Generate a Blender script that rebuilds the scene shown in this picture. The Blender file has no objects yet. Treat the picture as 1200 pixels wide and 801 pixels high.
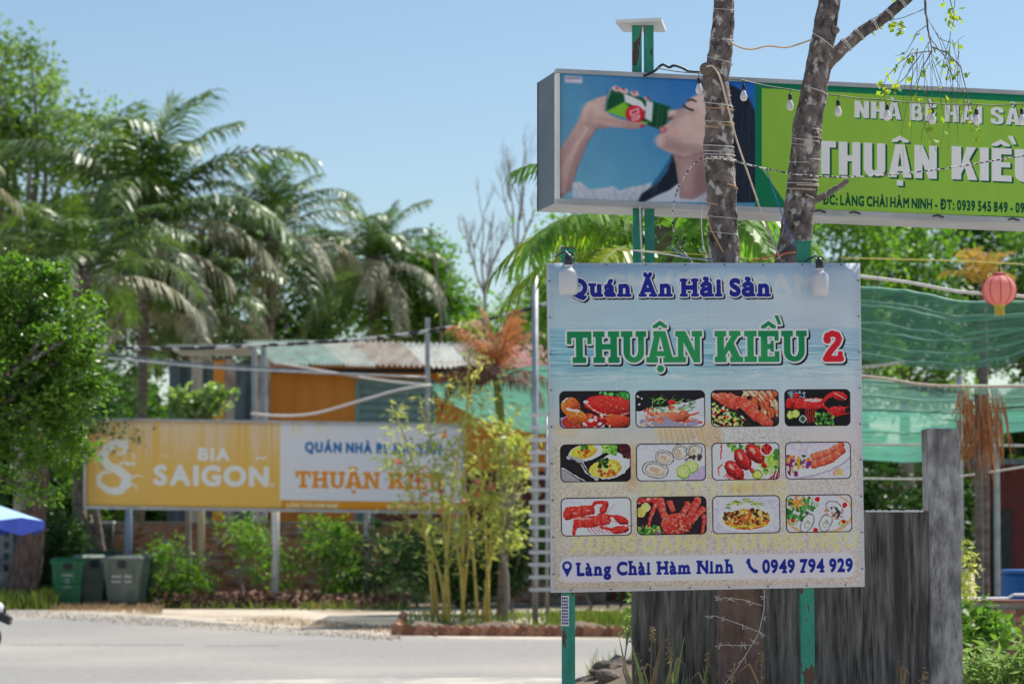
# Street corner with a seafood restaurant banner, a tall light box sign and a palm-lined road
import bpy, math, random
import numpy as np
from math import sin, cos, pi, radians, sqrt
from mathutils import Vector, Matrix

scene = bpy.context.scene
COL = scene.collection
random.seed(7)
rng = np.random.default_rng(7)

# ------------------------------------------------------------------ camera, sky, sun, exposure
F = 2833.0                     # focal length in photo pixels (85 mm, 36 mm film, 1200 px wide)
PITCH = math.atan(231.5 / F)
EYE = 1.55
cam_data = bpy.data.cameras.new('camera')
cam = bpy.data.objects.new('camera', cam_data)
COL.objects.link(cam)
cam.location = (0, 0, EYE)
cam.rotation_euler = (pi / 2 + PITCH, 0, 0)
cam_data.lens = 85
cam_data.sensor_width = 36
cam_data.clip_start = 0.1
cam_data.clip_end = 3000
cam_data.dof.use_dof = True
cam_data.dof.focus_distance = 13.9
cam_data.dof.aperture_fstop = 3.2
scene.camera = cam

SUN_EL, SUN_AZ = radians(57), radians(48)     # azimuth from +Y towards +X
world = bpy.data.worlds.new('World')
scene.world = world
world.use_nodes = True
wn = world.node_tree
sky = wn.nodes.new('ShaderNodeTexSky')
sky.sky_type = 'NISHITA'
sky.sun_disc = False
sky.sun_elevation = SUN_EL
sky.sun_rotation = SUN_AZ
sky.altitude = 0
sky.air_density = 1.25
sky.dust_density = 0.25
sky.ozone_density = 3.2
wn.links.new(sky.outputs[0], wn.nodes['Background'].inputs[0])
wn.nodes['Background'].inputs[1].default_value = 0.087
sd = bpy.data.lights.new('sun', 'SUN')
sd.energy = 5.0
sd.angle = radians(0.53)
sd.color = (1.0, 0.95, 0.86)
sun = bpy.data.objects.new('sun', sd)
COL.objects.link(sun)
sdir = Vector((sin(SUN_AZ) * cos(SUN_EL), cos(SUN_AZ) * cos(SUN_EL), sin(SUN_EL)))
sun.rotation_euler = sdir.to_track_quat('Z', 'Y').to_euler()
sun.location = (40, 40, 60)
scene.view_settings.view_transform = 'Standard'
scene.view_settings.look = 'None'
scene.view_settings.exposure = 0.45
scene.view_settings.gamma = 1
scene.cycles.max_bounces = 8
scene.cycles.transparent_max_bounces = 24
scene.cycles.use_denoising = True

_fwd = Vector((0, cos(PITCH), sin(PITCH)))
_up = Vector((0, -sin(PITCH), cos(PITCH)))


def P(px, py, d):
    """world point at distance d (world y) seen at pixel (px, py) of the photograph"""
    v = _fwd + Vector((1, 0, 0)) * ((px - 600) / F) + _up * ((400.5 - py) / F)
    v = v * (d / v.y)
    return Vector((v.x, v.y, v.z + EYE))


def G(px, py, z=0.0):
    """point on the ground at that pixel"""
    v = _fwd + Vector((1, 0, 0)) * ((px - 600) / F) + _up * ((400.5 - py) / F)
    v = v * ((z - EYE) / v.z)
    return Vector((v.x, v.y, z))


def GX(px, d, z=0.0):
    """ground point at distance d below/above the given pixel column"""
    p = P(px, 640, d)
    return Vector((p.x, d, z))


# ------------------------------------------------------------------ tagging
def tag(o, label=None, cat=None, group=None, kind=None):
    if label: o['label'] = label
    if cat: o['category'] = cat
    if group: o['group'] = group
    if kind: o['kind'] = kind
    return o


def empty(name, loc, label=None, cat=None, group=None, rz=0.0):
    o = bpy.data.objects.new(name, None)
    o.empty_display_size = 0.2
    COL.objects.link(o)
    o.location = loc
    o.rotation_euler = (0, 0, rz)
    return tag(o, label, cat, group)


def adopt(child, parent):
    """parent a world-placed object without moving it (parents only have location and z rotation)"""
    child.parent = parent
    M = Matrix.Identity(4); q = parent
    while q is not None:
        M = (q.matrix_parent_inverse if q.parent is not None else Matrix.Identity(4)) @ Matrix.LocRotScale(q.location, q.rotation_euler, q.scale) @ M
        q = q.parent
    child.matrix_parent_inverse = M.inverted()
    return child


# ------------------------------------------------------------------ mesh builder
class MB:
    def __init__(s):
        s.v = []; s.f = []

    def add(s, verts, faces):
        n = len(s.v)
        s.v.extend([tuple(p) for p in verts])
        s.f.extend([tuple(i + n for i in f) for f in faces])
        return s

    def box(s, x0, x1, y0, y1, z0, z1, M=None):
        vs = [Vector((x, y, z)) for z in (z0, z1) for y in (y0, y1) for x in (x0, x1)]
        if M is not None: vs = [M @ p for p in vs]
        return s.add(vs, [(0, 2, 3, 1), (4, 5, 7, 6), (0, 1, 5, 4), (2, 6, 7, 3), (0, 4, 6, 2), (1, 3, 7, 5)])

    def hexa(s, a):
        """8 points: 4 of the front (counter-clockwise seen from the front), 4 behind them"""
        return s.add(a, [(0, 1, 2, 3), (7, 6, 5, 4), (0, 4, 5, 1), (1, 5, 6, 2), (2, 6, 7, 3), (3, 7, 4, 0)])

    def tube(s, path, rad, n=8, cap=True, jitter=0.0, rnd=None):
        path = [Vector(p) for p in path]
        if not hasattr(rad, '__len__'): rad = [rad] * len(path)
        base = len(s.v)
        prev = None
        for i, p in enumerate(path):
            t = (path[min(i + 1, len(path) - 1)] - path[max(i - 1, 0)])
            if t.length < 1e-9: t = Vector((0, 0, 1))
            t.normalize()
            if prev is None:
                a = Vector((1, 0, 0)) if abs(t.x) < 0.8 else Vector((0, 1, 0))
                u = t.cross(a).normalized()
            else:
                u = (prev - t * prev.dot(t))
                u = u.normalized() if u.length > 1e-6 else t.orthogonal().normalized()
            prev = u
            w = t.cross(u)
            for k in range(n):
                a = 2 * pi * k / n
                r = rad[i] * (1 + (jitter * (rnd.random() - .5) * 2 if jitter else 0))
                s.v.append(tuple(p + u * (r * cos(a)) + w * (r * sin(a))))
        for i in range(len(path) - 1):
            for k in range(n):
                a = base + i * n + k; b = base + i * n + (k + 1) % n
                s.f.append((a, b, b + n, a + n))
        if cap:
            s.f.append(tuple(base + k for k in range(n))[::-1])
            e = base + (len(path) - 1) * n
            s.f.append(tuple(e + k for k in range(n)))
        return s

    def lathe(s, prof, c, n=16, axis='z', M=None):
        c = Vector(c); base = len(s.v)
        for (r, h) in prof:
            for k in range(n):
                a = 2 * pi * k / n
                if axis == 'z': p = Vector((r * cos(a), r * sin(a), h))
                elif axis == 'x': p = Vector((h, r * cos(a), r * sin(a)))
                else: p = Vector((r * cos(a), h, r * sin(a)))
                if M is not None: p = M @ p
                s.v.append(tuple(c + p))
        for i in range(len(prof) - 1):
            for k in range(n):
                a = base + i * n + k; b = base + i * n + (k + 1) % n
                s.f.append((a, b, b + n, a + n))
        s.f.append(tuple(base + k for k in range(n))[::-1])
        e = base + (len(prof) - 1) * n
        s.f.append(tuple(e + k for k in range(n)))
        return s

    def mesh(s, name, mat, smooth=False):
        me = bpy.data.meshes.new(name)
        me.from_pydata(s.v, [], s.f)
        if mat: me.materials.append(mat)
        if smooth: me.shade_smooth()
        me.update()
        return me

    def build(s, name, mat, parent=None, smooth=False):
        o = bpy.data.objects.new(name, s.mesh(name, mat, smooth))
        COL.objects.link(o)
        if parent is not None: adopt(o, parent)
        return o


def place_mesh(name, me, parent=None, loc=(0, 0, 0), rot=(0, 0, 0), scale=(1, 1, 1)):
    """instance of shared mesh data, local to its parent"""
    o = bpy.data.objects.new(name, me)
    COL.objects.link(o)
    o.parent = parent
    o.location = loc; o.rotation_euler = rot; o.scale = scale
    return o


def np_mesh(name, V, Q, mat, smooth=False):
    """mesh from numpy arrays: V (n,3), Q (m,k)"""
    me = bpy.data.meshes.new(name)
    m, k = Q.shape
    me.vertices.add(len(V)); me.vertices.foreach_set('co', V.astype(np.float32).ravel())
    me.loops.add(m * k); me.loops.foreach_set('vertex_index', Q.astype(np.int32).ravel())
    me.polygons.add(m)
    me.polygons.foreach_set('loop_start', np.arange(0, m * k, k, dtype=np.int32))
    me.polygons.foreach_set('loop_total', np.full(m, k, dtype=np.int32))
    me.materials.append(mat)
    me.update(calc_edges=True)
    me.validate()
    if smooth: me.shade_smooth()
    return me


def link_mesh(name, me, parent=None):
    o = bpy.data.objects.new(name, me)
    COL.objects.link(o)
    if parent is not None: adopt(o, parent)
    return o


def dup(root, loc, rz=None, label=None):
    r = root.copy(); COL.objects.link(r); r.location = loc
    if rz is not None: r.rotation_euler = (0, 0, rz)
    if label: r['label'] = label
    for ch in list(root.children):
        c = ch.copy(); COL.objects.link(c); c.parent = r
        for g in ch.children:
            d = g.copy(); COL.objects.link(d); d.parent = c
    return r


# ------------------------------------------------------------------ materials
_mats = {}


def mat(name, c1, c2=None, scale=4.0, rough=0.75, metal=0.0, bump=0.0, bscale=None, stretch=(1, 1, 1), detail=6.0,
        lo=0.35, hi=0.65, spec=0.5, c3=None, s3=2.0, t3=(0.55, 0.62), coat=0.0):
    if name in _mats: return _mats[name]
    m = bpy.data.materials.new(name); m.use_nodes = True
    nt = m.node_tree; N = nt.nodes; L = nt.links
    b = N['Principled BSDF']
    b.inputs['Roughness'].default_value = rough
    b.inputs['Metallic'].default_value = metal
    b.inputs['Specular IOR Level'].default_value = spec
    b.inputs['Coat Weight'].default_value = coat
    tc = N.new('ShaderNodeTexCoord'); mp = N.new('ShaderNodeMapping')
    mp.inputs['Scale'].default_value = stretch
    L.new(tc.outputs['Object'], mp.inputs['Vector'])
    if c2 is None:
        c2 = tuple(min(1, x * 1.18) for x in c1); c1 = tuple(x * 0.84 for x in c1)
    nz = N.new('ShaderNodeTexNoise'); nz.inputs['Scale'].default_value = scale; nz.inputs['Detail'].default_value = detail
    nz.inputs['Roughness'].default_value = 0.6
    L.new(mp.outputs[0], nz.inputs['Vector'])
    cr = N.new('ShaderNodeValToRGB')
    cr.color_ramp.elements[0].position = lo; cr.color_ramp.elements[1].position = hi
    cr.color_ramp.elements[0].color = (*c1, 1); cr.color_ramp.elements[1].color = (*c2, 1)
    L.new(nz.outputs['Fac'], cr.inputs[0])
    out = cr.outputs[0]
    if c3 is not None:
        n3 = N.new('ShaderNodeTexNoise'); n3.inputs['Scale'].default_value = s3; n3.inputs['Detail'].default_value = 5
        L.new(mp.outputs[0], n3.inputs['Vector'])
        r3 = N.new('ShaderNodeValToRGB')
        r3.color_ramp.elements[0].position = t3[0]; r3.color_ramp.elements[1].position = t3[1]
        L.new(n3.outputs['Fac'], r3.inputs[0])
        mx = N.new('ShaderNodeMix'); mx.data_type = 'RGBA'
        L.new(r3.outputs[0], mx.inputs[0]); L.new(out, mx.inputs[6]); mx.inputs[7].default_value = (*c3, 1)
        out = mx.outputs[2]
    L.new(out, b.inputs['Base Color'])
    if bump:
        nb = N.new('ShaderNodeTexNoise'); nb.inputs['Scale'].default_value = bscale or scale * 4; nb.inputs['Detail'].default_value = 6
        L.new(mp.outputs[0], nb.inputs['Vector'])
        bp = N.new('ShaderNodeBump'); bp.inputs['Strength'].default_value = bump; bp.inputs['Distance'].default_value = 0.02
        L.new(nb.outputs['Fac'], bp.inputs['Height']); L.new(bp.outputs[0], b.inputs['Normal'])
    _mats[name] = m
    return m


def leaf_mat(name, c1, c2, trans, scale=1.2, rough=0.45, tw=0.42, spec=0.32, c3=None):
    """leaf: reflecting blade plus light passing through it"""
    if name in _mats: return _mats[name]
    m = bpy.data.materials.new(name); m.use_nodes = True
    nt = m.node_tree; N = nt.nodes; L = nt.links
    b = N['Principled BSDF']; b.inputs['Roughness'].default_value = rough; b.inputs['Specular IOR Level'].default_value = spec
    tc = N.new('ShaderNodeTexCoord')
    nz = N.new('ShaderNodeTexNoise'); nz.inputs['Scale'].default_value = scale; nz.inputs['Detail'].default_value = 7
    nz.inputs['Roughness'].default_value = 0.75
    L.new(tc.outputs['Object'], nz.inputs['Vector'])
    cr = N.new('ShaderNodeValToRGB')
    cr.color_ramp.elements[0].position = .38; cr.color_ramp.elements[1].position = .62
    cr.color_ramp.elements[0].color = (*c1, 1); cr.color_ramp.elements[1].color = (*c2, 1)
    if c3 is not None:
        e = cr.color_ramp.elements.new(.74); e.color = (*c3, 1)
    L.new(nz.outputs['Fac'], cr.inputs[0]); L.new(cr.outputs[0], b.inputs['Base Color'])
    t = N.new('ShaderNodeBsdfTranslucent')
    mul = N.new('ShaderNodeMix'); mul.data_type = 'RGBA'; mul.blend_type = 'MULTIPLY'; mul.inputs[0].default_value = 1
    L.new(cr.outputs[0], mul.inputs[6]); mul.inputs[7].default_value = (*trans, 1)
    L.new(mul.outputs[2], t.inputs['Color'])
    ms = N.new('ShaderNodeMixShader'); ms.inputs[0].default_value = tw
    L.new(b.outputs[0], ms.inputs[1]); L.new(t.outputs[0], ms.inputs[2])
    L.new(ms.outputs[0], N['Material Output'].inputs[0])
    _mats[name] = m
    return m


def net_mat(name, col, clear=0.35, scale=40, tcol=1.4):
    m = bpy.data.materials.new(name); m.use_nodes = True
    nt = m.node_tree; N = nt.nodes; L = nt.links
    b = N['Principled BSDF']; b.inputs['Base Color'].default_value = (*col, 1); b.inputs['Roughness'].default_value = .5
    t = N.new('ShaderNodeBsdfTranslucent'); t.inputs['Color'].default_value = (*[min(1, c * tcol) for c in col], 1)
    ms = N.new('ShaderNodeMixShader'); ms.inputs[0].default_value = .6
    L.new(b.outputs[0], ms.inputs[1]); L.new(t.outputs[0], ms.inputs[2])
    tr = N.new('ShaderNodeBsdfTransparent')
    m2 = N.new('ShaderNodeMixShader')
    tc = N.new('ShaderNodeTexCoord'); nz = N.new('ShaderNodeTexNoise'); nz.inputs['Scale'].default_value = scale
    nz.inputs['Detail'].default_value = 7
    mp = N.new('ShaderNodeMapping'); mp.inputs['Scale'].default_value = (.5, 3.5, 3.5); L.new(tc.outputs['Object'], mp.inputs[0]); L.new(mp.outputs[0], nz.inputs['Vector'])
    mr = N.new('ShaderNodeMapRange'); mr.inputs[1].default_value = .35; mr.inputs[2].default_value = .65
    mr.inputs[3].default_value = max(0, clear - .25); mr.inputs[4].default_value = clear + .25
    L.new(nz.outputs['Fac'], mr.inputs[0]); L.new(mr.outputs[0], m2.inputs[0])
    L.new(ms.outputs[0], m2.inputs[1]); L.new(tr.outputs[0], m2.inputs[2])
    L.new(m2.outputs[0], N['Material Output'].inputs[0])
    return m


# ------------------------------------------------------------------ print painter (flat artwork of the signs)
def hexc(r, g, b): return np.array([r, g, b], dtype=np.float32) / 255.0


def vnoise(h, w, cell, seed=0):
    r = np.random.default_rng(seed)
    ch, cw = cell if hasattr(cell, '__len__') else (cell, cell)
    gh, gw = int(h / ch) + 3, int(w / cw) + 3
    g = r.random((gh, gw)).astype(np.float32)
    y = np.arange(h) / ch; x = np.arange(w) / cw
    yi = y.astype(int); xi = x.astype(int)
    fy = (y - yi)[:, None]; fx = (x - xi)[None, :]
    fy = fy * fy * (3 - 2 * fy); fx = fx * fx * (3 - 2 * fx)
    a = g[yi][:, xi]; b = g[yi][:, xi + 1]; c = g[yi + 1][:, xi]; d = g[yi + 1][:, xi + 1]
    return (a * (1 - fx) + b * fx) * (1 - fy) + (c * (1 - fx) + d * fx) * fy


class Canvas:
    """an RGB picture painted in units of photo pixels"""
    def __init__(s, x0, y0, x1, y1, k):
        s.x0, s.y0, s.k = x0, y0, k
        s.W = int(round((x1 - x0) * k)); s.H = int(round((y1 - y0) * k))
        s.a = np.ones((s.H, s.W, 3), dtype=np.float32)

    def _bb(s, xa, ya, xb, yb):
        i0 = max(0, int(ya) - 1); i1 = min(s.H, int(yb) + 2); j0 = max(0, int(xa) - 1); j1 = min(s.W, int(xb) + 2)
        return i0, i1, j0, j1

    def blend(s, i0, i1, j0, j1, m, color, alpha):
        if i1 <= i0 or j1 <= j0: return
        m = np.clip(m, 0, 1)[..., None] * alpha
        s.a[i0:i1, j0:j1] = s.a[i0:i1, j0:j1] * (1 - m) + np.asarray(color, dtype=np.float32) * m

    def mask(s, m, color, alpha=1.0):
        s.blend(0, s.H, 0, s.W, m, color, alpha)

    def ell(s, cx, cy, rx, ry, color, rot=0, alpha=1, soft=.4, lit=0.0):
        k = s.k; X = (cx - s.x0) * k; Y = (cy - s.y0) * k; R = (max(rx, ry) + soft) * k
        i0, i1, j0, j1 = s._bb(X - R, Y - R, X + R, Y + R)
        if i1 <= i0 or j1 <= j0: return
        yy, xx = np.mgrid[i0:i1, j0:j1]
        c, q = cos(radians(rot)), sin(radians(rot))
        u = ((xx - X) * c + (yy - Y) * q) / (rx * k); v = (-(xx - X) * q + (yy - Y) * c) / (ry * k)
        d = np.sqrt(u * u + v * v)
        m = (1 - d) * min(rx, ry) / max(soft, .05) + .5
        col = np.asarray(color, dtype=np.float32)
        if lit:
            sh = 1 + lit * (-(u * .5 + v * .8))
            col = np.clip(col[None, None] * sh[..., None], 0, 1)
        s.blend(i0, i1, j0, j1, m, col, alpha)

    def polymask(s, pts):
        """even-odd fill with sub-row antialiasing left to the final scaling"""
        k = s.k
        p = [((x - s.x0) * k, (y - s.y0) * k) for x, y in pts]
        xs = [q[0] for q in p]; ys = [q[1] for q in p]
        i0, i1, j0, j1 = s._bb(min(xs), min(ys), max(xs), max(ys))
        if i1 <= i0 or j1 <= j0: return None
        yy, xx = np.mgrid[i0:i1, j0:j1]
        ins = np.zeros(yy.shape, dtype=bool)
        n = len(p)
        for a in range(n):
            (xa, ya), (xb, yb) = p[a], p[(a + 1) % n]
            if ya == yb: continue
            c = ((yy < ya) != (yy < yb)) & (xx < (xb - xa) * (yy - ya) / (yb - ya) + xa)
            ins ^= c
        return i0, i1, j0, j1, ins.astype(np.float32)

    def poly(s, pts, color, alpha=1, grad=None, noise=0.0, seed=1):
        r = s.polymask(pts)
        if r is None: return
        i0, i1, j0, j1, m = r
        col = np.asarray(color, dtype=np.float32)
        if grad is not None:
            t = np.linspace(0, 1, i1 - i0)[:, None, None]
            col = col * (1 - t) + np.asarray(grad, dtype=np.float32) * t
            col = np.broadcast_to(col, m.shape + (3,))
        if noise:
            z = vnoise(i1 - i0, j1 - j0, 2.2 * s.k, seed) - .5
            col = np.clip(col * (1 + noise * z[..., None] * 2), 0, 1)
        s.blend(i0, i1, j0, j1, m, col, alpha)

    def line(s, pts, w, color, alpha=1, w1=None):
        k = s.k
        w1 = w if w1 is None else w1
        p = [((x - s.x0) * k, (y - s.y0) * k) for x, y in pts]
        xs = [q[0] for q in p]; ys = [q[1] for q in p]; R = max(w, w1) * k
        i0, i1, j0, j1 = s._bb(min(xs) - R, min(ys) - R, max(xs) + R, max(ys) + R)
        if i1 <= i0 or j1 <= j0: return
        yy, xx = np.mgrid[i0:i1, j0:j1].astype(np.float32)
        m = np.zeros(yy.shape, dtype=np.float32)
        n = len(p) - 1
        for a in range(n):
            (xa, ya), (xb, yb) = p[a], p[a + 1]
            dx, dy = xb - xa, yb - ya; L2 = max(dx * dx + dy * dy, 1e-6)
            t = np.clip(((xx - xa) * dx + (yy - ya) * dy) / L2, 0, 1)
            d = np.hypot(xx - xa - t * dx, yy - ya - t * dy)
            ww = (w + (w1 - w) * (a + t) / n) * k / 2
            m = np.maximum(m, ww - d + .5)
        s.blend(i0, i1, j0, j1, m, color, alpha)

    def spots(s, n, box, r, cols, seed=0, alpha=.9, inside=None, stretch=1.6):
        q = random.Random(seed)
        for _ in range(n):
            x = q.uniform(box[0], box[2]); y = q.uniform(box[1], box[3])
            if inside is not None and not inside(x, y): continue
            rr = q.uniform(r[0], r[1])
            s.ell(x, y, rr * q.uniform(1, stretch), rr, cols[q.randrange(len(cols))], rot=q.uniform(0, 180), alpha=alpha, soft=.5)

    def warp(s, amp, cell, seed=0):
        """push the pixels about a little so that drawn outlines turn irregular"""
        k = s.k
        dy = (vnoise(s.H, s.W, cell * k, seed) - .5) * amp * k * 2; dx = (vnoise(s.H, s.W, cell * k, seed + 1) - .5) * amp * k * 2
        yy, xx = np.mgrid[0:s.H, 0:s.W]
        s.a = s.a[np.clip(yy + dy, 0, s.H - 1).astype(int), np.clip(xx + dx, 0, s.W - 1).astype(int)]

    def blur(s, r, x1=None, rep=2):
        """soften like a printed photograph, left of canvas column x1"""
        x1 = s.W if x1 is None else x1
        b = s.a[:, :x1].copy()
        for _ in range(rep):
            for ax in (0, 1):
                p = np.pad(b, [(r, r) if q == ax else (0, 0) for q in range(3)], mode='edge')
                c = np.cumsum(np.concatenate([np.zeros_like(p[:1]) if ax == 0 else np.zeros_like(p[:, :1]), p], axis=ax), axis=ax)
                b = (c[2 * r + 1:] - c[:-(2 * r + 1)]) / (2 * r + 1) if ax == 0 else (c[:, 2 * r + 1:] - c[:, :-(2 * r + 1)]) / (2 * r + 1)
        s.a[:, :x1] = b

    def image(s, name, gain=1.0):
        a = s.a
        if gain != 1.0:                      # gain in linear light
            lin = np.where(a <= .04045, a / 12.92, ((a + .055) / 1.055) ** 2.4) * gain
            lin = np.clip(lin, 0, .86)
            a = np.where(lin <= .0031308, lin * 12.92, 1.055 * lin ** (1 / 2.4) - .055)
        im = bpy.data.images.new(name, s.W, s.H)
        buf = np.ones((s.H, s.W, 4), dtype=np.float32); buf[..., :3] = a[::-1]
        im.pixels.foreach_set(buf.ravel())
        im.update(); im.pack()
        return im


def dilate(m, r):
    """grow a 0/1 mask by r pixels (round brush)"""
    r = int(round(r))
    if r <= 0: return m
    out = m.copy()
    H, W = m.shape
    for dy in range(-r, r + 1):
        w = int(sqrt(r * r - dy * dy))
        if dy > 0: src = m[:-dy]; dst = slice(dy, H)
        elif dy < 0: src = m[-dy:]; dst = slice(0, H + dy)
        else: src = m; dst = slice(0, H)
        c = np.cumsum(np.pad(src, ((0, 0), (w + 1, w))), axis=1)
        box = (c[:, 2 * w + 1:] - c[:, :-(2 * w + 1)]) > .5
        box = box[:, :W]
        out[dst] = np.maximum(out[dst], box.astype(m.dtype))
    return out


def dilate_sq(m, r):
    """grow a mask with a square brush (keeps corners sharp)"""
    for ax in (0, 1):
        c = np.cumsum(np.pad(m, [(r + 1, r) if a == ax else (0, 0) for a in (0, 1)]), axis=ax)
        d = c[2 * r + 1:] - c[:-(2 * r + 1)] if ax == 0 else c[:, 2 * r + 1:] - c[:, :-(2 * r + 1)]
        m = (d > .5).astype(np.float32)[:m.shape[0], :m.shape[1]]
    return m


def shift(m, dx, dy):
    out = np.zeros_like(m); H, W = m.shape
    dx = int(round(dx)); dy = int(round(dy))
    out[max(0, dy):H + min(0, dy), max(0, dx):W + min(0, dx)] = m[max(0, -dy):H - max(0, dy), max(0, -dx):W - max(0, dx)]
    return out


def glyph_mask(text, cap, xs=1.0):
    """raster of a text in the built-in face, cap height in pixels; returns mask, baseline row"""
    cu = bpy.data.curves.new('tmp', 'FONT'); cu.body = text; cu.size = 1.0
    ob = bpy.data.objects.new('tmp', cu); COL.objects.link(ob)
    dg = bpy.context.evaluated_depsgraph_get(); dg.update()
    me = ob.evaluated_get(dg).to_mesh()
    me.calc_loop_triangles()
    V = np.array([v.co[:2] for v in me.vertices], dtype=np.float32).reshape(-1, 2)
    T = np.array([t.vertices[:] for t in me.loop_triangles], dtype=int).reshape(-1, 3)
    ob.evaluated_get(dg).to_mesh_clear()
    bpy.data.objects.remove(ob); bpy.data.curves.remove(cu)
    if len(V) == 0: return np.zeros((4, int(cap * .3)), np.float32), 2
    sc = cap / 0.69
    V = V * [sc * xs, sc]
    pad = int(cap * .45) + 3
    x0 = V[:, 0].min(); ymax = V[:, 1].max(); ymin = V[:, 1].min()
    W = int(V[:, 0].max() - x0) + 2 * pad; H = int(ymax - ymin) + 2 * pad
    m = np.zeros((H, W), np.float32)
    X = V[:, 0] - x0 + pad; Y = ymax - V[:, 1] + pad
    for a, b, c in T:
        xa, ya, xb, yb, xc, yc = X[a], Y[a], X[b], Y[b], X[c], Y[c]
        j0, j1 = int(min(xa, xb, xc)), int(max(xa, xb, xc)) + 2
        i0, i1 = int(min(ya, yb, yc)), int(max(ya, yb, yc)) + 2
        yy, xx = np.mgrid[i0:i1, j0:j1]
        e1 = (xb - xa) * (yy - ya) - (yb - ya) * (xx - xa)
        e2 = (xc - xb) * (yy - yb) - (yc - yb) * (xx - xb)
        e3 = (xa - xc) * (yy - yc) - (ya - yc) * (xx - xc)
        ins = ((e1 >= 0) & (e2 >= 0) & (e3 >= 0)) | ((e1 <= 0) & (e2 <= 0) & (e3 <= 0))
        m[i0:i1, j0:j1] = np.maximum(m[i0:i1, j0:j1], ins)
    return m, int(ymax + pad)


_SB = dict(T=2, H=2, N=1, A=2, K=2, I=2, E=1, h=2, n=2, m=2, i=2, r=2, L=1, u=3, a=3, k=2, l=2, P=2)
_SB['4'] = 2; _SB['7'] = 2
_ST = dict(H=2, U=2, K=2, I=2, N=1, E=1, L=2, n=1, m=1, u=1, r=1, h=1, l=1)
_BASE = {'Ậ': 'A', 'Ă': 'A', 'Ề': 'E', 'á': 'a', 'à': 'a', 'ả': 'a', 'Ả': 'A', 'À': 'A'}


def slab_word(text, cap, bold, xs=1.0, gap=.16, wgap=.5):
    """word set with slab serifs added to the stems; returns mask, baseline row"""
    parts = []; base = int(cap * 1.9); H = int(cap * 2.6); x = int(cap * .3)
    tot = np.zeros((H, int(cap * (len(text) * 1.1 + 2))), np.float32)
    for ch in text:
        if ch == ' ': x += int(cap * wgap); continue
        m, bl = glyph_mask(ch, cap - bold, xs)
        m = dilate(m, bold)
        cols = np.where(m.any(0))[0]; c0, c1 = cols[0], cols[-1]
        ext = int(cap * .1) + 1; st = max(2, int(cap * .17))
        m = np.pad(m, ((0, 0), (ext, ext)))
        b = _BASE.get(ch, ch)
        low = b in 'nmiuraà'
        top = bl - (int(cap * .70) if low else (int(cap * 1.02) if b in 'hl' else cap - bold)) - (0 if low else bold // 2)

        def add(y0, y1, row, mode):
            r = m[row]; d = np.diff(np.concatenate([[0], r, [0]])); s_ = np.where(d > 0)[0]; e_ = np.where(d < 0)[0]
            runs = [(a_, b_) for a_, b_ in zip(s_, e_) if b_ - a_ < cap * .5]
            if mode == 3: runs = runs[-1:]
            if mode == 1: runs = runs[:1]
            for a_, b_ in runs:
                l = ext if mode in (1, 2) else 0
                rr = ext if mode in (2, 3) or True else 0
                m[y0:y1, max(0, a_ - l):b_ + rr] = 1
        if b in _SB: add(bl - st + bold, bl + bold, bl - st - 1, _SB[b])
        if b in _ST: add(top, top + st, top + st + 2, _ST[b])
        cols = np.where(m.any(0))[0]; c0, c1 = cols[0], cols[-1]
        g = m[:, c0:c1 + 1]
        y0 = base - bl
        a0 = max(0, y0); g2 = g[a0 - y0:, :]
        g2 = g2[:H - a0]
        tot[a0:a0 + g2.shape[0], x:x + g2.shape[1]] = np.maximum(tot[a0:a0 + g2.shape[0], x:x + g2.shape[1]], g2)
        x += g2.shape[1] + int(cap * gap * .45)
    return tot[:, :x + int(cap * .3)], base


def sans_word(text, cap, bold, xs=1.0, gap=.10, wgap=.30, sq=False):
    """bold condensed setting: every letter thickened on its own, then set side by side"""
    tot = np.zeros((int(cap * 2.6), int(cap * (len(text) * 1.6 * xs + 2))), np.float32); base = int(cap * 1.9); x = 4
    for ch in text:
        if ch == ' ': x += int(cap * wgap); continue
        m, bl = glyph_mask(ch, cap - 2 * bold, xs)
        m = dilate_sq(m, bold) if sq else dilate(m, bold)
        m, _ = fit(m, bl)
        y0 = base - bl - bold; a0 = max(0, y0); g = m[a0 - y0:][:tot.shape[0] - a0]
        w = min(g.shape[1], tot.shape[1] - x)
        tot[a0:a0 + g.shape[0], x:x + w] = np.maximum(tot[a0:a0 + g.shape[0], x:x + w], g[:, :w])
        x += g.shape[1] + int(cap * gap)
    return tot[:, :x + 4], base


def fit(m, bl, W=None):
    cols = np.where(m.any(0))[0]
    return m[:, cols[0]:cols[-1] + 1], bl


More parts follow.
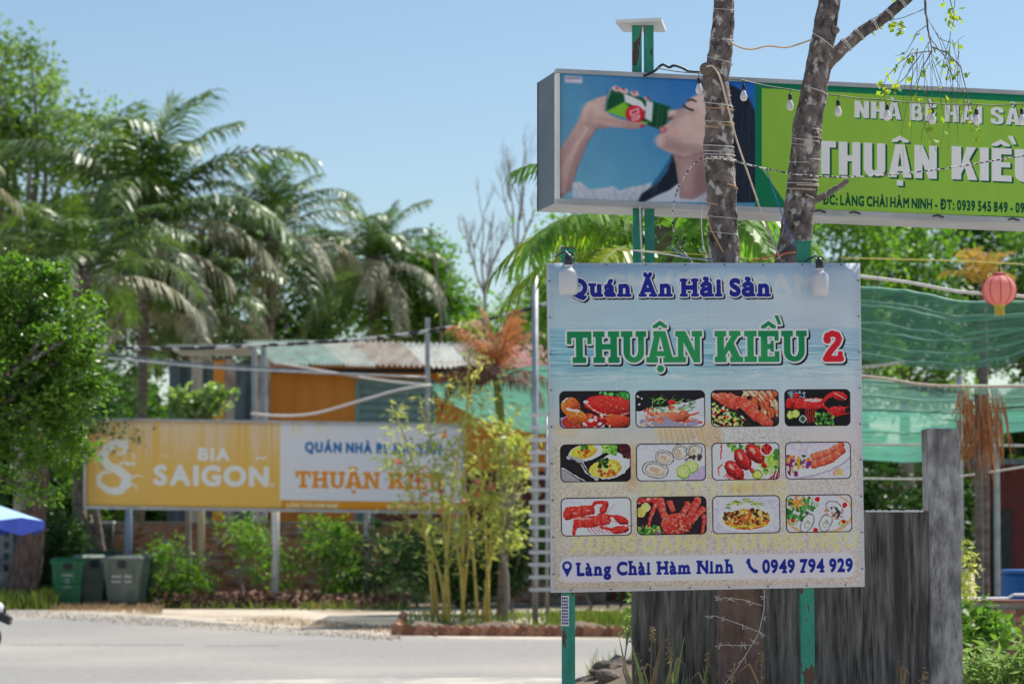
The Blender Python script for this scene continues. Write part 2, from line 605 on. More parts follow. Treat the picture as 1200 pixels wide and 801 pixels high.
def stamp(cv, m, bl, x, y, width, color, alpha=1, outline=None, shadow=None, slope=0.0, ow=1.4, sh=(1.4, 1.4), sy=1.0):
    """put a mask on the canvas: left edge x, baseline y, total width in photo px"""
    m, bl = fit(m, bl)
    W = int(round(width * cv.k)); H = int(round(m.shape[0] * sy))
    yi = np.clip((np.arange(H) / sy).astype(int), 0, m.shape[0] - 1)
    xi = np.clip((np.arange(W) * m.shape[1] / W).astype(int), 0, m.shape[1] - 1)
    m = m[yi][:, xi]; bl = bl * sy
    full = np.zeros((cv.H, cv.W), np.float32)
    X = int(round((x - cv.x0) * cv.k)); Y = (y - cv.y0) * cv.k - bl
    for j in range(W):
        if not 0 <= X + j < cv.W: continue
        yy = int(round(Y + slope * j))
        a0 = max(0, yy); b0 = min(cv.H, yy + H)
        if b0 > a0: full[a0:b0, X + j] = m[a0 - yy:b0 - yy, j]
    if outline is not None:
        o = dilate(full, ow * cv.k)
        if shadow is not None:
            cv.mask(dilate(shift(o, sh[0] * cv.k * .5, sh[1] * cv.k * .5), 1), shadow)
            cv.mask(shift(o, sh[0] * cv.k, sh[1] * cv.k), shadow)
        cv.mask(o, outline)
    elif shadow is not None:
        for q in (.35, .7, 1): cv.mask(shift(full, sh[0] * cv.k * q, sh[1] * cv.k * q), shadow)
    cv.mask(full, color, alpha)
    return full


# slab capitals drawn as strokes: unit height, list of (kind, data)
def cap_mask(word, cap, narrow=1.0):
    k = cap
    R = lambda *a: ('r', a)
    L = lambda *a: ('p', a)
    A = [L((.30, 1), (.72, 1), (1.06, 0), (.76, 0), (.50, .84), (.27, 0), (-.02, 0)), R(.24, .2, .8, .36),
         R(.22, .84, .62, 1), R(-.08, 0, .40, .17), R(.62, 0, 1.14, .17)]
    E = [R(.1, 0, .36, 1), R(0, 0, .84, .18), R(0, .82, .82, 1), R(.3, .41, .6, .58), R(.66, 0, .84, .34), R(.66, .68, .82, 1), R(.5, .32, .62, .68)]
    glyphs = {
        'T': (1.0, [R(0, .8, 1, 1), R(0, .6, .17, 1), R(.83, .6, 1, 1), R(.36, 0, .64, 1), R(.22, 0, .78, .18)]),
        'H': (1.08, [R(.1, 0, .37, 1), R(.71, 0, .98, 1), R(0, 0, .47, .18), R(.61, 0, 1.08, .18), R(0, .82, .47, 1), R(.61, .82, 1.08, 1), R(.3, .42, .8, .6)]),
        'U': (1.04, [R(.1, .32, .37, 1), R(.70, .32, .94, 1), R(0, .82, .47, 1), R(.6, .82, 1.04, 1), ('u', (.1, .94, .34, .26))]),
        'Ậ': (1.06, A + [('c', (.5, 1.1)), ('d', (.5, -.2, .115))]),
        'N': (1.12, [R(.1, 0, .33, 1), R(.80, 0, 1.02, 1), R(0, 0, .43, .18), R(0, .82, .4, 1), R(.68, .82, 1.12, 1),
                     L((.1, 1), (.42, 1), (1.02, 0), (.76, 0))]),
        'K': (1.12, [R(.1, 0, .37, 1), R(0, 0, .47, .18), R(0, .82, .47, 1), L((.34, .38), (.72, .9), (1.0, .9), (.34, .1)),
                     L((.46, .6), (.70, .72), (1.06, .1), (.74, .1)), R(.58, .84, 1.04, 1), R(.62, 0, 1.14, .17)]),
        'I': (.5, [R(.12, 0, .38, 1), R(0, 0, .5, .18), R(0, .82, .5, 1)]),
        'Ề': (.86, E + [('c', (.42, 1.08)), L((.66, 1.50), (.82, 1.50), (.94, 1.2), (.82, 1.2))]),
    }
    tot = np.zeros((int(k * 2.3), int(k * 1.3 * len(word) + k)), np.float32)
    base = int(k * 1.75); x = k * .3
    H, W = tot.shape
    yy, xx = np.mgrid[0:H, 0:W].astype(np.float32)
    for ch in word:
        if ch == ' ': x += k * .46; continue
        w, prims = glyphs[ch]
        u = (xx - x) / (k * narrow); v = (base - yy) / k
        for kind, a in prims:
            if kind == 'r': ins = (u >= a[0]) & (u <= a[2]) & (v >= a[1]) & (v <= a[3])
            elif kind == 'p':
                ins = np.zeros(u.shape, bool); n = len(a)
                for q in range(n):
                    (xa, ya), (xb, yb) = a[q], a[(q + 1) % n]
                    if ya == yb: continue
                    ins ^= ((v < ya) != (v < yb)) & (u < (xb - xa) * (v - ya) / (yb - ya) + xa)
            elif kind == 'u':
                x0, x1, h, t = a; c = (x0 + x1) / 2; rx = (x1 - x0) / 2
                o = ((u - c) / rx) ** 2 + ((v - h) / h) ** 2 <= 1
                i = ((u - c) / (rx - t)) ** 2 + ((v - h) / (h - .17)) ** 2 <= 1
                ins = o & ~i & (v <= h)
            elif kind == 'c':
                d = np.abs(u - a[0]); ins = (v >= a[1]) & (d < .3) & (v <= a[1] + .24 - .55 * d) & (v >= a[1] + .1 - .75 * d)
            elif kind == 'd':
                ins = ((u - a[0]) / 1.25) ** 2 + (v - a[1]) ** 2 <= a[2] ** 2
            tot[ins] = 1
        x += k * narrow * (w + .07)
    return tot[:, :int(x + k * .3)], base


def grotesk(word, cap):
    """heavy condensed capitals without serifs"""
    k = cap; R = lambda *a: ('r', a); L = lambda *a: ('p', a)
    A = [L((.20, 1), (.48, 1), (.68, 0), (.44, 0), (.34, .74), (.24, 0), (0, 0)), R(.16, .18, .52, .34)]
    E = [R(0, 0, .25, 1), R(0, 0, .54, .18), R(0, .82, .54, 1), R(0, .42, .50, .59)]
    g = {'T': (.60, [R(0, .81, .60, 1), R(.175, 0, .425, 1)]), 'H': (.64, [R(0, 0, .25, 1), R(.39, 0, .64, 1), R(.2, .41, .5, .6)]),
         'U': (.64, [R(0, .26, .25, 1), R(.39, .26, .64, 1), ('u', (0, .64, .27, .25))]), 'A': (.68, A), 'Ậ': (.68, A + [('c', (.34, 1.06)), ('d', (.34, -.17, .085))]), 'À': (.68, A + [L((.14, 1.32), (.30, 1.32), (.42, 1.06), (.30, 1.06))]),
         'Ả': (.68, A + [('q', (.34, 1.06))]), 'N': (.66, [R(0, 0, .23, 1), R(.43, 0, .66, 1), L((0, 1), (.24, 1), (.66, 0), (.42, 0))]),
         'K': (.68, [R(0, 0, .25, 1), L((.22, .32), (.40, 1), (.67, 1), (.22, .10)), L((.30, .60), (.46, .66), (.70, 0), (.44, 0))]), 'I': (.25, [R(0, 0, .25, 1)]),
         'E': (.54, E), 'Ề': (.54, E + [('c', (.24, 1.06)), L((.42, 1.40), (.57, 1.40), (.68, 1.14), (.56, 1.14))]), 'È': (.54, E + [L((.08, 1.32), (.24, 1.32), (.36, 1.06), (.24, 1.06))]),
         'B': (.62, [R(0, 0, .25, 1), R(0, 0, .42, .17), R(0, .83, .40, 1), R(0, .43, .42, .58), ('o', (.36, .27, .26, .28)), ('o', (.35, .75, .24, .26))]),
         'S': (.62, [('o3', (.31, .74, .31, .27)), ('o4', (.31, .27, .31, .28)), L((.04, .62), (.3, .62), (.58, .40), (.34, .38))])}
    tot = np.zeros((int(k * 2.1), int(k * .85 * len(word) + k)), np.float32); base = int(k * 1.6); x = k * .2
    yy, xx = np.mgrid[0:tot.shape[0], 0:tot.shape[1]].astype(np.float32)
    for ch in word:
        if ch == ' ': x += k * .30; continue
        w, pr = g[ch]; u = (xx - x) / k; v = (base - yy) / k
        for kind, a in pr:
            if kind == 'r': ins = (u >= a[0]) & (u <= a[2]) & (v >= a[1]) & (v <= a[3])
            elif kind == 'p':
                ins = np.zeros(u.shape, bool); n = len(a)
                for q in range(n):
                    (xa, ya), (xb, yb) = a[q], a[(q + 1) % n]
                    if ya == yb: continue
                    ins ^= ((v < ya) != (v < yb)) & (u < (xb - xa) * (v - ya) / (yb - ya) + xa)
            elif kind == 'u':
                x0, x1, h, t = a; c = (x0 + x1) / 2; rx = (x1 - x0) / 2
                ins = (np.abs((u - c) / rx) ** 2.4 + np.abs((v - h) / h) ** 2.4 <= 1) & ~(np.abs((u - c) / (rx - t)) ** 2 + np.abs((v - h) / (h - .17)) ** 2 <= 1) & (v <= h)
            elif kind in ('o', 'o3', 'o4'):
                cx_, cy_, rx, ry = a
                ins = (np.abs((u - cx_) / rx) ** 2.4 + np.abs((v - cy_) / ry) ** 2.4 <= 1) & ~(np.abs((u - cx_) / max(rx - .23, .05)) ** 2 + np.abs((v - cy_) / max(ry - .16, .05)) ** 2 <= 1)
                if kind == 'o': ins &= u > cx_ - .05
                if kind == 'o3': ins &= ~((u > cx_) & (v < cy_ - .04))
                if kind == 'o4': ins &= ~((u < cx_) & (v > cy_ + .04))
            elif kind == 'c':
                d = np.abs(u - a[0]); ins = (v >= a[1]) & (d < .25) & (v <= a[1] + .22 - .62 * d) & (v >= a[1] + .08 - .80 * d)
            elif kind == 'q':
                r = np.hypot(u - a[0], (v - a[1] - .20)); ins = ((r < .12) & (r > .04) & ~((u < a[0]) & (v < a[1] + .2))) | ((np.abs(u - a[0]) < .045) & (v > a[1]) & (v < a[1] + .13))
            elif kind == 'd': ins = (np.abs(u - a[0]) < a[2] * 1.15) & (np.abs(v - a[1]) < a[2])
            tot[ins] = 1
        x += k * (w + .085)
    return tot[:, :int(x + k * .2)], base
# ------------------------------------------------------------------ artwork of the three signs
RED = hexc(196, 34, 36); ORG = hexc(226, 96, 52); DKR = hexc(120, 16, 22); PNK = hexc(236, 150, 120)
WHT = hexc(214, 212, 218); BLK = hexc(28, 24, 30); GRN = hexc(58, 120, 44); LGR = hexc(140, 170, 70); YEL = hexc(228, 184, 50)


def segs(c, pts, w, cols, lit=.35):
    """segmented tail or leg: chained lit ellipses"""
    n = 24
    P_ = [np.array(p, float) for p in pts]
    for q in range(n + 1):
        t = q / n * (len(P_) - 1); i = min(int(t), len(P_) - 2); f = t - i
        p = P_[i] * (1 - f) + P_[i + 1] * f; d = P_[i + 1] - P_[i]
        a = math.degrees(math.atan2(d[1], d[0]))
        ww = w[0] + (w[1] - w[0]) * q / n
        c.ell(p[0], p[1], ww * .55, ww, cols[(q // 2) % len(cols)] * .5 + cols[0] * .5, rot=a, lit=lit)


def food(n, W=82, H=45, k=5):
    c = Canvas(0, 0, W, H, k)
    q = random.Random(n)

    def bg(a, b=None):
        b = a if b is None else b
        t = np.linspace(0, 1, c.H)[:, None, None]
        c.a[:] = a * (1 - t) + b * t
        c.a *= 1 + .10 * (vnoise(c.H, c.W, 3 * k, n)[..., None] - .5)
    if n == 0:      # big crab, claws in front, plate edge
        bg(BLK)
        c.ell(24, 40, 28, 13, WHT); c.ell(26, 37, 26, 11, hexc(150, 120, 160)); c.ell(27, 37, 24, 11, hexc(170, 50, 40))
        c.spots(60, (44, 0, 82, 14), (1.5, 3), [GRN, hexc(40, 150, 60), hexc(20, 60, 30), hexc(90, 180, 90)], 3)
        c.ell(58, 18, 30, 12.5, hexc(190, 30, 32), rot=6, lit=.3)
        c.ell(60, 15, 24, 8, hexc(206, 50, 36), rot=6, lit=.25, alpha=.8)
        c.line([(30, 14), (38, 22), (50, 28), (66, 30), (80, 26)], 1.2, hexc(240, 190, 170), .8)
        c.line([(28, 20), (40, 27), (55, 33)], 3.2, hexc(60, 14, 24), .9)
        c.ell(13, 19, 11, 12, hexc(214, 90, 40), rot=-20, lit=.5); c.ell(20, 31, 13, 9, hexc(222, 100, 38), rot=25, lit=.5)
        c.line([(9, 22), (22, 24)], 3, hexc(245, 225, 225)); c.line([(4, 12), (9, 8)], 2, WHT, .8)
        c.ell(66, 36, 17, 8, hexc(214, 60, 34), rot=4, lit=.5); c.ell(42, 38, 12, 6, hexc(178, 26, 30), rot=-14, lit=.4)
        c.spots(26, (24, 26, 60, 44), (.8, 1.8), [WHT, hexc(230, 120, 60), DKR, hexc(240, 200, 190)], 5)
        c.ell(36, 35, 3.2, 2.2, WHT); c.ell(31, 13, 3, 2, WHT)
    elif n == 1:    # shrimp salad under herbs
        bg(BLK); c.poly([(0, 25), (60, 14), (82, 8), (82, 45), (0, 45)], hexc(190, 190, 200))
        c.ell(44, 38, 42, 10, hexc(205, 205, 212)); c.ell(40, 38, 36, 8, hexc(150, 140, 160))
        for i in range(34):
            x = q.uniform(10, 64); y = q.uniform(22, 39)
            c.line([(x, y), (x + q.uniform(-8, 8), y + q.uniform(-5, 5)), (x + q.uniform(-9, 9), y + q.uniform(-3, 6))], q.uniform(1.2, 3.2),
                   q.choice([hexc(226, 120, 84), hexc(206, 84, 60), hexc(240, 180, 150), hexc(230, 140, 100)]))
        c.ell(50, 30, 13, 8, hexc(214, 96, 66), lit=.5, alpha=.9); c.ell(48, 25, 4, 1.6, hexc(244, 200, 180))
        for i in range(46):
            x = q.uniform(16, 66); y = q.uniform(9, 26); a = q.uniform(-1.4, .2)
            c.line([(x, y), (x + 7 * cos(a), y + 7 * sin(a))], 1.4, q.choice([GRN, hexc(96, 160, 60), hexc(40, 100, 40), hexc(160, 190, 110)]), w1=.4)
        c.ell(42, 14, 5, 3.2, hexc(214, 34, 34), lit=.4)
        c.line([(62, 34), (78, 38)], 1.5, hexc(220, 150, 140)); c.line([(62, 30), (74, 27)], 1.8, hexc(210, 80, 50)); c.ell(76, 39, 2, 1.4, RED)
        for x, y in ((3, 7), (7, 9), (4, 17)): c.ell(x, y, 1.2, 1.2, WHT)
    elif n == 2:    # grilled lobster tail, rice
        bg(hexc(40, 30, 30))
        c.spots(70, (38, 0, 82, 34), (2, 4.2), [ORG, PNK, hexc(206, 90, 50), hexc(240, 190, 150), hexc(180, 60, 40)], 8, stretch=2.4)
        for i in range(6): c.line([(44 + i * 7, 2), (58 + i * 6, 16), (66 + i * 4, 36)], 1.2, hexc(120, 40, 30), .7)
        c.spots(150, (0, 15, 40, 45), (.9, 1.9), [hexc(230, 200, 110), hexc(240, 224, 170), GRN, hexc(206, 60, 50), hexc(214, 190, 90)], 9,
                inside=lambda x, y: y > 14 + x * .45)
        c.ell(22, 13, 16, 8, hexc(208, 76, 56), rot=24, lit=.35)
        segs(c, [(22, 12), (42, 20), (56, 32), (70, 42)], (9, 5.5), [hexc(206, 66, 48), hexc(224, 104, 80), hexc(180, 46, 38)])
        c.ell(8, 9, 8, 4, hexc(220, 90, 60), rot=30, lit=.3); c.line([(0, 2), (10, 8)], .8, hexc(230, 170, 150))
        c.line([(34, 24), (42, 32), (54, 44)], 5, hexc(26, 22, 24))
    elif n == 3:    # lobster on black with lime
        bg(hexc(20, 18, 22))
        c.spots(40, (4, 0, 26, 10), (.7, 1.6), [hexc(130, 150, 165), hexc(60, 70, 80)], 2); c.ell(15, 7, 4, 3, RED, lit=.3)
        segs(c, [(6, 16), (22, 17), (46, 17)], (6.4, 6.5), [hexc(206, 34, 32), hexc(226, 60, 48), hexc(186, 24, 28)])
        c.ell(7, 17, 5.5, 6.2, hexc(190, 26, 28), lit=.5); c.ell(36, 13, 12, 2, hexc(244, 190, 180), alpha=.8)
        c.line([(46, 16), (52, 10), (60, 5)], 4, RED, w1=5); c.ell(68, 8, 10.5, 5.2, hexc(206, 30, 30), rot=14, lit=.5); c.line([(62, 5), (76, 12)], .8, hexc(250, 190, 180))
        c.ell(64, 27, 11, 6.4, hexc(196, 28, 30), rot=-8, lit=.5); c.line([(66, 24), (79, 21)], 3.4, RED, w1=1); c.line([(66, 31), (80, 29)], 3, hexc(180, 20, 26), w1=1)
        c.line([(46, 18), (56, 26)], 3, RED)
        for i in range(7): c.line([(24 + i * 2.4, 22), (27 + i * 1.8, 33 + (i % 3) * 3), (28 + i * 2, 41)], 1.1, hexc(186, 40, 36), w1=.5)
        for x, y in ((7, 31), (13, 29)): c.ell(x, y, 5, 5.4, hexc(130, 160, 50), rot=20); c.ell(x, y, 3.8, 4.4, hexc(196, 210, 110), rot=20)
        c.ell(22, 36, 5, 5, hexc(150, 168, 160)); c.ell(22, 36, 3.4, 3.6, hexc(60, 80, 70))
        c.spots(46, (38, 28, 60, 43), (1, 2), [GRN, hexc(40, 90, 36), hexc(110, 160, 70)], 4)
    elif n == 4:    # baked scallops in their shells
        bg(hexc(30, 24, 26)); c.poly([(0, 28), (26, 45), (0, 45)], hexc(150, 148, 150)); c.line([(0, 27), (34, 47)], 1.4, hexc(200, 200, 205))
        c.ell(30, 9, 21, 10, hexc(205, 205, 212), rot=-10); c.ell(27, 9, 16, 8, hexc(226, 184, 56), rot=-10, lit=.2)
        c.line([(9, 15), (24, 20), (30, 32), (42, 41)], 4.5, hexc(160, 158, 162)); c.line([(12, 17), (26, 24), (34, 36)], 1.6, hexc(70, 66, 70))
        c.ell(60, 26, 23, 14, hexc(212, 214, 220), rot=-22, lit=.15); c.ell(52, 29, 19, 11, hexc(224, 180, 60), rot=-8, lit=.2)
        c.ell(52, 30, 14, 7.5, hexc(236, 200, 90), rot=-8)
        c.spots(14, (38, 20, 68, 38), (1.2, 2.6), [hexc(180, 90, 30), hexc(130, 50, 24)], 6, alpha=.8); c.spots(8, (20, 5, 40, 13), (1.4, 2.2), [hexc(180, 80, 30)], 7)
        c.spots(26, (43, 18, 55, 28), (1, 2), [hexc(24, 60, 24), hexc(50, 100, 40)], 8); c.spots(10, (24, 1, 32, 6), (1, 1.8), [GRN], 8)
        c.spots(40, (50, 1, 66, 12), (1.2, 2.6), [hexc(110, 170, 60), GRN, hexc(150, 200, 90)], 9); c.spots(16, (67, 2, 82, 14), (1, 3), [hexc(90, 24, 30), hexc(60, 20, 28)], 10)
    elif n == 5:    # raw oysters with lime
        bg(hexc(196, 196, 204), hexc(206, 206, 214)); c.poly([(50, 45), (82, 24), (82, 45)], hexc(176, 160, 190))
        for (x, y, rx, ry, r, s_) in ((22, 31, 16, 10, 10, 1), (33, 17, 11, 9, 20, 2), (51, 10, 9, 9, 60, 3), (68, 9, 8, 10, 80, 4)):
            c.ell(x, y, rx, ry, hexc(110, 96, 90), rot=r); c.ell(x, y, rx * .93, ry * .9, hexc(206, 200, 196), rot=r)
            c.ell(x, y, rx * .78, ry * .72, hexc(120, 104, 96), rot=r); c.ell(x + .5, y + .6, rx * .74, ry * .66, hexc(216, 196, 170), rot=r, lit=.2)
            c.ell(x - 1, y, rx * .4, ry * .3, hexc(190, 160, 140), rot=r)
        c.spots(10, (58, 12, 76, 20), (1, 2.4), [hexc(70, 56, 50), hexc(120, 110, 104)], 3)
        for x, y in ((64, 28), (55, 34)):
            c.ell(x, y, 8.5, 8, hexc(120, 160, 60)); c.ell(x, y - .6, 7.4, 6.8, hexc(190, 210, 120)); c.ell(x, y - .6, 2, 2, hexc(220, 230, 170))
    elif n == 6:    # row of small red crabs, sauce, greens
        bg(hexc(202, 198, 206))
        c.line([(12, 1), (11, 19)], 1.3, hexc(180, 20, 30)); c.line([(12, 25), (8, 31), (8, 38)], 2, hexc(190, 20, 30), w1=.8)
        c.spots(40, (20, 2, 60, 10), (1, 2.4), [GRN, LGR], 1); c.spots(70, (60, 12, 82, 36), (1.6, 3.4), [LGR, hexc(160, 190, 80), GRN], 2)
        c.poly([(66, 45), (82, 30), (82, 45)], hexc(150, 20, 50))
        for i in range(6): c.line([(66 + i * 3, 45), (70 + i * 3, 31)], .9, WHT)
        for x, y, r in ((52, 13, 50), (37, 20, 55), (27, 33, 45)):
            c.ell(x, y, 14, 8.5, hexc(110, 14, 22), rot=r); c.ell(x, y - .8, 12.6, 7, hexc(196, 34, 34), rot=r, lit=.45); c.ell(x - 3, y - 4, 5, 2, hexc(240, 170, 150), rot=r, alpha=.8)
            for j in range(4): c.line([(x - 8 + j, y + 3 + j * 2), (x - 13 + j * 2, y + 8 + j * 2)], 1.4, hexc(180, 40, 36), w1=.6)
            c.ell(x + 11, y + 13, 4.4, 3, hexc(190, 30, 34), rot=60, lit=.4)
        c.ell(66, 8, 8, 8, WHT); c.ell(66, 8, 6.3, 6.3, hexc(150, 20, 26)); c.spots(12, (61, 4, 71, 12), (.6, 1.2), [ORG, hexc(220, 60, 50)], 4)
        c.ell(55, 38, 6, 6, hexc(120, 150, 50)); c.ell(55, 38, 4.4, 4.4, hexc(196, 206, 100))
        c.line([(20, 38), (30, 45)], 2, RED)
    elif n == 7:    # two grilled tails on a long white plate
        bg(hexc(196, 186, 200), hexc(206, 196, 210)); c.ell(45, 28, 38, 10, hexc(170, 160, 180), rot=-18); c.ell(44, 26, 38, 10, hexc(222, 218, 226), rot=-18)
        segs(c, [(33, 18), (52, 13), (71, 3)], (4.6, 4), [hexc(216, 90, 66), hexc(232, 130, 100), hexc(196, 70, 54)])
        segs(c, [(34, 27), (54, 22), (72, 10)], (5, 4), [hexc(210, 80, 56), hexc(230, 120, 86), hexc(190, 60, 46)])
        c.spots(44, (1, 18, 14, 38), (1.4, 3), [hexc(120, 20, 90), LGR, hexc(226, 130, 60), hexc(200, 180, 190)], 2)
        c.spots(20, (12, 16, 30, 34), (1.6, 3), [hexc(230, 120, 50), hexc(110, 40, 120), hexc(60, 80, 30), WHT], 3)
        c.ell(16, 25, 2.6, 8, hexc(236, 140, 60)); c.spots(12, (58, 33, 70, 39), (1.4, 2.4), [hexc(200, 160, 140), YEL], 5); c.ell(15, 5, 3, 4, hexc(206, 200, 190))
    elif n == 8:    # two whole lobsters on white
        bg(hexc(204, 202, 210))
        R1 = hexc(206, 44, 36); R2 = hexc(228, 80, 60); R3 = hexc(176, 26, 28)
        segs(c, [(8, 18), (20, 16), (36, 14)], (7.5, 5.5), [R1, R2, R3]); c.ell(8, 19, 6, 7, R1, lit=.5)
        c.line([(34, 12), (40, 6), (52, 6)], 3.4, R1, w1=4); c.ell(50, 12, 7, 4, R1, rot=-50, lit=.5); c.line([(44, 20), (52, 16)], 3, R3)
        segs(c, [(18, 28), (34, 28), (54, 25)], (6.5, 6.2), [R1, R3, R2]); c.line([(17, 30), (14, 41)], 6, R1, w1=4)
        c.line([(54, 21), (64, 22)], 3, R1); c.ell(69, 26, 10, 4.4, R1, rot=28, lit=.5); c.ell(68, 38, 11, 4.6, R1, rot=-6, lit=.5); c.line([(46, 34), (60, 38)], 3.2, R1)
        c.line([(72, 36), (80, 33)], 2.6, R2, w1=1)
        for i in range(7): c.line([(28 + i * 4, 32), (32 + i * 4, 38), (36 + i * 4.4, 42)], .9, R1, w1=.4)
        c.line([(54, 18), (62, 8)], .4, R2); c.line([(52, 26), (66, 30)], .5, R2)
        c.ell(24, 24, 12, 1.2, hexc(250, 190, 180), alpha=.6)
    elif n == 9:    # king crab, legs up
        bg(hexc(40, 26, 34)); c.spots(30, (0, 0, 24, 6), (1.4, 3), [RED, hexc(230, 160, 150)], 1)
        c.ell(5, 18, 6, 6, hexc(220, 180, 80)); c.ell(11, 12, 5.4, 5.4, hexc(232, 200, 110)); c.spots(50, (0, 34, 26, 45), (1.2, 2.6), [GRN, LGR, hexc(120, 90, 110)], 2)
        C_ = [hexc(206, 60, 50), hexc(226, 100, 84), hexc(184, 40, 38)]
        for pts, w in (([(27, 2), (29, 14), (34, 28)], (4.6, 4.4)), ([(22, 8), (16, 24), (13, 34)], (3, 1.4)), ([(38, 6), (42, 16)], (3.4, 3.4)), ([(60, 8), (54, 20)], (3.8, 3.4)),
                       ([(72, 3), (66, 14), (62, 26)], (4.8, 4)), ([(78, 14), (70, 22), (64, 30)], (4, 3.2)), ([(79, 22), (78, 34), (76, 44)], (3, 1.6))): segs(c, pts, w, C_)
        c.ell(46, 32, 18, 12.5, hexc(198, 56, 46), lit=.3)
        c.spots(90, (30, 20, 63, 43), (.5, 1.1), [hexc(236, 140, 110), hexc(170, 30, 34), hexc(240, 170, 140)], 5, alpha=.7)
    elif n == 10:   # stir-fried shellfish with greens
        bg(hexc(196, 190, 204)); c.ell(40, 26, 34, 17, hexc(212, 206, 218)); c.ell(41, 28, 28, 12, hexc(206, 96, 40))
        c.spots(150, (13, 14, 68, 39), (1, 2.3), [hexc(206, 160, 70), hexc(90, 60, 30), hexc(236, 200, 110), hexc(150, 100, 50), hexc(60, 40, 24)], 3,
                inside=lambda x, y: ((x - 40) / 28) ** 2 + ((y - 27) / 11) ** 2 < 1)
        for i in range(46):
            x = q.uniform(14, 56); y = 13 - 6 * cos((x - 36) / 16) + q.uniform(-3, 3)
            c.line([(x, y), (x + q.uniform(3, 8), y + q.uniform(-2, 2))], 1.5, q.choice([hexc(150, 170, 80), hexc(110, 140, 60), hexc(190, 200, 120)]), w1=.5)
        for i in range(9): c.line([(20 + i * 5, 35), (26 + i * 5, 38 - i * .5)], 1.4, YEL)
    else:           # oysters round a plate with carved garnish
        bg(hexc(206, 196, 206)); c.ell(40, 22, 44, 26, hexc(224, 160, 120)); c.ell(40, 21, 41, 23.5, hexc(204, 198, 208))
        c.spots(70, (2, 4, 48, 28), (1.4, 3), [GRN, hexc(36, 90, 40), hexc(90, 150, 70)], 2, inside=lambda x, y: x + y * .8 < 48)
        for i in range(6): a = i * pi / 3 + .3; c.line([(14, 9), (14 + 11 * cos(a), 9 + 9 * sin(a))], 4.4, hexc(236, 140, 50), w1=2)
        for i in range(14): a = i * pi / 7; c.line([(39, 6), (39 + 9 * cos(a), 6 + 7 * sin(a))], 1.5, hexc(240, 224, 216))
        c.ell(39, 5, 3, 3, RED)
        for x, y, r in ((26, 33, -60), (49, 33, -70), (60, 16, 30)):
            c.ell(x, y, 12, 7.5, hexc(110, 100, 104), rot=r); c.ell(x, y, 11, 6.4, hexc(212, 208, 214), rot=r); c.ell(x, y + 2, 5, 3.6, hexc(170, 164, 160), rot=r); c.ell(x, y + 3, 3, 2.2, hexc(216, 206, 176))
        c.spots(26, (48, 16, 74, 28), (.8, 2), [hexc(50, 46, 50), hexc(210, 140, 110), WHT], 6)
        for x, y in ((8, 31), (71, 34)): c.ell(x, y, 6, 3.6, hexc(130, 150, 50)); c.ell(x, y, 4.6, 2.6, hexc(220, 220, 160)); c.ell(x, y - 1, 2.6, 2.4, RED)
        c.ell(73, 13, 3.2, 3, RED); c.ell(36, 42, 2.8, 2.6, RED)
    # organic outlines, shadows between pieces, photographic grain
    c.warp(.7, 5, n * 7); c.warp(.45, 2.0, n * 7 + 3)
    sm = Canvas(0, 0, W, H, k); sm.a = c.a.copy(); sm.blur(9)
    c.a = np.clip(c.a + (c.a - sm.a) * .4, 0, 1)
    z = vnoise(c.H, c.W, 1.1 * k, n + 50) * .6 + vnoise(c.H, c.W, .45 * k, n + 60) * .4 - .5
    sat = (c.a.max(2) - c.a.min(2))[..., None]
    c.a = np.clip(c.a * (1 + (.12 + .95 * sat) * z[..., None]), 0, 1)
    hl = np.clip((vnoise(c.H, c.W, (1.1 * k, 2.2 * k), n + 90) - .80) * 7, 0, 1) * np.clip(sat[..., 0] * 2 - .4, 0, 1)
    c.mask(hl, hexc(250, 214, 196), .75)
    c.blur(1, rep=2)
    return c


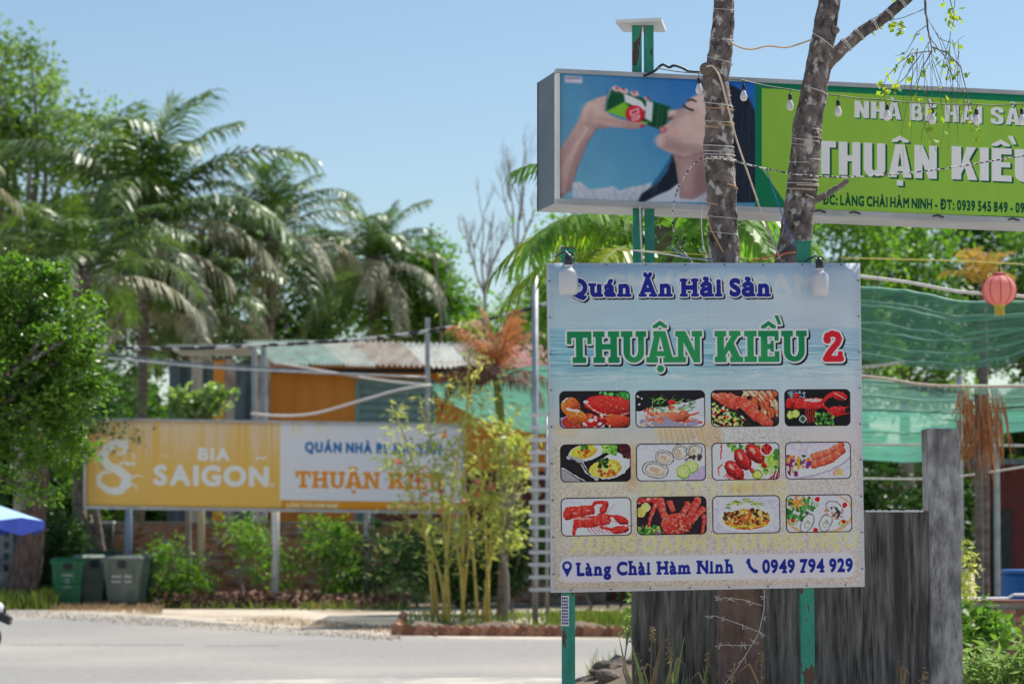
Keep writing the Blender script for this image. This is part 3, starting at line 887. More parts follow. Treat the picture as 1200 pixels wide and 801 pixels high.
def art_front():
    c = Canvas(641, 308, 1008, 694, 4)
    H, W = c.H, c.W
    yy = (np.arange(H) / 4 + 308)[:, None]; xx = (np.arange(W) / 4 + 641)[None, :]
    ys = [308, 345, 384, 388, 420, 446, 458, 500, 540, 694]
    cols = [(150, 176, 192), (158, 182, 195), (166, 188, 198), (128, 172, 190), (126, 174, 188), (158, 188, 192), (166, 190, 194), (186, 188, 184), (202, 188, 168), (190, 176, 164)]
    for ch in range(3): c.a[..., ch] = np.interp(yy, ys, [q[ch] / 255 for q in cols])
    # paler, rosier towards the right: light through the sheet painted into the print
    t = np.clip((xx - 760) / 250, 0, 1) * np.clip(1 - np.abs(yy - 560) / 420, 0, 1)
    c.a = c.a * (1 - .55 * t[..., None]) + hexc(206, 192, 200) * (.55 * t[..., None])
    # sea: horizontal ripples and foam
    sea = np.exp(-((yy - 416) / 24) ** 2)
    rp = vnoise(H, W, (5, 150), 3) * .6 + vnoise(H, W, (3, 60), 4) * .4 - .5
    c.a = np.clip(c.a + (sea * rp * .42)[..., None] * np.array([1.1, .8, .6]), 0, 1)
    foam = np.clip((vnoise(H, W, (8, 60), 5) * .5 + vnoise(H, W, (3, 14), 15) * .5 - .5) * 5, 0, 1) * np.exp(-((yy - 442) / 8) ** 2)
    c.mask(foam, hexc(206, 210, 212), .6)
    cl = np.clip(vnoise(H, W, (40, 260), 6) - .45, 0, 1) * np.clip((384 - yy) / 40, 0, 1)
    c.mask(cl * 1.6, hexc(196, 204, 212), .5)
    # sand
    sand = np.clip((yy - 505 + 14 * np.sin(xx / 42)) / 14, 0, 1)
    g = vnoise(H, W, 3, 8) * .5 + vnoise(H, W, 6, 9) * .5
    c.a = np.clip(c.a * (1 + (sand * (g - .5) * .42)[..., None]), 0, 1)
    sp = (vnoise(H, W, 2.6, 10) > .84) * sand
    c.mask(sp, hexc(150, 110, 60), .5)
    sp = (vnoise(H, W, (26, 60), 11) > .66) * np.clip(1 - abs(yy - 640) / 50, 0, 1)
    # shells and star shapes half hidden behind the pictures
    for x, y, rx, ry, col in ((700, 569, 28, 8, (214, 196, 168)), (662, 505, 16, 9, (190, 150, 100)), (790, 508, 26, 12, (206, 170, 110)), (735, 548, 10, 26, (184, 140, 86)),
                              (828, 512, 14, 16, (200, 150, 90)), (668, 514, 40, 10, (208, 196, 176)), (880, 570, 34, 8, (206, 176, 130)), (860, 576, 12, 5, (190, 140, 70))):
        c.ell(x, y, rx, ry, hexc(*col), alpha=.42, soft=5, lit=.12)
    for i in range(9): c.line([(768 + i * 6, 500), (772 + i * 6.2, 521)], 1.6, hexc(176, 120, 60), .3)
    # faint circular seal and old lettering
    for r, al in ((101, .35), (96, .22)):
        pts = [(820 + r * cos(a), 470 + r * sin(a)) for a in np.linspace(0, 2 * pi, 70)]
        c.line(pts, 1.0, hexc(206, 212, 218), al)
    m, b = sans_word('CHƯƠNG SAM', 100, 7); stamp(c, m, b, 706, 345, 250, hexc(206, 200, 186), .36)
    m, b = sans_word('CHẤT LƯỢNG', 100, 8); stamp(c, m, b, 746, 589, 172, hexc(226, 204, 130), .42, sy=.86)
    m, b = sans_word('XỨNG DANH THƯƠNG HIỆU', 100, 8); stamp(c, m, b, 664, 648, 336, hexc(226, 204, 120), .5, sy=.82)
    # the twelve pictures
    k = 4
    for r, (ya, yb) in enumerate(((459, 503), (521.5, 566), (584, 629))):
        for q, (xa, xb) in enumerate(((653, 735), (741, 822.5), (829, 909), (915.5, 994))):
            f = food(r * 4 + q, 82, 45, 5).a
            w = int((xb - xa) * k); h = int((yb - ya) * k)
            yi = (np.arange(h) * f.shape[0] / h).astype(int); xi = (np.arange(w) * f.shape[1] / w).astype(int)
            im = f[yi][:, xi]
            Y, X = np.mgrid[0:h, 0:w]; R = 6.5 * k
            dx = np.maximum(np.maximum(R - X, X - (w - R)), 0); dy = np.maximum(np.maximum(R - Y, Y - (h - R)), 0)
            d = R - np.hypot(dx, dy)
            d = np.where((dx == 0) & (dy == 0), np.minimum(np.minimum(X, w - X), np.minimum(Y, h - Y)), np.where(dx == 0, np.minimum(Y, h - Y), np.where(dy == 0, np.minimum(X, w - X), d)))
            i0 = int((ya - 308) * k); j0 = int((xa - 641) * k)
            m = np.clip(d + .5, 0, 1)[..., None]; e = np.clip((1.15 * k - d) + .5, 0, 1)[..., None]
            im = im * (1 - e) + BLK * e
            c.a[i0:i0 + h, j0:j0 + w] = c.a[i0:i0 + h, j0:j0 + w] * (1 - m) + im * m
    # address bar
    Y, X = np.mgrid[0:H, 0:W]; X = X / k + 641; Y = Y / k + 308
    dd = np.hypot(np.maximum(np.maximum(651 + 10 - X, X - (996 - 10)), 0), np.maximum(np.maximum(653 + 10 - Y, Y - (682.5 - 10)), 0))
    c.mask(np.clip((10 - dd) * 3, 0, 1), hexc(204, 196, 212), .95)
    NAVY = hexc(22, 34, 128)
    m, b = slab_word('Làng Chài Hàm Ninh', 84, 6, 1.15); stamp(c, m, b, 669.5, 674, 184, NAVY, sy=.72)
    m, b = slab_word('0949 794 929', 84, 6, 1.15, wgap=.45); stamp(c, m, b, 887, 675, 107, NAVY, sy=.74)
    c.ell(659.5, 663.5, 5.6, 5.8, NAVY); c.poly([(654.4, 666), (664.6, 666), (659.5, 676)], NAVY); c.ell(659.5, 663.3, 2.9, 3, hexc(204, 196, 212))
    c.line([(870.5, 661.5), (872.5, 668), (877, 673)], 3.6, NAVY); c.ell(870.6, 661.4, 2.2, 3.4, NAVY, rot=20); c.ell(878.6, 673, 3.5, 2.3, NAVY, rot=20)
    # headings
    LT = hexc(210, 206, 210); SH = hexc(24, 26, 36)
    m, b = slab_word('Quán Ăn Hải Sản', 110, 9, 1.2, wgap=.42); stamp(c, m, b, 664.5, 346.5, 237, NAVY, outline=LT, shadow=SH, ow=1.5, sh=(1.7, 1.7), sy=.75)
    GR = hexc(16, 122, 74)
    m, b = cap_mask('THUẬN', 148); f1 = stamp(c, m, b, 663, 426, 157, GR, outline=LT, shadow=SH, ow=2.3, sh=(1.9, 1.9))
    m, b = cap_mask('KIỀU', 148); f2 = stamp(c, m, b, 834.5, 426, 109, GR, outline=LT, shadow=SH, ow=2.3, sh=(1.9, 1.9))
    rr = np.hypot(X - 820, Y - 470)
    c.mask((f1 + f2) * (rr < 100), hexc(60, 150, 84), .45)
    n = Canvas(0, 0, 30, 44, 4); n.a[:] = 0
    n.line([(5, 12), (6, 7), (12, 4.5), (18, 6), (20, 11), (18, 17), (12, 24), (7, 31), (5, 35)], 7.6, (1, 1, 1)); n.line([(4, 37), (22, 37)], 8, (1, 1, 1)); n.line([(21.5, 30), (21.5, 37)], 6, (1, 1, 1)); n.ell(6, 13, 4.4, 4.4, (1, 1, 1))
    stamp(c, (n.a[..., 0] > .5).astype(np.float32), 41 * 4, 962, 426.5, 25, hexc(196, 26, 44), outline=LT, shadow=SH, ow=2.2, sh=(1.9, 1.9), sy=.93)
    # hem of the banner
    e = np.minimum(np.minimum(X - 641, 1008 - X), np.minimum(Y - 308, 694 - Y))
    c.mask(np.clip((4.2 - np.where(Y > 680, np.minimum(e, 694 - Y), e * 1.6)) * 2, 0, 1), hexc(188, 190, 198), .85)
    c.a *= 1 + .015 * (vnoise(H, W, (90, 9), 21)[..., None] - .5) + .06 * (vnoise(H, W, 160, 22)[..., None] - .5)
    return c


def art_box():
    """light box face: canvas x follows the photograph to 1200 and runs on behind the frame edge"""
    c = Canvas(652, 0, 1560, 161, 3)
    H, W = c.H, c.W

    def X(px):
        t_ = (px - 600) / F
        return 652 + 548 * (t_ * 15 - .2753) / (2.997 - t_ * .45)

    def Q(px, py): return ((X(px) - 655) * 908 / 902 + 652, (py - 83.3 - (px - 652) * 25.5 / 548) * 161 / 152.6)

    def A1(x, y): return Q(645 + x / 4.712, 75 + y / 4.712)

    def A2(x, y): return Q(760 + x / 4.714, 75 + y / 4.714)
    yy = (np.arange(H) / 3)[:, None]; xx = (np.arange(W) / 3 + 652)[None, :]
    ty = np.clip(yy / 161, 0, 1)[..., None]; tx = np.clip((xx - 652) / 230, 0, 1)[..., None]
    top = hexc(74, 128, 160) * (1 - tx) + hexc(18, 84, 168) * tx
    bot = hexc(104, 156, 178) * (1 - tx) + hexc(70, 140, 170) * tx
    c.a[:] = top * (1 - ty) + bot * ty
    c.a = c.a * (1 + .06 * (vnoise(H, W, 90, 2)[..., None] - .5))
    HAIR = hexc(22, 30, 44); SK = hexc(186, 158, 150); SKD = hexc(140, 108, 108); LSH = hexc(186, 188, 196)
    # sleeve and arm
    c.poly([A1(*p) for p in ((50, 470), (100, 400), (150, 320), (178, 250), (200, 215), (250, 190), (310, 172), (345, 200), (330, 262), (300, 300), (258, 352), (205, 430), (160, 545), (128, 640), (108, 700), (60, 738), (50, 738))], SK, grad=SKD, noise=.05)
    c.line([A1(70, 700), A1(90, 600), A1(150, 440), A1(225, 330)], 5, hexc(200, 172, 160), .4)
    c.line([A1(110, 700), A1(150, 560), A1(205, 430), A1(255, 355)], 2.2, hexc(120, 90, 94), .6)
    # can
    c.poly([A1(*p) for p in ((338, 135), (560, 205), (665, 238), (640, 375), (540, 338), (305, 262), (310, 200))], hexc(14, 74, 46), grad=hexc(10, 54, 36))
    c.poly([A1(*p) for p in ((306, 262), (408, 208), (440, 238), (425, 300), (545, 322), (530, 336), (420, 300))], hexc(110, 168, 40))
    c.poly([A1(*p) for p in ((405, 163), (440, 175), (505, 205), (527, 245), (512, 272), (470, 235), (412, 210))], hexc(206, 206, 212))
    c.poly([A1(*p) for p in ((530, 200), (568, 212), (560, 322), (520, 300))], hexc(196, 196, 204))
    c.line([A1(333, 138), A1(312, 200), A1(303, 262)], 1.6, hexc(150, 170, 190)); c.line([A1(322, 138), A1(300, 258)], 1.2, hexc(70, 90, 110))
    c.line([A1(600, 235), A1(585, 350)], 1, hexc(60, 110, 70)); c.line([A1(620, 240), A1(606, 356)], 1.2, hexc(30, 100, 60)); c.line([A1(655, 245), A1(640, 360)], 1.6, hexc(90, 120, 90))
    x, y = A1(467, 277); c.ell(x, y, 10.8, 10.8, hexc(190, 24, 44))
    for a, b in (((440, 262), (484, 246)), ((440, 262), (446, 284)), ((446, 284), (488, 268)), ((450, 298), (492, 284)), ((484, 246), (488, 268)), ((492, 284), (486, 304)), ((452, 310), (486, 304))):
        c.line([A1(*a), A1(*b)], 1.5, hexc(230, 226, 230))
    # fingers, thumb, nails
    for (x, y, nx, ny) in ((364, 138, 366, 132), (408, 150, 404, 140), (466, 164, 462, 156), (532, 192, 538, 188)):
        a, b = A1(x, y); c.ell(a, b, 5.0 if x < 500 else 3.2, 3.6 if x < 500 else 2.6, hexc(206, 176, 166), rot=16, lit=.25); a, b = A1(nx, ny); c.ell(a, b, 2.2, 1.3, hexc(176, 24, 60), rot=20)
    c.poly([A1(*p) for p in ((255, 262), (300, 270), (380, 302), (450, 318), (515, 322), (528, 338), (500, 352), (455, 362), (345, 347), (262, 356))], hexc(196, 164, 154), grad=hexc(150, 116, 112))
    x, y = A1(508, 343); c.ell(x, y, 3.2, 1.5, hexc(176, 24, 60), rot=-6)
    # small stamp in the corner
    c.poly([Q(662, 89), Q(682, 90), Q(682, 97.5), Q(662, 96.5)], hexc(206, 190, 204))
    for i in range(7): c.line([Q(664 + i * 2.4, 91.7), Q(665.5 + i * 2.4, 91.8)], 2.0, hexc(100, 96, 120)); 
    c.line([Q(664, 95), Q(680, 95.6)], .8, hexc(130, 120, 150))
    # hair lock, dress
    c.poly([A1(*p) for p in ((120, 655), (165, 650), (215, 692), (300, 682), (345, 675), (385, 700), (430, 682), (520, 668), (620, 628), (740, 640), (720, 760), (120, 760))], LSH, grad=hexc(160, 166, 180), noise=.06)
    for a, b in (((430, 690), (400, 745)), ((480, 680), (440, 745)), ((350, 690), (365, 745)), ((230, 700), (250, 745)), ((520, 670), (500, 745))): c.line([A1(*a), A1(*b)], 1.6, hexc(140, 150, 166), .7)
    c.poly([A2(*p) for p in ((130, 500), (105, 590), (60, 650), (-40, 720), (-60, 765), (30, 765), (110, 700), (165, 660), (150, 540))], HAIR)
    c.poly([A2(*p) for p in ((130, 500), (60, 610), (10, 670), (40, 670), (100, 600))], hexc(30, 96, 150))
    # neck and face in profile
    c.poly([A2(*p) for p in ((135, 500), (150, 560), (160, 640), (172, 700), (160, 765), (470, 765), (470, 300), (300, 300))], hexc(166, 134, 130), grad=hexc(140, 108, 108))
    c.poly([A2(*p) for p in ((340, 150), (300, 160), (255, 176), (222, 194), (206, 214), (202, 236), (190, 246), (150, 252), (118, 264), (106, 276), (106, 292), (116, 306), (122, 316), (104, 328), (84, 340), (64, 352), (62, 366),
                                       (72, 378), (60, 392), (46, 412), (43, 432), (52, 454), (80, 474), (130, 496), (200, 512), (330, 470), (470, 400), (470, 150))], hexc(196, 168, 160), grad=hexc(176, 144, 138))
    c.line([A2(130, 500), A2(200, 520), A2(300, 490)], 3.5, hexc(130, 98, 100), .5)
    c.line([A2(62, 354), A2(84, 352), A2(98, 360)], 2.6, hexc(176, 92, 100)); c.line([A2(64, 372), A2(82, 376), (A2(94, 368))], 2.4, hexc(166, 84, 92))
    x, y = A2(122, 300); c.ell(x, y, 3.4, 1.5, hexc(70, 44, 50), rot=-20)
    c.line([A2(128, 312), A2(150, 300), A2(160, 282)], 1.1, hexc(140, 104, 104), .8)
    c.line([A2(200, 238), A2(222, 250), A2(244, 256)], 2.2, hexc(60, 50, 56)); c.line([A2(202, 232), A2(196, 222)], 1, hexc(50, 40, 46)); x, y = A2(216, 258); c.ell(x, y, 3, 1.4, hexc(190, 196, 206), rot=14)
    c.line([A2(214, 204), A2(236, 196), A2(262, 208)], 2.6, hexc(66, 50, 54), .9)
    x, y = A2(150, 370); c.ell(x, y, 8, 10, hexc(206, 160, 156), alpha=.35, soft=6)
    x, y = A2(240, 420); c.ell(x, y, 14, 16, hexc(206, 178, 170), alpha=.4, soft=9)
    c.poly([A2(*p) for p in ((-30, 765), (60, 720), (160, 680), (175, 745), (250, 750), (330, 700), (470, 690), (470, 765))], hexc(176, 182, 196))
    # hair behind the head
    c.poly([A2(*p) for p in ((318, 152), (360, 118), (420, 104), (470, 120), (520, 150), (560, 200), (585, 260), (592, 330), (592, 768), (440, 768), (430, 500), (400, 320), (360, 210))], HAIR, noise=.1)
    for i in range(9): c.line([A2(440 + i * 15, 170 + i * 8), A2(460 + i * 13, 400), A2(455 + i * 14, 740)], .8, hexc(46, 62, 84), .4)
    # soft modelling of the printed photograph
    c.blur(3, int((884 - 652) * 3))
    for (x, y, rx, ry, al, col) in ((150, 300, 7, 11, .35, (150, 116, 114)), (110, 440, 16, 7, .42, (140, 106, 108)), (230, 470, 22, 6, .45, (128, 96, 100)), (300, 330, 12, 28, .30, (216, 190, 182)), (190, 330, 9, 12, .30, (220, 196, 188)),
                                    (290, 210, 12, 9, .35, (218, 194, 186)), (128, 266, 5, 3, .5, (226, 202, 194)), (180, 262, 5, 7, .3, (130, 98, 100)), (230, 262, 8, 4, .3, (140, 104, 106)), (210, 620, 8, 26, .35, (190, 158, 152)), (300, 640, 10, 24, .4, (110, 80, 86)), (60, 424, 6, 7, .4, (222, 196, 188))):
        a, b = A2(x, y); c.ell(a, b, rx, ry, hexc(*col), alpha=al, soft=max(3, min(rx, ry) * .9))
    for (x, y, rx, ry, al, col, rt) in ((230, 250, 12, 9, .35, (214, 186, 176), -20), (90, 560, 5, 30, .35, (212, 184, 172), 24), (300, 330, 22, 3, .3, (214, 186, 176), 5), (250, 340, 14, 4, .3, (130, 98, 96), 8), (215, 300, 4, 10, .25, (140, 106, 106), 10), (160, 480, 4, 34, .3, (126, 94, 98), 28)):
        a, b = A1(x, y); c.ell(a, b, rx, ry, hexc(*col), rot=rt, alpha=al, soft=max(2.4, min(rx, ry) * .9))
    r8 = random.Random(4)
    for i in range(60):
        x = r8.uniform(430, 590); c.line([A2(x, 130 + r8.uniform(0, 90) + max(0, x - 500) * .6), A2(x + r8.uniform(-20, 24), 420), A2(x + r8.uniform(-30, 20), 768)], r8.uniform(.3, .8), hexc(52, 66, 86) if i % 2 else hexc(10, 14, 22), r8.uniform(.15, .4))
    for i in range(16): a = r8.uniform(0, 1); c.line([A2(325 + a * 90, 150 - a * 30), A2(300 + a * 60 + r8.uniform(-14, 8), 190 + r8.uniform(-20, 30))], .6, HAIR, .5)
    for i in range(14): a = r8.uniform(0, 1); c.line([A2(135, 500 + a * 40), A2(90 - a * 30, 610), A2(-20 + a * 60, 700 + a * 30)], .5, hexc(56, 78, 104), .35)
    c.line([A2(224, 198), A2(246, 196), A2(262, 208)], 1.5, hexc(54, 40, 44), .8); c.line([A2(202, 236), A2(222, 249), A2(246, 255)], 1.6, hexc(30, 24, 30)); c.line([A2(200, 236), A2(190, 226)], .8, hexc(30, 24, 30))
    pz = vnoise(H, W, 2.4, 31)[:, :int(232 * 3)] - .5; c.a[:, :int(232 * 3)] = np.clip(c.a[:, :int(232 * 3)] * (1 + .07 * pz[..., None]), 0, 1)
    # green half
    DG = hexc(4, 104, 72); LG = hexc(126, 166, 58)
    x0 = Q(884.8, 100)[0]
    c.poly([(x0, -2), (1565, -2), (1565, 163), (x0, 163)], DG)
    c.poly([Q(892.5, 103), (1551, 13.2), (1551, 151), Q(926, 246.6), Q(892.5, 198)], LG)
    sl = 0.0
    LT = hexc(202, 202, 206)

    def word(text, px0, px1, basey, cap, bold, col, sh, xs=1.0, d=(1.3, 1.5), gp=.13):
        a, b = Q(px0, basey); e, _ = Q(px1, basey)
        m, bl = grotesk(text, 120) if bold > 8 else sans_word(text, 120, bold, xs, gap=gp, sq=True)
        stamp(c, m, bl, a, b, e - a, col, shadow=sh, sh=d, sy=cap * 3.12 / 120)
    word('NHÀ BÈ HẢI SẢN', 1001.5, 1214, 138, 20.5, 9, LT, DG * .8)
    word('THUẬN', 955, 1098, 203.8, 39.5, 11, LT, DG * .7, d=(2.2, 2))
    word('KIỀU', 1115, 1216, 210.6, 39.5, 11, LT, DG * .7, d=(2.2, 2))
    word('ĐC: LÀNG CHÀI HÀM NINH - ĐT: 0939 545 849 - 0949 794 929', 964, 1250, 240.6, 12.5, 6, DG * .62, None)
    c.a *= 1 + .03 * (vnoise(H, W, (120, 30), 21)[..., None] - .5)
    return c


def art_beer():
    """orange panel with dragon and the white restaurant panel beside it; canvas units = photo pixels, level top"""
    c = Canvas(100, 489, 546, 595, 3.2)
    H, W = c.H, c.W
    yy = (np.arange(H) / 3.2 + 489)[:, None]; xx = (np.arange(W) / 3.2 + 100)[None, :]
    st = vnoise(H, W, (500, 9), 2) * .6 + vnoise(H, W, (400, 30), 3) * .4
    fade = np.clip((545 - yy) / 62, 0, 1) * 1.25 + np.clip((225 - xx) / 200, 0, 1) * .35
    fade = np.clip(fade * .55 + (st - .42) * 1.7 * np.clip((575 - yy) / 60, 0, 1), 0, .8)[..., None]
    c.a[:] = hexc(216, 160, 78)
    c.a = c.a * (1 - fade) + hexc(196, 176, 152) * fade
    c.a *= 1 + .04 * (vnoise(H, W, (300, 5), 5)[..., None] - .5)
    LT = hexc(212, 204, 198)

    def L2(pts, w, w1=None): c.line([(95 + x / 4.8, 480 + y / 4.8 - .0) for x, y in pts], w, LT, .94, w1=w1)
    # dragon bent into an S: body, curled tail, mane, claws
    L2([(235, 185), (190, 180), (140, 215), (120, 262), (150, 310), (210, 335), (250, 370), (252, 415)], 9, 11)
    L2([(252, 400), (225, 450), (160, 455), (105, 420), (98, 375), (125, 345), (160, 352)], 10, 2.4)
    L2([(235, 185), (255, 205), (236, 235), (205, 238)], 6, 3); L2([(240, 180), (275, 160), (262, 150)], 2.6, .8); L2([(200, 185), (190, 155), (165, 152)], 3, .8)
    L2([(150, 200), (110, 195), (88, 205)], 3, .8); L2([(130, 240), (95, 240), (80, 260)], 3, .8); L2([(255, 300), (300, 290), (292, 320)], 3.2, 1); L2([(250, 350), (290, 375), (312, 360), (345, 372)], 3.4, 1)
    L2([(262, 410), (300, 420), (318, 445)], 3.2, 1); L2([(290, 240), (298, 260), (285, 275)], 2.4, 1); L2([(150, 455), (190, 474), (240, 465)], 3, 1); L2([(215, 300), (250, 285), (290, 300)], 2.6, 1)

    def word(text, xa, xb, base, cap, bold, col, xs=.9, alpha=1):
        m, b = sans_word(text, 100, bold, xs); stamp(c, m, b, xa, base, xb - xa, col, alpha, sy=cap * 3.2 / 100)
    word('BIA', 231, 268, 536.5, 15.5, 6, LT); word('SAIGON', 179.5, 314, 567, 25, 6, LT)
    c.line([(298.5, 534), (302, 531.6), (306, 533.6), (310, 531.4)], 2, LT); c.ell(318, 565, 2.4, 2.4, LT); c.ell(318, 565, 1.3, 1.3, hexc(214, 150, 60))
    c.line([(188, 532), (197, 532)], 2.2, LT, .4)
    # white panel
    x0 = 327.5
    w = (xx >= x0) * np.ones((H, 1)); c.mask(w, hexc(196, 196, 202)); c.mask((abs(xx - x0) < .9) * np.ones((H, 1)), hexc(206, 206, 212))
    yl = np.clip((vnoise(H, W, (900, 8), 12) - .55) * 3, 0, 1) * np.clip((512 - yy) / 26, 0, 1) * np.clip((430 - xx) / 90, 0, 1) * w
    c.mask(yl, hexc(220, 180, 100), .8)
    c.mask(w * (yy > 582.5), hexc(188, 128, 36))
    word('QUÁN NHÀ BÈ HẢI SẢN', 356, 518, 525, 13, 7, hexc(36, 96, 150), .8)
    m, b = cap_mask('THUẬN KIỀU', 90); stamp(c, m, b, 345, 567.5, 176, hexc(214, 128, 36), sy=.72)
    word('LÀNG CHÀI HÀM NINH', 335, 395, 591.5, 6, 5, hexc(226, 200, 160), .8); word('ĐT: 0939 545 849 - 0949 794 929', 453, 538, 591.5, 6, 5, hexc(226, 200, 160), .8)
    return c


def print_mat(name, cv, gain=1.3, rough=.55, trans=0.0, spec=.22):
    im = cv.image(name + '_artwork', gain)
    m = bpy.data.materials.new(name); m.use_nodes = True
    nt = m.node_tree; N = nt.nodes; L = nt.links
    b = N['Principled BSDF']; b.inputs['Roughness'].default_value = rough; b.inputs['Specular IOR Level'].default_value = spec
    tx = N.new('ShaderNodeTexImage'); tx.image = im; tx.interpolation = 'Cubic'
    uv = N.new('ShaderNodeUVMap'); uv.uv_map = 'UVMap'
    L.new(uv.outputs[0], tx.inputs[0]); L.new(tx.outputs[0], b.inputs['Base Color'])
    nz = N.new('ShaderNodeTexNoise'); nz.inputs['Scale'].default_value = 2.2
    bp = N.new('ShaderNodeBump'); bp.inputs['Strength'].default_value = .12; bp.inputs['Distance'].default_value = .05
    L.new(nz.outputs['Fac'], bp.inputs['Height']); L.new(bp.outputs[0], b.inputs['Normal'])
    if trans:
        t = N.new('ShaderNodeBsdfTranslucent'); L.new(tx.outputs[0], t.inputs[0])
        ms = N.new('ShaderNodeMixShader'); ms.inputs[0].default_value = trans
        L.new(b.outputs[0], ms.inputs[1]); L.new(t.outputs[0], ms.inputs[2]); L.new(ms.outputs[0], N['Material Output'].inputs[0])
    return m


def print_sheet(name, TL, TR, BL, BR, m, parent, n=10, thick=.004, back=None, warp=0.0):
    """thin solid sheet carrying the artwork on its front"""
    nrm = (TR - TL).cross(BL - TL).normalized()
    if nrm.y < 0: nrm = -nrm
    vs = []; uvs = []
    for j in range(n + 1):
        for i in range(n + 1):
            u, v = i / n, j / n
            p = TL * (1 - u) * (1 - v) + TR * u * (1 - v) + BL * (1 - u) * v + BR * u * v
            if warp: p = p + nrm * (warp * sin(u * 9 + v * 3) * sin(v * 7 + u))
            vs.append(p); uvs.append((u, 1 - v))
    nv = len(vs); vs2 = vs + [p + nrm * thick for p in vs]
    fs = []; W = n + 1
    for j in range(n):
        for i in range(n):
            a = j * W + i; fs.append((a, a + W, a + W + 1, a + 1))
            fs.append((a + nv, a + 1 + nv, a + W + 1 + nv, a + W + nv))
    rim = [i for i in range(W)] + [j * W + n for j in range(1, W)] + [n * W + i for i in range(n - 1, -1, -1)] + [j * W for j in range(n - 1, 0, -1)]
    for q in range(len(rim)): a, b = rim[q], rim[(q + 1) % len(rim)]; fs.append((a, b, b + nv, a + nv))
    me = bpy.data.meshes.new(name); me.from_pydata([tuple(p) for p in vs2], [], fs)
    ul = me.uv_layers.new(name='UVMap')
    for l in me.loops: ul.data[l.index].uv = uvs[l.vertex_index % nv]
    me.materials.append(m)
    if back:
        me.materials.append(back)
        for p_ in me.polygons:
            if p_.index >= 2 * n * n or p_.index % 2 == 1: p_.material_index = 1
    me.update(); me.shade_smooth()
    o = bpy.data.objects.new(name, me); COL.objects.link(o)
    if parent is not None: adopt(o, parent)
    return o
# ------------------------------------------------------------------ materials
M_sand = mat('sandy_ground', (.42, .35, .27), (.60, .52, .42), scale=1.2, rough=.95, bump=.5, bscale=9, c3=(.30, .24, .17), s3=.35, t3=(.5, .66))
M_road = mat('dusty_asphalt', (.20, .193, .183), (.30, .29, .275), scale=9, rough=.92, bump=.22, bscale=60, detail=14, lo=.30, hi=.70, c3=(.40, .36, .31), s3=.16, t3=(.42, .8))
M_gravel = mat('gravel_shoulder', (.25, .235, .22), (.42, .40, .37), scale=7, rough=.95, bump=.9, bscale=30, c3=(.48, .44, .39), s3=.8, t3=(.5, .62))
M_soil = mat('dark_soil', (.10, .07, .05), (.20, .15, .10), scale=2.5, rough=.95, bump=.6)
M_conc = mat('streaked_concrete', (.028, .026, .024), (.33, .305, .285), scale=4.2, stretch=(9, 9, .75), rough=.92, bump=.8, bscale=14, lo=.34, hi=.80, detail=15, c3=(.05, .046, .043), s3=1.1, t3=(.48, .68))
M_post = mat('weathered_post_concrete', (.17, .16, .155), (.60, .575, .56), scale=9, stretch=(2.2, 2.2, .9), rough=.95, bump=.9, bscale=24, lo=.30, hi=.74, detail=14, c3=(.13, .124, .12), s3=2.6, t3=(.50, .66))
M_bark = mat('dark_bark', (.028, .020, .020), (.27, .225, .21), scale=14, stretch=(1, 1, .8), rough=.95, bump=1.0, bscale=42, c3=(.50, .48, .45), s3=20, t3=(.55, .66), lo=.33, hi=.70, detail=9)
M_barkred = mat('reddish_bark', (.05, .03, .026), (.22, .14, .115), scale=6, stretch=(2.0, 2.0, .7), rough=.92, bump=1.0, bscale=14, detail=9, lo=.3, hi=.7)
M_trunk = mat('palm_trunk_bark', (.10, .08, .065), (.24, .20, .17), scale=3, stretch=(1, 1, 4), rough=.9, bump=.6)
M_bare = mat('bare_branch_bark', (.22, .19, .17), (.36, .32, .29), scale=2, rough=.9)
M_greenp = mat('chipped_green_paint', (.008, .19, .13), (.02, .29, .20), scale=9, rough=.5, c3=(.075, .032, .022), s3=9, t3=(.585, .605), stretch=(1.8, 1.8, .6), bump=.25, bscale=30)
M_alu = mat('dull_aluminium', (.36, .37, .38), (.50, .51, .52), scale=3, rough=.45, metal=.35, bump=.1)
M_boxside = mat('painted_sheet_steel', (.075, .105, .135), (.12, .155, .19), scale=2, rough=.5, c3=(.16, .10, .07), s3=3, t3=(.66, .7))
M_boxback = mat('light_box_underside', (.34, .36, .38), (.50, .52, .54), scale=1.5, rough=.5)
M_white = mat('white_paint', (.66, .66, .66), (.82, .82, .81), scale=3, rough=.5)
M_hem = mat('banner_hem', (.52, .53, .55), (.66, .67, .69), scale=4, rough=.6)
M_black = mat('black_plastic', (.012, .012, .013), (.03, .03, .032), scale=9, rough=.45)
M_dark = mat('dark_rubber', (.016, .016, .016), (.04, .04, .04), scale=9, rough=.7)
M_steel = mat('galvanised_steel', (.30, .32, .34), (.46, .48, .50), scale=4, rough=.5, metal=.4)
M_orange = mat('orange_sheet_metal', (.84, .29, .03), (.90, .37, .055), scale=1.2, rough=.6, stretch=(2, 2, .5))
M_teal = mat('teal_shutter', (.18, .33, .34), (.27, .43, .43), scale=1.5, rough=.55)
M_slate = mat('blue_grey_sheet', (.045, .07, .09), (.13, .18, .21), scale=1.2, rough=.6, stretch=(3, 3, .4), c3=(.10, .05, .035), s3=1.4, t3=(.6, .66))
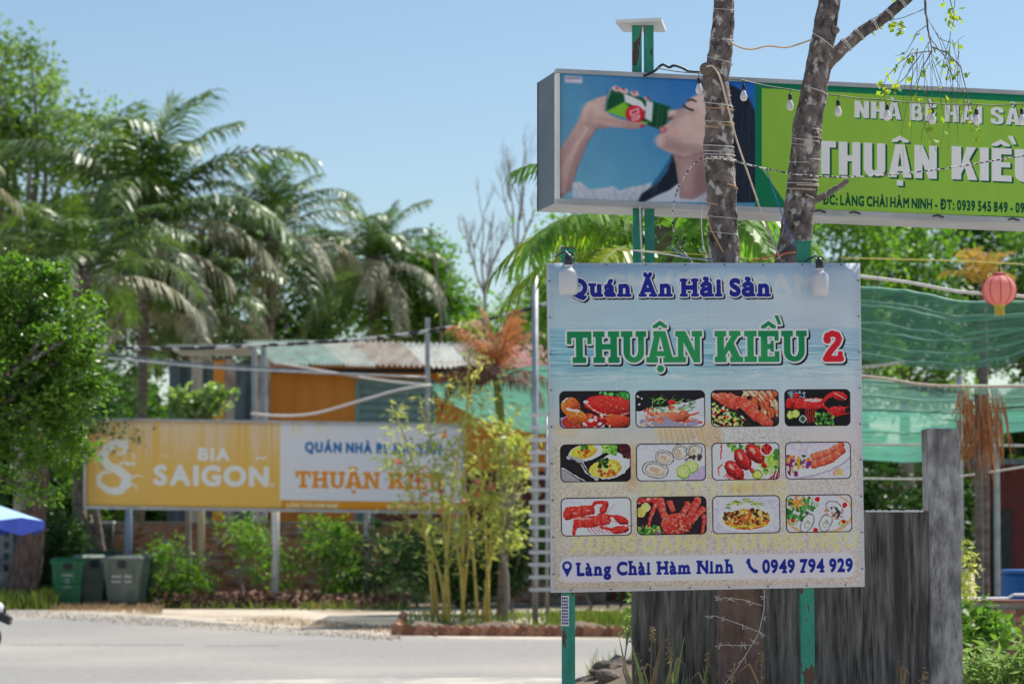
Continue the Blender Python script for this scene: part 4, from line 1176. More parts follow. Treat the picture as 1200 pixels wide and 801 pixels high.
M_roofs = [mat('roof_sheet_pale', (.60, .60, .55), (.76, .76, .70), scale=1.3, rough=.6, stretch=(3, .6, 1), c3=(.44, .38, .33), s3=.8, t3=(.56, .74)),
           mat('roof_sheet_green', (.44, .56, .49), (.62, .70, .64), scale=1.3, rough=.6, stretch=(3, .6, 1), c3=(.5, .5, .46), s3=1.2, t3=(.55, .62)),
           mat('roof_sheet_rusty', (.40, .34, .29), (.62, .57, .50), scale=1.3, rough=.7, stretch=(3, .6, 1), c3=(.30, .20, .15), s3=.8, t3=(.56, .74)),
           mat('roof_sheet_pink', (.40, .22, .20), (.58, .36, .33), scale=1.3, rough=.7, stretch=(3, .6, 1))]
M_brick = mat('brick_red', (.34, .15, .085), (.50, .26, .16), scale=3, rough=.9, bump=.4)
M_brick2 = mat('brick_brown', (.18, .075, .045), (.34, .15, .10), scale=4, rough=.9, bump=.4)
M_mortar = mat('mortar', (.26, .23, .20), (.38, .35, .31), scale=4, rough=.95)
M_grey = mat('grey_render', (.17, .18, .18), (.34, .35, .35), scale=1.6, rough=.9, c3=(.08, .08, .08), s3=1.0, t3=(.52, .64))
M_maroon = mat('maroon_wall', (.085, .018, .022), (.17, .035, .035), scale=1.4, rough=.8)
M_blue = mat('blue_plastic', (.01, .09, .32), (.02, .14, .42), scale=4, rough=.4)
M_umb = mat('sky_blue_canvas', (.26, .46, .72), (.36, .56, .80), scale=3, rough=.8)
M_umbd = mat('royal_blue_canvas', (.010, .035, .30), (.02, .06, .42), scale=3, rough=.8)
M_bing = mat('green_bin_plastic', (.006, .14, .055), (.012, .19, .08), scale=3, rough=.45)
M_bingr = mat('grey_green_bin_plastic', (.085, .11, .095), (.14, .17, .15), scale=3, rough=.5)
M_bind = mat('dark_green_bin_plastic', (.008, .045, .03), (.016, .07, .045), scale=3, rough=.5)
M_cord = mat('pale_cord', (.50, .40, .30), (.66, .56, .46), scale=20, rough=.8)
M_cordo = mat('orange_cord', (.52, .28, .10), (.66, .40, .18), scale=20, rough=.8)
M_cordw = mat('off_white_cord', (.55, .53, .50), (.72, .70, .67), scale=20, rough=.8)
M_cordb = mat('blue_cord', (.03, .12, .38), (.06, .20, .50), scale=20, rough=.6)
M_cordr = mat('red_cord', (.45, .03, .03), (.6, .06, .05), scale=20, rough=.6)
M_cordy = mat('yellow_cord', (.50, .42, .05), (.62, .52, .10), scale=20, rough=.6)
M_twist = mat('black_and_white_twist', (.02, .02, .02), (.66, .66, .64), scale=75, rough=.6, lo=.49, hi=.51, detail=0)
M_twist2 = mat('spotted_power_cable', (.02, .02, .02), (.5, .5, .5), scale=5, rough=.6, lo=.5, hi=.53, detail=0)
M_culm = mat('yellow_bamboo_culm', (.55, .40, .07), (.72, .56, .14), scale=3, rough=.5, c3=(.22, .24, .06), s3=4, t3=(.58, .64))
M_stone = mat('rough_stone', (.10, .08, .065), (.27, .22, .18), scale=7, rough=.95, bump=.9, bscale=16)
M_bulbw = mat('milky_bulb_plastic', (.52, .53, .56), (.60, .61, .64), scale=3, rough=.3)
M_sticker = mat('sticker_white', (.7, .7, .72), (.8, .8, .82), scale=9, rough=.4)
M_ink = mat('navy_ink', (.02, .03, .22), (.03, .04, .28), scale=9, rough=.4)
M_mark = mat('pale_bin_print', (.45, .50, .48), (.6, .64, .62), scale=9, rough=.6)

L_front = leaf_mat('leaf_dense_tree', (.036, .10, .012), (.19, .31, .05), (1.6, 2.0, .7), scale=3.2, rough=.34, tw=.36)
L_tall = leaf_mat('leaf_tall_tree', (.06, .12, .03), (.23, .33, .095), (1.7, 1.9, .8), scale=.5, rough=.5, tw=.45)
L_dark = leaf_mat('leaf_dark_wood', (.02, .055, .013), (.09, .17, .035), (1.5, 1.9, .7), scale=.6, rough=.45, tw=.4)
L_mid = leaf_mat('leaf_bright_grove', (.045, .11, .018), (.19, .31, .065), (1.8, 2.2, .7), scale=.7, rough=.42, tw=.5)
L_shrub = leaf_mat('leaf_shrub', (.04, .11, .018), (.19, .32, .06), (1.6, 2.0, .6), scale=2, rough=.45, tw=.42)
L_shade = leaf_mat('leaf_shaded_shrub', (.02, .055, .018), (.05, .11, .025), (1.3, 1.7, .6), scale=2, rough=.45, tw=.35)  # darker copy of the shrub leaf, the shade put into its colour
L_bamb = leaf_mat('leaf_bamboo', (.34, .40, .09), (.58, .60, .24), (1.3, 1.35, .7), scale=2, rough=.45, tw=.5, c3=(.70, .60, .18))
L_pale = leaf_mat('leaf_pale_shrub', (.17, .27, .08), (.34, .44, .18), (1.4, 1.6, .7), scale=3, rough=.35, tw=.4)
L_twig = leaf_mat('leaf_twig', (.16, .24, .03), (.30, .36, .06), (1.8, 1.9, .5), scale=8, rough=.4, tw=.55)
L_palm = leaf_mat('palm_leaflet', (.016, .045, .010), (.13, .21, .045), (1.6, 1.9, .6), scale=1.0, rough=.40, tw=.24, spec=.55)
L_palmy = leaf_mat('palm_leaflet_yellow', (.15, .25, .03), (.30, .38, .06), (1.6, 1.6, .5), scale=1.5, rough=.36, tw=.45)
L_palmdry = leaf_mat('palm_leaflet_grey', (.26, .28, .17), (.46, .46, .34), (1.0, .9, .7), scale=1.5, rough=.5, tw=.25)
L_rust = leaf_mat('palm_leaflet_rust', (.28, .12, .055), (.50, .27, .14), (1.5, 1.1, .7), scale=2, rough=.6, tw=.4)
L_rustd = leaf_mat('palm_leaflet_brown', (.10, .05, .035), (.22, .12, .085), (1.1, .9, .8), scale=2, rough=.7, tw=.25)
L_rusty = leaf_mat('palm_leaflet_amber', (.46, .24, .07), (.28, .26, .06), (1.5, 1.4, .6), scale=2, rough=.5, tw=.45)
L_grass = leaf_mat('grass_blade', (.10, .16, .03), (.26, .30, .08), (1.3, 1.4, .6), scale=1.5, rough=.6, tw=.35, c3=(.45, .36, .16))
L_dry = leaf_mat('dry_grass', (.30, .20, .11), (.50, .38, .24), (1, .9, .7), scale=3, rough=.7, tw=.3)
L_litter = leaf_mat('leaf_litter', (.12, .06, .04), (.34, .20, .14), (1, .8, .7), scale=2, rough=.8, tw=.2)
L_flower = leaf_mat('pink_blossom', (.62, .16, .12), (.75, .40, .25), (1, .9, .8), scale=4, rough=.6, tw=.3)
M_net = net_mat('green_shade_net', (.022, .085, .062), .30, 3, .9)
M_netp = net_mat('pale_shade_net', (.10, .22, .18), .38, 3, 1.2)
M_netc = net_mat('teal_shade_net', (.085, .27, .20), .20, 2, 1.3)
M_hemg = mat('net_seam', (.06, .26, .17), (.14, .42, .29), scale=9, rough=.5)

# ------------------------------------------------------------------ ground, road
def sheet(name, pts, z, m, kind='structure'):
    me = bpy.data.meshes.new(name)
    me.from_pydata([(x, y, z) for x, y in pts], [], [tuple(range(len(pts)))])
    me.materials.append(m); me.update()
    o = bpy.data.objects.new(name, me); COL.objects.link(o)
    return tag(o, kind=kind)


g = sheet('ground', [(-700, -60), (700, -60), (700, 1400), (-700, 1400)], 0, M_sand); g['label'] = 'pale sandy ground reaching behind the trees'
edge = [G(*p) for p in ((-700, 697), (-300, 703), (0, 713.5), (100, 717), (200, 724), (300, 733), (400, 740.5), (470, 745), (560, 748), (740, 749), (1000, 751), (1300, 752))]
rp = [(p.x, p.y) for p in edge]
road = sheet('road', [(-60, 19.5), (14, 19.5)] + rp[::-1], .005, M_road); road['label'] = 'sunlit grey asphalt road crossing below the billboards'
sheet('gravel_shoulder', [(-60, 8), (20, 8), (20, 19.2), (9, 22.8), (2.0, 26.6), (.2, 27.4), (-2, 27.2), (-5, 25.9), (-9, 24.6), (-60, 23)], .010, M_gravel)['label'] = 'grey gravel verge on the near side of the road'
# long cracks in the asphalt
mb = MB()
for (x0, x1, py) in ((8, 215, 756), (240, 330, 757)):
    a, b = G(x0, py), G(x1, py); n = 46
    for i in range(n):
        t = i / n; p = a.lerp(b, t); q = a.lerp(b, t + .8 / n); dy = random.uniform(-.06, .06); w = random.uniform(.03, .11)
        mb.add([(p.x, p.y + dy, .0095), (q.x, q.y + dy + .03, .0095), (q.x, q.y + dy + w + .03, .0095), (p.x, p.y + dy + w, .0095)], [(0, 1, 2, 3)])
o = mb.build('road_crack', M_dark); tag(o, 'thin dark broken crack running along the asphalt road', kind='structure')
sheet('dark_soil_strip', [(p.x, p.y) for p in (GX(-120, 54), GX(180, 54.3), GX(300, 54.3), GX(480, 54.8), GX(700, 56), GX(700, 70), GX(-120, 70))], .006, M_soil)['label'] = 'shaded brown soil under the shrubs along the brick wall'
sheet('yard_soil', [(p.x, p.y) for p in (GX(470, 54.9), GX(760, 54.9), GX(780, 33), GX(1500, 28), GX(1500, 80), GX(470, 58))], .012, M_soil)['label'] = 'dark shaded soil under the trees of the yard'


# ------------------------------------------------------------------ plants
def leaf_quads(C_, size, aspect=.5, droop=.3, seed=0, up=.35, jit=.35):
    """rhombic leaves: centres C_ (n,3)"""
    r = np.random.default_rng(seed); n = len(C_)
    a = r.normal(size=(n, 3)); a[:, 2] = a[:, 2] * .6 - droop
    a /= np.linalg.norm(a, axis=1, keepdims=True)
    u = r.normal(size=(n, 3)); u[:, 2] += up * 2
    b = np.cross(a, u); b /= np.linalg.norm(b, axis=1, keepdims=True) + 1e-9
    s = size * (1 + jit * (r.random((n, 1)) * 2 - 1))
    nrm = np.cross(a, b)
    A = C_ - a * s * .5; Bp = C_ + a * s * .5 - nrm * s * .06
    Lp = C_ + b * s * aspect * .5 + nrm * s * .05 - a * s * .05; R_ = C_ - b * s * aspect * .5 + nrm * s * .05 - a * s * .05
    V = np.stack([A, R_, Bp, Lp], axis=1).reshape(-1, 3)
    Q = np.arange(4 * n).reshape(n, 4)
    return V, Q


def cloud(blobs, nclump, per, clump_r, seed, inner=.35):
    """clump centres spread through ellipsoids, leaves spread round the clumps"""
    r = np.random.default_rng(seed)
    vol = np.array([b[1][0] * b[1][1] * b[1][2] for b in blobs]) ** .8; vol /= vol.sum()
    idx = r.choice(len(blobs), nclump, p=vol)
    d = r.normal(size=(nclump, 3)); d /= np.linalg.norm(d, axis=1, keepdims=True)
    rad = (inner + (1 - inner) * r.random(nclump)) ** .6
    c = np.array([b[0] for b in blobs])[idx] + d * rad[:, None] * np.array([b[1] for b in blobs])[idx]
    sz = clump_r * (.5 + r.random(nclump))
    cc = np.repeat(c, per, axis=0); ss = np.repeat(sz, per)
    g_ = r.normal(size=(len(cc), 3)) * [1, 1, .62]
    return cc + g_ * ss[:, None] * .55, c


def tree(name, label, d, blobs_px, m, bark, trunk_px, leaf=.15, clumps=160, per=45, clump_r=.6, seed=1, aspect=.5, group=None, cat='tree',
         trunk_r=.16, limbs=12, droop=.3, base_z=0.0, inner=.35, depth=1.0, part='crown'):
    blobs = []
    for b in blobs_px:
        p = P(b[0], b[1], d + (b[4] if len(b) > 4 else 0)); k = d / F
        blobs.append((tuple(p), (b[2] * k, (b[2] + b[3]) / 2 * k * depth, b[3] * k)))
    pts, cl = cloud(blobs, clumps, per, clump_r, seed, inner)
    pts = pts[pts[:, 2] > base_z + .03]
    base = GX(trunk_px, d, base_z)
    e = empty(name, base, label, cat, group)
    V, Q = leaf_quads(pts, leaf, aspect, droop, seed + 5)
    link_mesh(part, np_mesh(part, V, Q, m), e)
    rnd = random.Random(seed)
    top = max(b[0][2] for b in blobs); low = min(b[0][2] - b[1][2] for b in blobs)
    fork = Vector((base.x, base.y, max(base_z + .15, low + (top - low) * .25)))
    mb = MB()
    path = [base + (fork - base) * t + Vector((rnd.uniform(-.06, .06), rnd.uniform(-.06, .06), 0)) * (0 if t in (0,) else 1) for t in (0, .25, .5, .75, 1)]
    mb.tube(path, [trunk_r * (1.25 - .5 * t) for t in (0, .25, .5, .75, 1)], 8)
    pick = [cl[i] for i in rnd.sample(range(len(cl)), min(limbs, len(cl)))]
    for c in pick:
        c = Vector(c); st = path[-1].lerp(path[-2], rnd.random() * .5)
        mid = st.lerp(c, .5) + Vector((rnd.uniform(-1, 1), rnd.uniform(-1, 1), rnd.uniform(0, 1))) * (c - st).length * .12
        r0 = trunk_r * .5
        mb.tube([st, st.lerp(mid, .6), mid, mid.lerp(c, .6), c], [r0, r0 * .8, r0 * .6, r0 * .4, r0 * .15], 5, cap=False)
    mb.build('trunk', bark, e, smooth=True)
    return e


def frond_mesh(name, m, L=4.0, a0=60, a1=-40, lf=.9, n=46, w=.055, hang=.5, seed=0, bend=1.3, twist=0.0, mrach=None):
    r = random.Random(seed)
    N_ = 12; pts = [Vector((0, 0, 0))]; dirs = []
    for i in range(N_):
        t = (i + .5) / N_; a = radians(a0 + (a1 - a0) * t ** bend)
        d = Vector((cos(a), .06 * sin(t * 4 + seed), sin(a))).normalized()
        pts.append(pts[-1] + d * (L / N_)); dirs.append(d)
    dirs.append(dirs[-1])
    V = []; Fc = []
    mb = MB(); mb.tube(pts, [.035 * (1 - .85 * i / N_) * (L / 4) ** .5 for i in range(N_ + 1)], 4, cap=False)
    V, Fc = mb.v, mb.f
    for i in range(n):
        t = .13 + .87 * (i + .5) / n
        q = t * N_; k = min(int(q), N_ - 1); p = pts[k].lerp(pts[k + 1], q - k); d = dirs[k]
        side = d.cross(Vector((0, 0, 1)));
        side = side.normalized() if side.length > .1 else Vector((0, 1, 0))
        upv = side.cross(d)
        ll = lf * (.35 + .65 * sin(min(1, t * 1.25 + .12) * pi * .78)) * (1 if t < .93 else .6)
        for s in (-1, 1):
            if r.random() < .06: continue
            fw = .55 + .5 * t + r.uniform(-.12, .12)
            d1 = (side * s + d * fw + upv * (.15 + r.uniform(-.15, .2)) - Vector((0, 0, 1)) * hang * .35).normalized()
            d2 = (d1 - Vector((0, 0, 1)) * hang * r.uniform(.7, 1.5)).normalized()
            d3 = (d2 - Vector((0, 0, 1)) * hang * r.uniform(.8, 1.6)).normalized()
            l_ = ll * r.uniform(.82, 1.12)
            p1 = p + d1 * l_ * .35; p2 = p1 + d2 * l_ * .35; p3 = p2 + d3 * l_ * .3
            wv = d1.cross(upv).normalized() * (w / 2) + upv * r.uniform(-.4, .4) * w * .5
            b0 = len(V)
            V.extend([tuple(x) for x in (p - wv * .5, p + wv * .5, p1 + wv, p1 - wv, p2 + wv * .7, p2 - wv * .7, p3)])
            Fc.extend([(b0, b0 + 1, b0 + 2, b0 + 3), (b0 + 3, b0 + 2, b0 + 4, b0 + 5), (b0 + 5, b0 + 4, b0 + 6)])
    me = bpy.data.meshes.new(name); me.from_pydata(V, [], Fc); me.materials.append(m); me.update()
    return me


_fr = {}


def fronds(kind, m, **kw):
    """a small family of shared frond meshes by rising angle"""
    if kind not in _fr:
        out = []
        for i, (a0, a1) in enumerate(((86, 58), (74, 10), (58, -30), (40, -55), (18, -72), (-8, -84), (-40, -88))):
            for v in (0, 1): out.append(((a0, v), frond_mesh('frond_' + kind, m, a0=a0, a1=a1, seed=i * 3 + v, **kw)))
        _fr[kind] = out
    return _fr[kind]


def palm(label, d, cx, cy, base_px, kind, mats_, n=24, scale=1.0, trunk_r=.17, seed=0, skirt=4, name='coconut_palm', group='coconut palms behind the houses', levels=None, lean_d=0, az0=0, trunk_m=None):
    rnd = random.Random(seed)
    top = P(cx, cy, d); base = GX(base_px, d)
    e = empty(name, base, label, 'palm tree', group)
    path = [base.lerp(top, t) + Vector(((top.x - base.x) * .25 * sin(t * pi), 0, 0)) for t in (0, .2, .4, .6, .8, 1)]
    mb = MB(); mb.tube(path, [trunk_r * (1.5 if t == 0 else 1.08 - .04 * t) for t in range(6)], 10)
    if trunk_r > .1: mb.lathe([(trunk_r * .9, -.5), (trunk_r * 1.6, -.15), (trunk_r * 1.5, .25), (trunk_r * .6, .6)], top, 10)
    mb.build('trunk', trunk_m or M_trunk, e, smooth=True)
    levels = levels or [(0, 3), (1, 5), (2, 6), (3, 6), (4, 5), (5, skirt)]
    k = 0
    for lv, cnt in levels:
        for i in range(cnt):
            mk, mm, kw = mats_[0] if rnd.random() > .0 else mats_[0]
            if lv >= 4 and len(mats_) > 1 and rnd.random() < .45: mk, mm, kw = mats_[1]
            if lv == 0 and len(mats_) > 2: mk, mm, kw = mats_[2]
            fam = fronds(mk, mm, **kw)
            me = fam[lv * 2 + rnd.randrange(2)][1]
            az = az0 + 2 * pi * (i + .5 * (lv % 2)) / cnt + rnd.uniform(-.25, .25) + lv * .7
            o = bpy.data.objects.new('frond', me); COL.objects.link(o)
            o.parent = e
            o.location = Vector(top) - Vector(base) + Vector((0, 0, .25 - .08 * lv))
            o.rotation_euler = (rnd.uniform(-.18, .18), rnd.uniform(-.12, .12), az)
            s = scale * rnd.uniform(.86, 1.12) * (.66 if lv == 0 else .84 if lv == 1 else 1); o.scale = (s, s, s)
            k += 1
    return e


def bare_tree(label, d, base_px, pts_px, seed, r0=.09, name='bare_tree', depthn=5):
    r0 = r0 * .62
    """leafless tree: trunk up to the fork, then dividing twigs"""
    rnd = random.Random(seed)
    e = empty(name, GX(base_px, d), label, 'tree', 'leafless trees against the sky')
    mb = MB(); base = GX(base_px, d); fork = P(pts_px[0][0], pts_px[0][1], d)
    mb.tube([base, base.lerp(fork, .5) + Vector((.1, 0, 0)), fork], [r0 * 1.5, r0 * 1.2, r0], 6)
    mt = MB()

    def grow(p, dr, L, r, lv):
        if lv == 0: return
        q = p + dr * L; m_ = p.lerp(q, .5) + Vector((rnd.uniform(-1, 1), rnd.uniform(-1, 1), rnd.uniform(-.3, 1))) * L * .07
        (mt if lv < 4 else mb).tube([p, m_, q], [r, r * .8, r * .6], 4, cap=False)
        for _ in range(rnd.choice((2, 2, 3))):
            nd = (dr + Vector((rnd.uniform(-.5, .5), rnd.uniform(-.5, .5), rnd.uniform(-.05, .5)))).normalized()
            grow(p.lerp(q, rnd.uniform(.45, 1)), nd, L * rnd.uniform(.55, .82), r * .58, lv - 1)
    for px, py in pts_px[1:]:
        t = P(px, py, d); v = t - fork
        grow(fork, v.normalized(), v.length * .62, r0 * .75, depthn)
    mb.build('trunk', M_bare, e); mt.build('twigs', M_bare, e)
    return e


PK = dict(L=4.3, lf=1.15, n=50, w=.062, hang=.55)
GREEN = ('green', L_palm, PK); DRY = ('dry', L_palmdry, dict(PK, hang=.8, n=40)); YEL_ = ('yellow', L_palmy, dict(PK, hang=.25))
GREENL = ('greenstiff', L_palm, dict(PK, hang=.3))

# far wood and groves behind everything
tree('tall_tree', 'tall airy pale green tree rising behind the coconut palms and above the dense roadside tree', 84,
     [(15, 95, 60, 62), (60, 165, 62, 60), (-25, 190, 80, 90), (25, 300, 95, 90), (120, 200, 48, 55), (112, 135, 26, 22), (110, 300, 70, 80), (200, 330, 60, 60)], L_tall, M_bare, 25, leaf=.24, clumps=420, per=46, clump_r=.75, seed=11, trunk_r=.3, limbs=26)
tree('tall_tree', 'slim dark green tree filling the gap between the two largest coconut palms', 86, [(232, 330, 60, 80), (262, 400, 60, 50), (150, 400, 60, 60)], L_dark, M_bare, 240, leaf=.24, clumps=170, per=46, clump_r=.8, seed=12, trunk_r=.25, group='dark trees behind the palms')
tree('tall_tree', 'dark rounded tree between the middle palm and the palm with the leaning trunk', 88, [(350, 350, 60, 66), (395, 330, 36, 50), (330, 410, 70, 40)], L_dark, M_bare, 352, leaf=.24, clumps=170, per=46, clump_r=.8, seed=13, trunk_r=.25, group='dark trees behind the palms')
tree('tall_tree', 'olive green tree behind the ridge of the corrugated roof, beside the leafless tree', 80, [(495, 335, 44, 44), (460, 380, 50, 44), (530, 380, 40, 36), (508, 300, 24, 18)], L_shrub, M_bare, 498, leaf=.20, clumps=240, per=44, clump_r=.6, seed=14, trunk_r=.2, group='dark trees behind the palms')
tree('tall_tree', 'low tree crown just above the roof behind the rust coloured palm', 78, [(590, 395, 46, 34), (640, 375, 50, 56), (630, 450, 50, 40)], L_mid, M_bare, 600, leaf=.18, clumps=170, per=44, clump_r=.6, seed=15, trunk_r=.2, group='dark trees behind the palms')
for i, (px, py, rx, ry, mm, lb, sd) in enumerate((
        (700, 300, 70, 62, L_mid, 'sunny green tree seen between the two green signposts and the dead pole', 21),
        (800, 290, 66, 62, L_shrub, 'green tree crown seen just left of the wire-bound trunk, under the light box', 22),
        (895, 285, 62, 62, L_mid, 'bright tree crown framed between the two wire-bound trunks', 23),
        (985, 290, 60, 70, L_mid, 'bright green tree crown rising above the banner corner under the light box', 24),
        (1065, 300, 62, 66, L_shrub, 'leafy green tree just above the upper green shade net', 25),
        (1150, 262, 58, 40, L_dark, 'dark green tree touching the underside of the light box, with sky gaps', 26),
        (1225, 300, 60, 70, L_shrub, 'tree crown behind the round pink lantern', 27))):
    tree('leafy_tree', lb, 58 + (i % 3) * 3, [(px, py, rx, ry), (px - 14, py + 70, rx, ry * .9), (px + 18, py + 130, rx * .9, ry)], mm, M_bare, px, leaf=.17, clumps=210, per=46, clump_r=.55, seed=sd, trunk_r=.16,
         group='green trees behind the light box')

bare_tree('leafless tree with fine forked twigs against the sky, nearest the rust coloured palm', 72, 571, [(568, 345), (545, 280), (562, 262), (590, 270), (578, 300)], 3, name='bare_tree')
bare_tree('taller leafless tree with thin upright twigs right beside the end of the light box', 74, 612, [(606, 300), (598, 215), (618, 180), (632, 230)], 8)
bare_tree('faint small leafless tree left of the other leafless trees', 76, 520, [(516, 360), (508, 300), (528, 310)], 5, r0=.05, depthn=4)

palm('largest coconut palm, tall feathery crown above the dragon billboard', 72, 170, 272, 160, 'green', [GREEN, DRY, YEL_], seed=2, scale=1.32, levels=[(0, 2), (1, 7), (2, 8), (3, 8), (4, 6), (5, 5)])
palm('middle coconut palm with bright young central fronds, behind the metal shed', 76, 318, 280, 300, 'green', [GREEN, DRY, YEL_], seed=5, scale=.84, levels=[(0, 2), (1, 6), (2, 7), (3, 7), (4, 5), (5, 6)])
palm('coconut palm with a thick leaning trunk rising behind the corrugated roof', 79, 440, 314, 462, 'green', [GREEN, DRY], seed=9, scale=.80, trunk_r=.26, levels=[(0, 2), (1, 5), (2, 6), (3, 7), (4, 7), (5, 6)])
palm('low coconut palm with long arching grey-green fronds in front of the taller palms', 74, 226, 372, 226, 'green', [GREEN, DRY], seed=14, scale=.84, levels=[(1, 5), (2, 8), (3, 8), (4, 7)])
palm('young coconut palm half hidden above the dense roadside tree', 60, 95, 330, 95, 'green', [GREENL, DRY], seed=15, scale=.8, levels=[(1, 5), (2, 7), (3, 6), (4, 4)])
palm('coconut palm whose straw coloured frond tip reaches in above the dense tree', 50, -112, 236, -112, 'green', [DRY, DRY], seed=21, scale=.62, levels=[(2, 6), (3, 6), (4, 5)])
palm('coconut palm with long yellow-green fronds arching out behind the banner', 25, 778, 300, 780, 'green', [('bigg', L_shrub, dict(L=2.0, lf=.55, n=40, w=.045, hang=.9)), ('big', L_palmy, dict(L=2.0, lf=.5, n=40, w=.042, hang=.75))], seed=4, scale=1.0, trunk_r=.12,
     levels=[(2, 4), (3, 6), (4, 7)], group='palms near the banner', az0=.35, name='yellow_green_palm')

ygp = bpy.data.objects['yellow_green_palm']
me = frond_mesh('frond_arching', L_palmy, L=1.75, a0=32, a1=-62, lf=.50, n=44, w=.036, hang=.55, seed=3, bend=1.1)
o = link_mesh('frond', me); o.rotation_euler = (0, 0, pi - .1); o.location = P(748, 286, 24.6); adopt(o, ygp)

# far woods closing the horizon
r_ = np.random.default_rng(77); n_ = 60000
X_ = r_.uniform(-60, 60, n_); hh = 8.5 + 1.6 * np.sin(X_ * .21) + 1.1 * np.sin(X_ * .53 + 1) + .7 * np.sin(X_ * 1.3)
Z_ = hh * r_.random(n_) ** .9
V, Q = leaf_quads(np.stack([X_, 118 + r_.normal(size=n_) * 2.2, Z_], 1), .85, .7, .2, 7)
tag(link_mesh('far_woods', np_mesh('far_woods', V, Q, L_dark)), 'dark line of far woods closing the horizon behind the houses', kind='stuff')


# ------------------------------------------------------------------ houses and walls
house = empty('orange_house', GX(460, 66), 'orange sheet metal house with a pale corrugated roof and teal shutter', 'house')
# wall panels, each a vertical sheet with a raised seam
x0 = 316
while x0 < 700:
    w = 24
    a = GX(x0, 66); b = GX(x0 + w, 66)
    top = P(x0, 424, 66).z
    mb = MB(); mb.box(a.x, b.x - .002, 66, 66.08, 0, top)
    mb.box(a.x, a.x + .05, 65.965, 65.997, 0, top - .01)
    if not (400 < x0 < 505): mb.build('wall_panel', M_orange, house)
    else:
        mb = MB(); mb.box(a.x, b.x, 66, 66.08, P(x0, 449, 66).z, top); mb.build('wall_panel', M_orange, house)
    x0 += w
sa, sb = GX(421, 66), GX(505, 66)
sh = MB(); sh.box(sa.x - .02, sb.x + .02, 66.02, 66.1, 0, P(0, 449, 66).z).build('shutter', M_teal, house)
shut = house.children[-1]
zt = P(0, 449, 66).z; nsl = 26
sl = MB().box(sa.x, sb.x, 65.93, 66.017, 0, .16); sl_me = sl.mesh('shutter_slat', M_teal)
for i in range(nsl):
    o = bpy.data.objects.new('shutter_slat', sl_me); COL.objects.link(o); adopt(o, shut); o.location = (0, 0, .1 + i * (zt - .2) / nsl)
MB().box(GX(410, 66).x, sa.x - .125, 65.99, 66.06, 0, zt + .12).build('wall_panel', M_orange, house)
fr_ = MB(); fr_.box(sa.x - .12, sa.x, 65.9, 66.01, 0, zt + .1); fr_.box(sb.x, sb.x + .12, 65.9, 66.01, 0, zt + .1); fr_.box(sa.x - .12, sb.x + .12, 65.89, 65.999, zt, zt + .1)
fr_.build('shutter_frame', M_teal, house)
# roof sheets: corrugated, ridge behind, eave towards the road
ex = [(285, 330, 1), (330, 372, 1), (372, 412, 0), (412, 470, 2), (470, 528, 0), (528, 580, 2), (580, 640, 3), (640, 700, 0)]
ridge_d, eave_d = 71.5, 64.6
for i, (xa, xb, mi) in enumerate(ex):
    A = P(xa + 35 - i * 2, 426 + i * .8, eave_d); B = P(xb + 34 - i * 2, 427 + i * .8, eave_d); C2 = P(xa, 399 + i * .6, ridge_d); D = P(xb, 399.5 + i * .6, ridge_d)
    n = 34; vs = []; fs = []
    for j in range(n + 1):
        t = j / n; h = .045 * sin(t * 2 * pi * 8.5) + (.02 if i % 2 else 0)
        for (p, q) in ((A, B), (C2, D)):
            v = p.lerp(q, t * .985); vs.append((v.x, v.y, v.z + h)); vs.append((v.x, v.y, v.z + h - .012))
    for j in range(n):
        a = j * 4
        fs += [(a, a + 4, a + 6, a + 2), (a + 1, a + 3, a + 7, a + 5), (a, a + 1, a + 5, a + 4), (a + 2, a + 6, a + 7, a + 3)]
    mb = MB().add(vs, fs); mb.build('roof_sheet', M_roofs[mi], house, smooth=False)
mb = MB(); A = P(318, 430, 65.2); B = P(690, 436, 65.2); mb.box(A.x, B.x, 65.1, 65.25, A.z - .16, A.z - .04); mb.build('eave_beam', M_dark, house)

shed = empty('metal_shed', GX(255, 64), 'dark blue-grey sheet metal shed beside the orange house', 'shed')
for i, x0 in enumerate(range(196, 312, 13)):
    a = GX(x0, 64 + (i % 2) * .05); b = GX(x0 + 13.4, 64)
    MB().box(a.x, b.x, a.y, a.y + .05, 0, P(0, 424 - 2 * (i % 3), 64).z).build('wall_panel', (M_slate, M_slate, M_roofs[2])[i % 3] if i != 4 else M_orange, shed)
MB().box(GX(198, 64).x, GX(296, 64).x, 63.2, 66, P(0, 410, 64).z, P(0, 406, 64).z).build('roof', M_roofs[1], shed)
for px in (300, 311):
    tag(MB().tube([GX(px, 62.6), P(px - 2, 404, 62.6)], .075, 8).build('steel_pole', M_steel), 'grey steel pole ' + ('standing against the shed wall' if px == 300 else 'at the corner of the orange house'), 'pole', 'poles by the shed')
tag(MB().tube([GX(501, 59), P(501, 372, 59)], .06, 8).build('steel_pole', M_steel), 'thin grey steel pole in front of the roof, behind the bamboo', 'pole')

# breeze block wall and huge trunk at the edge of the picture
bw = empty('breeze_block_wall', GX(-20, 57.5), 'grey wall pierced with square holes beside the thick old trunk', 'wall')
xa = GX(-70, 57.5).x; xb = GX(14, 57.5).x; zz = P(0, 618, 57.5).z
mb = MB(); mb.box(xa, xb, 57.5, 57.7, 0, .75); mb.build('wall_base', M_grey, bw)
nx = 7; cw = (xb - xa) / nx; hs = (zz - .75) / 4
for r_ in range(4):
    for q in range(nx):
        X = xa + q * cw; Z = .75 + r_ * hs
        mb = MB(); mb.box(X, X + .06, 57.5, 57.7, Z, Z + hs); mb.box(X + cw - .06, X + cw - .003, 57.5, 57.7, Z, Z + hs)
        mb.box(X + .06, X + cw - .06, 57.5, 57.7, Z, Z + .05); mb.box(X + .06, X + cw - .06, 57.5, 57.7, Z + hs - .05, Z + hs - .003)
        mb.build('pierced_block', M_grey, bw)
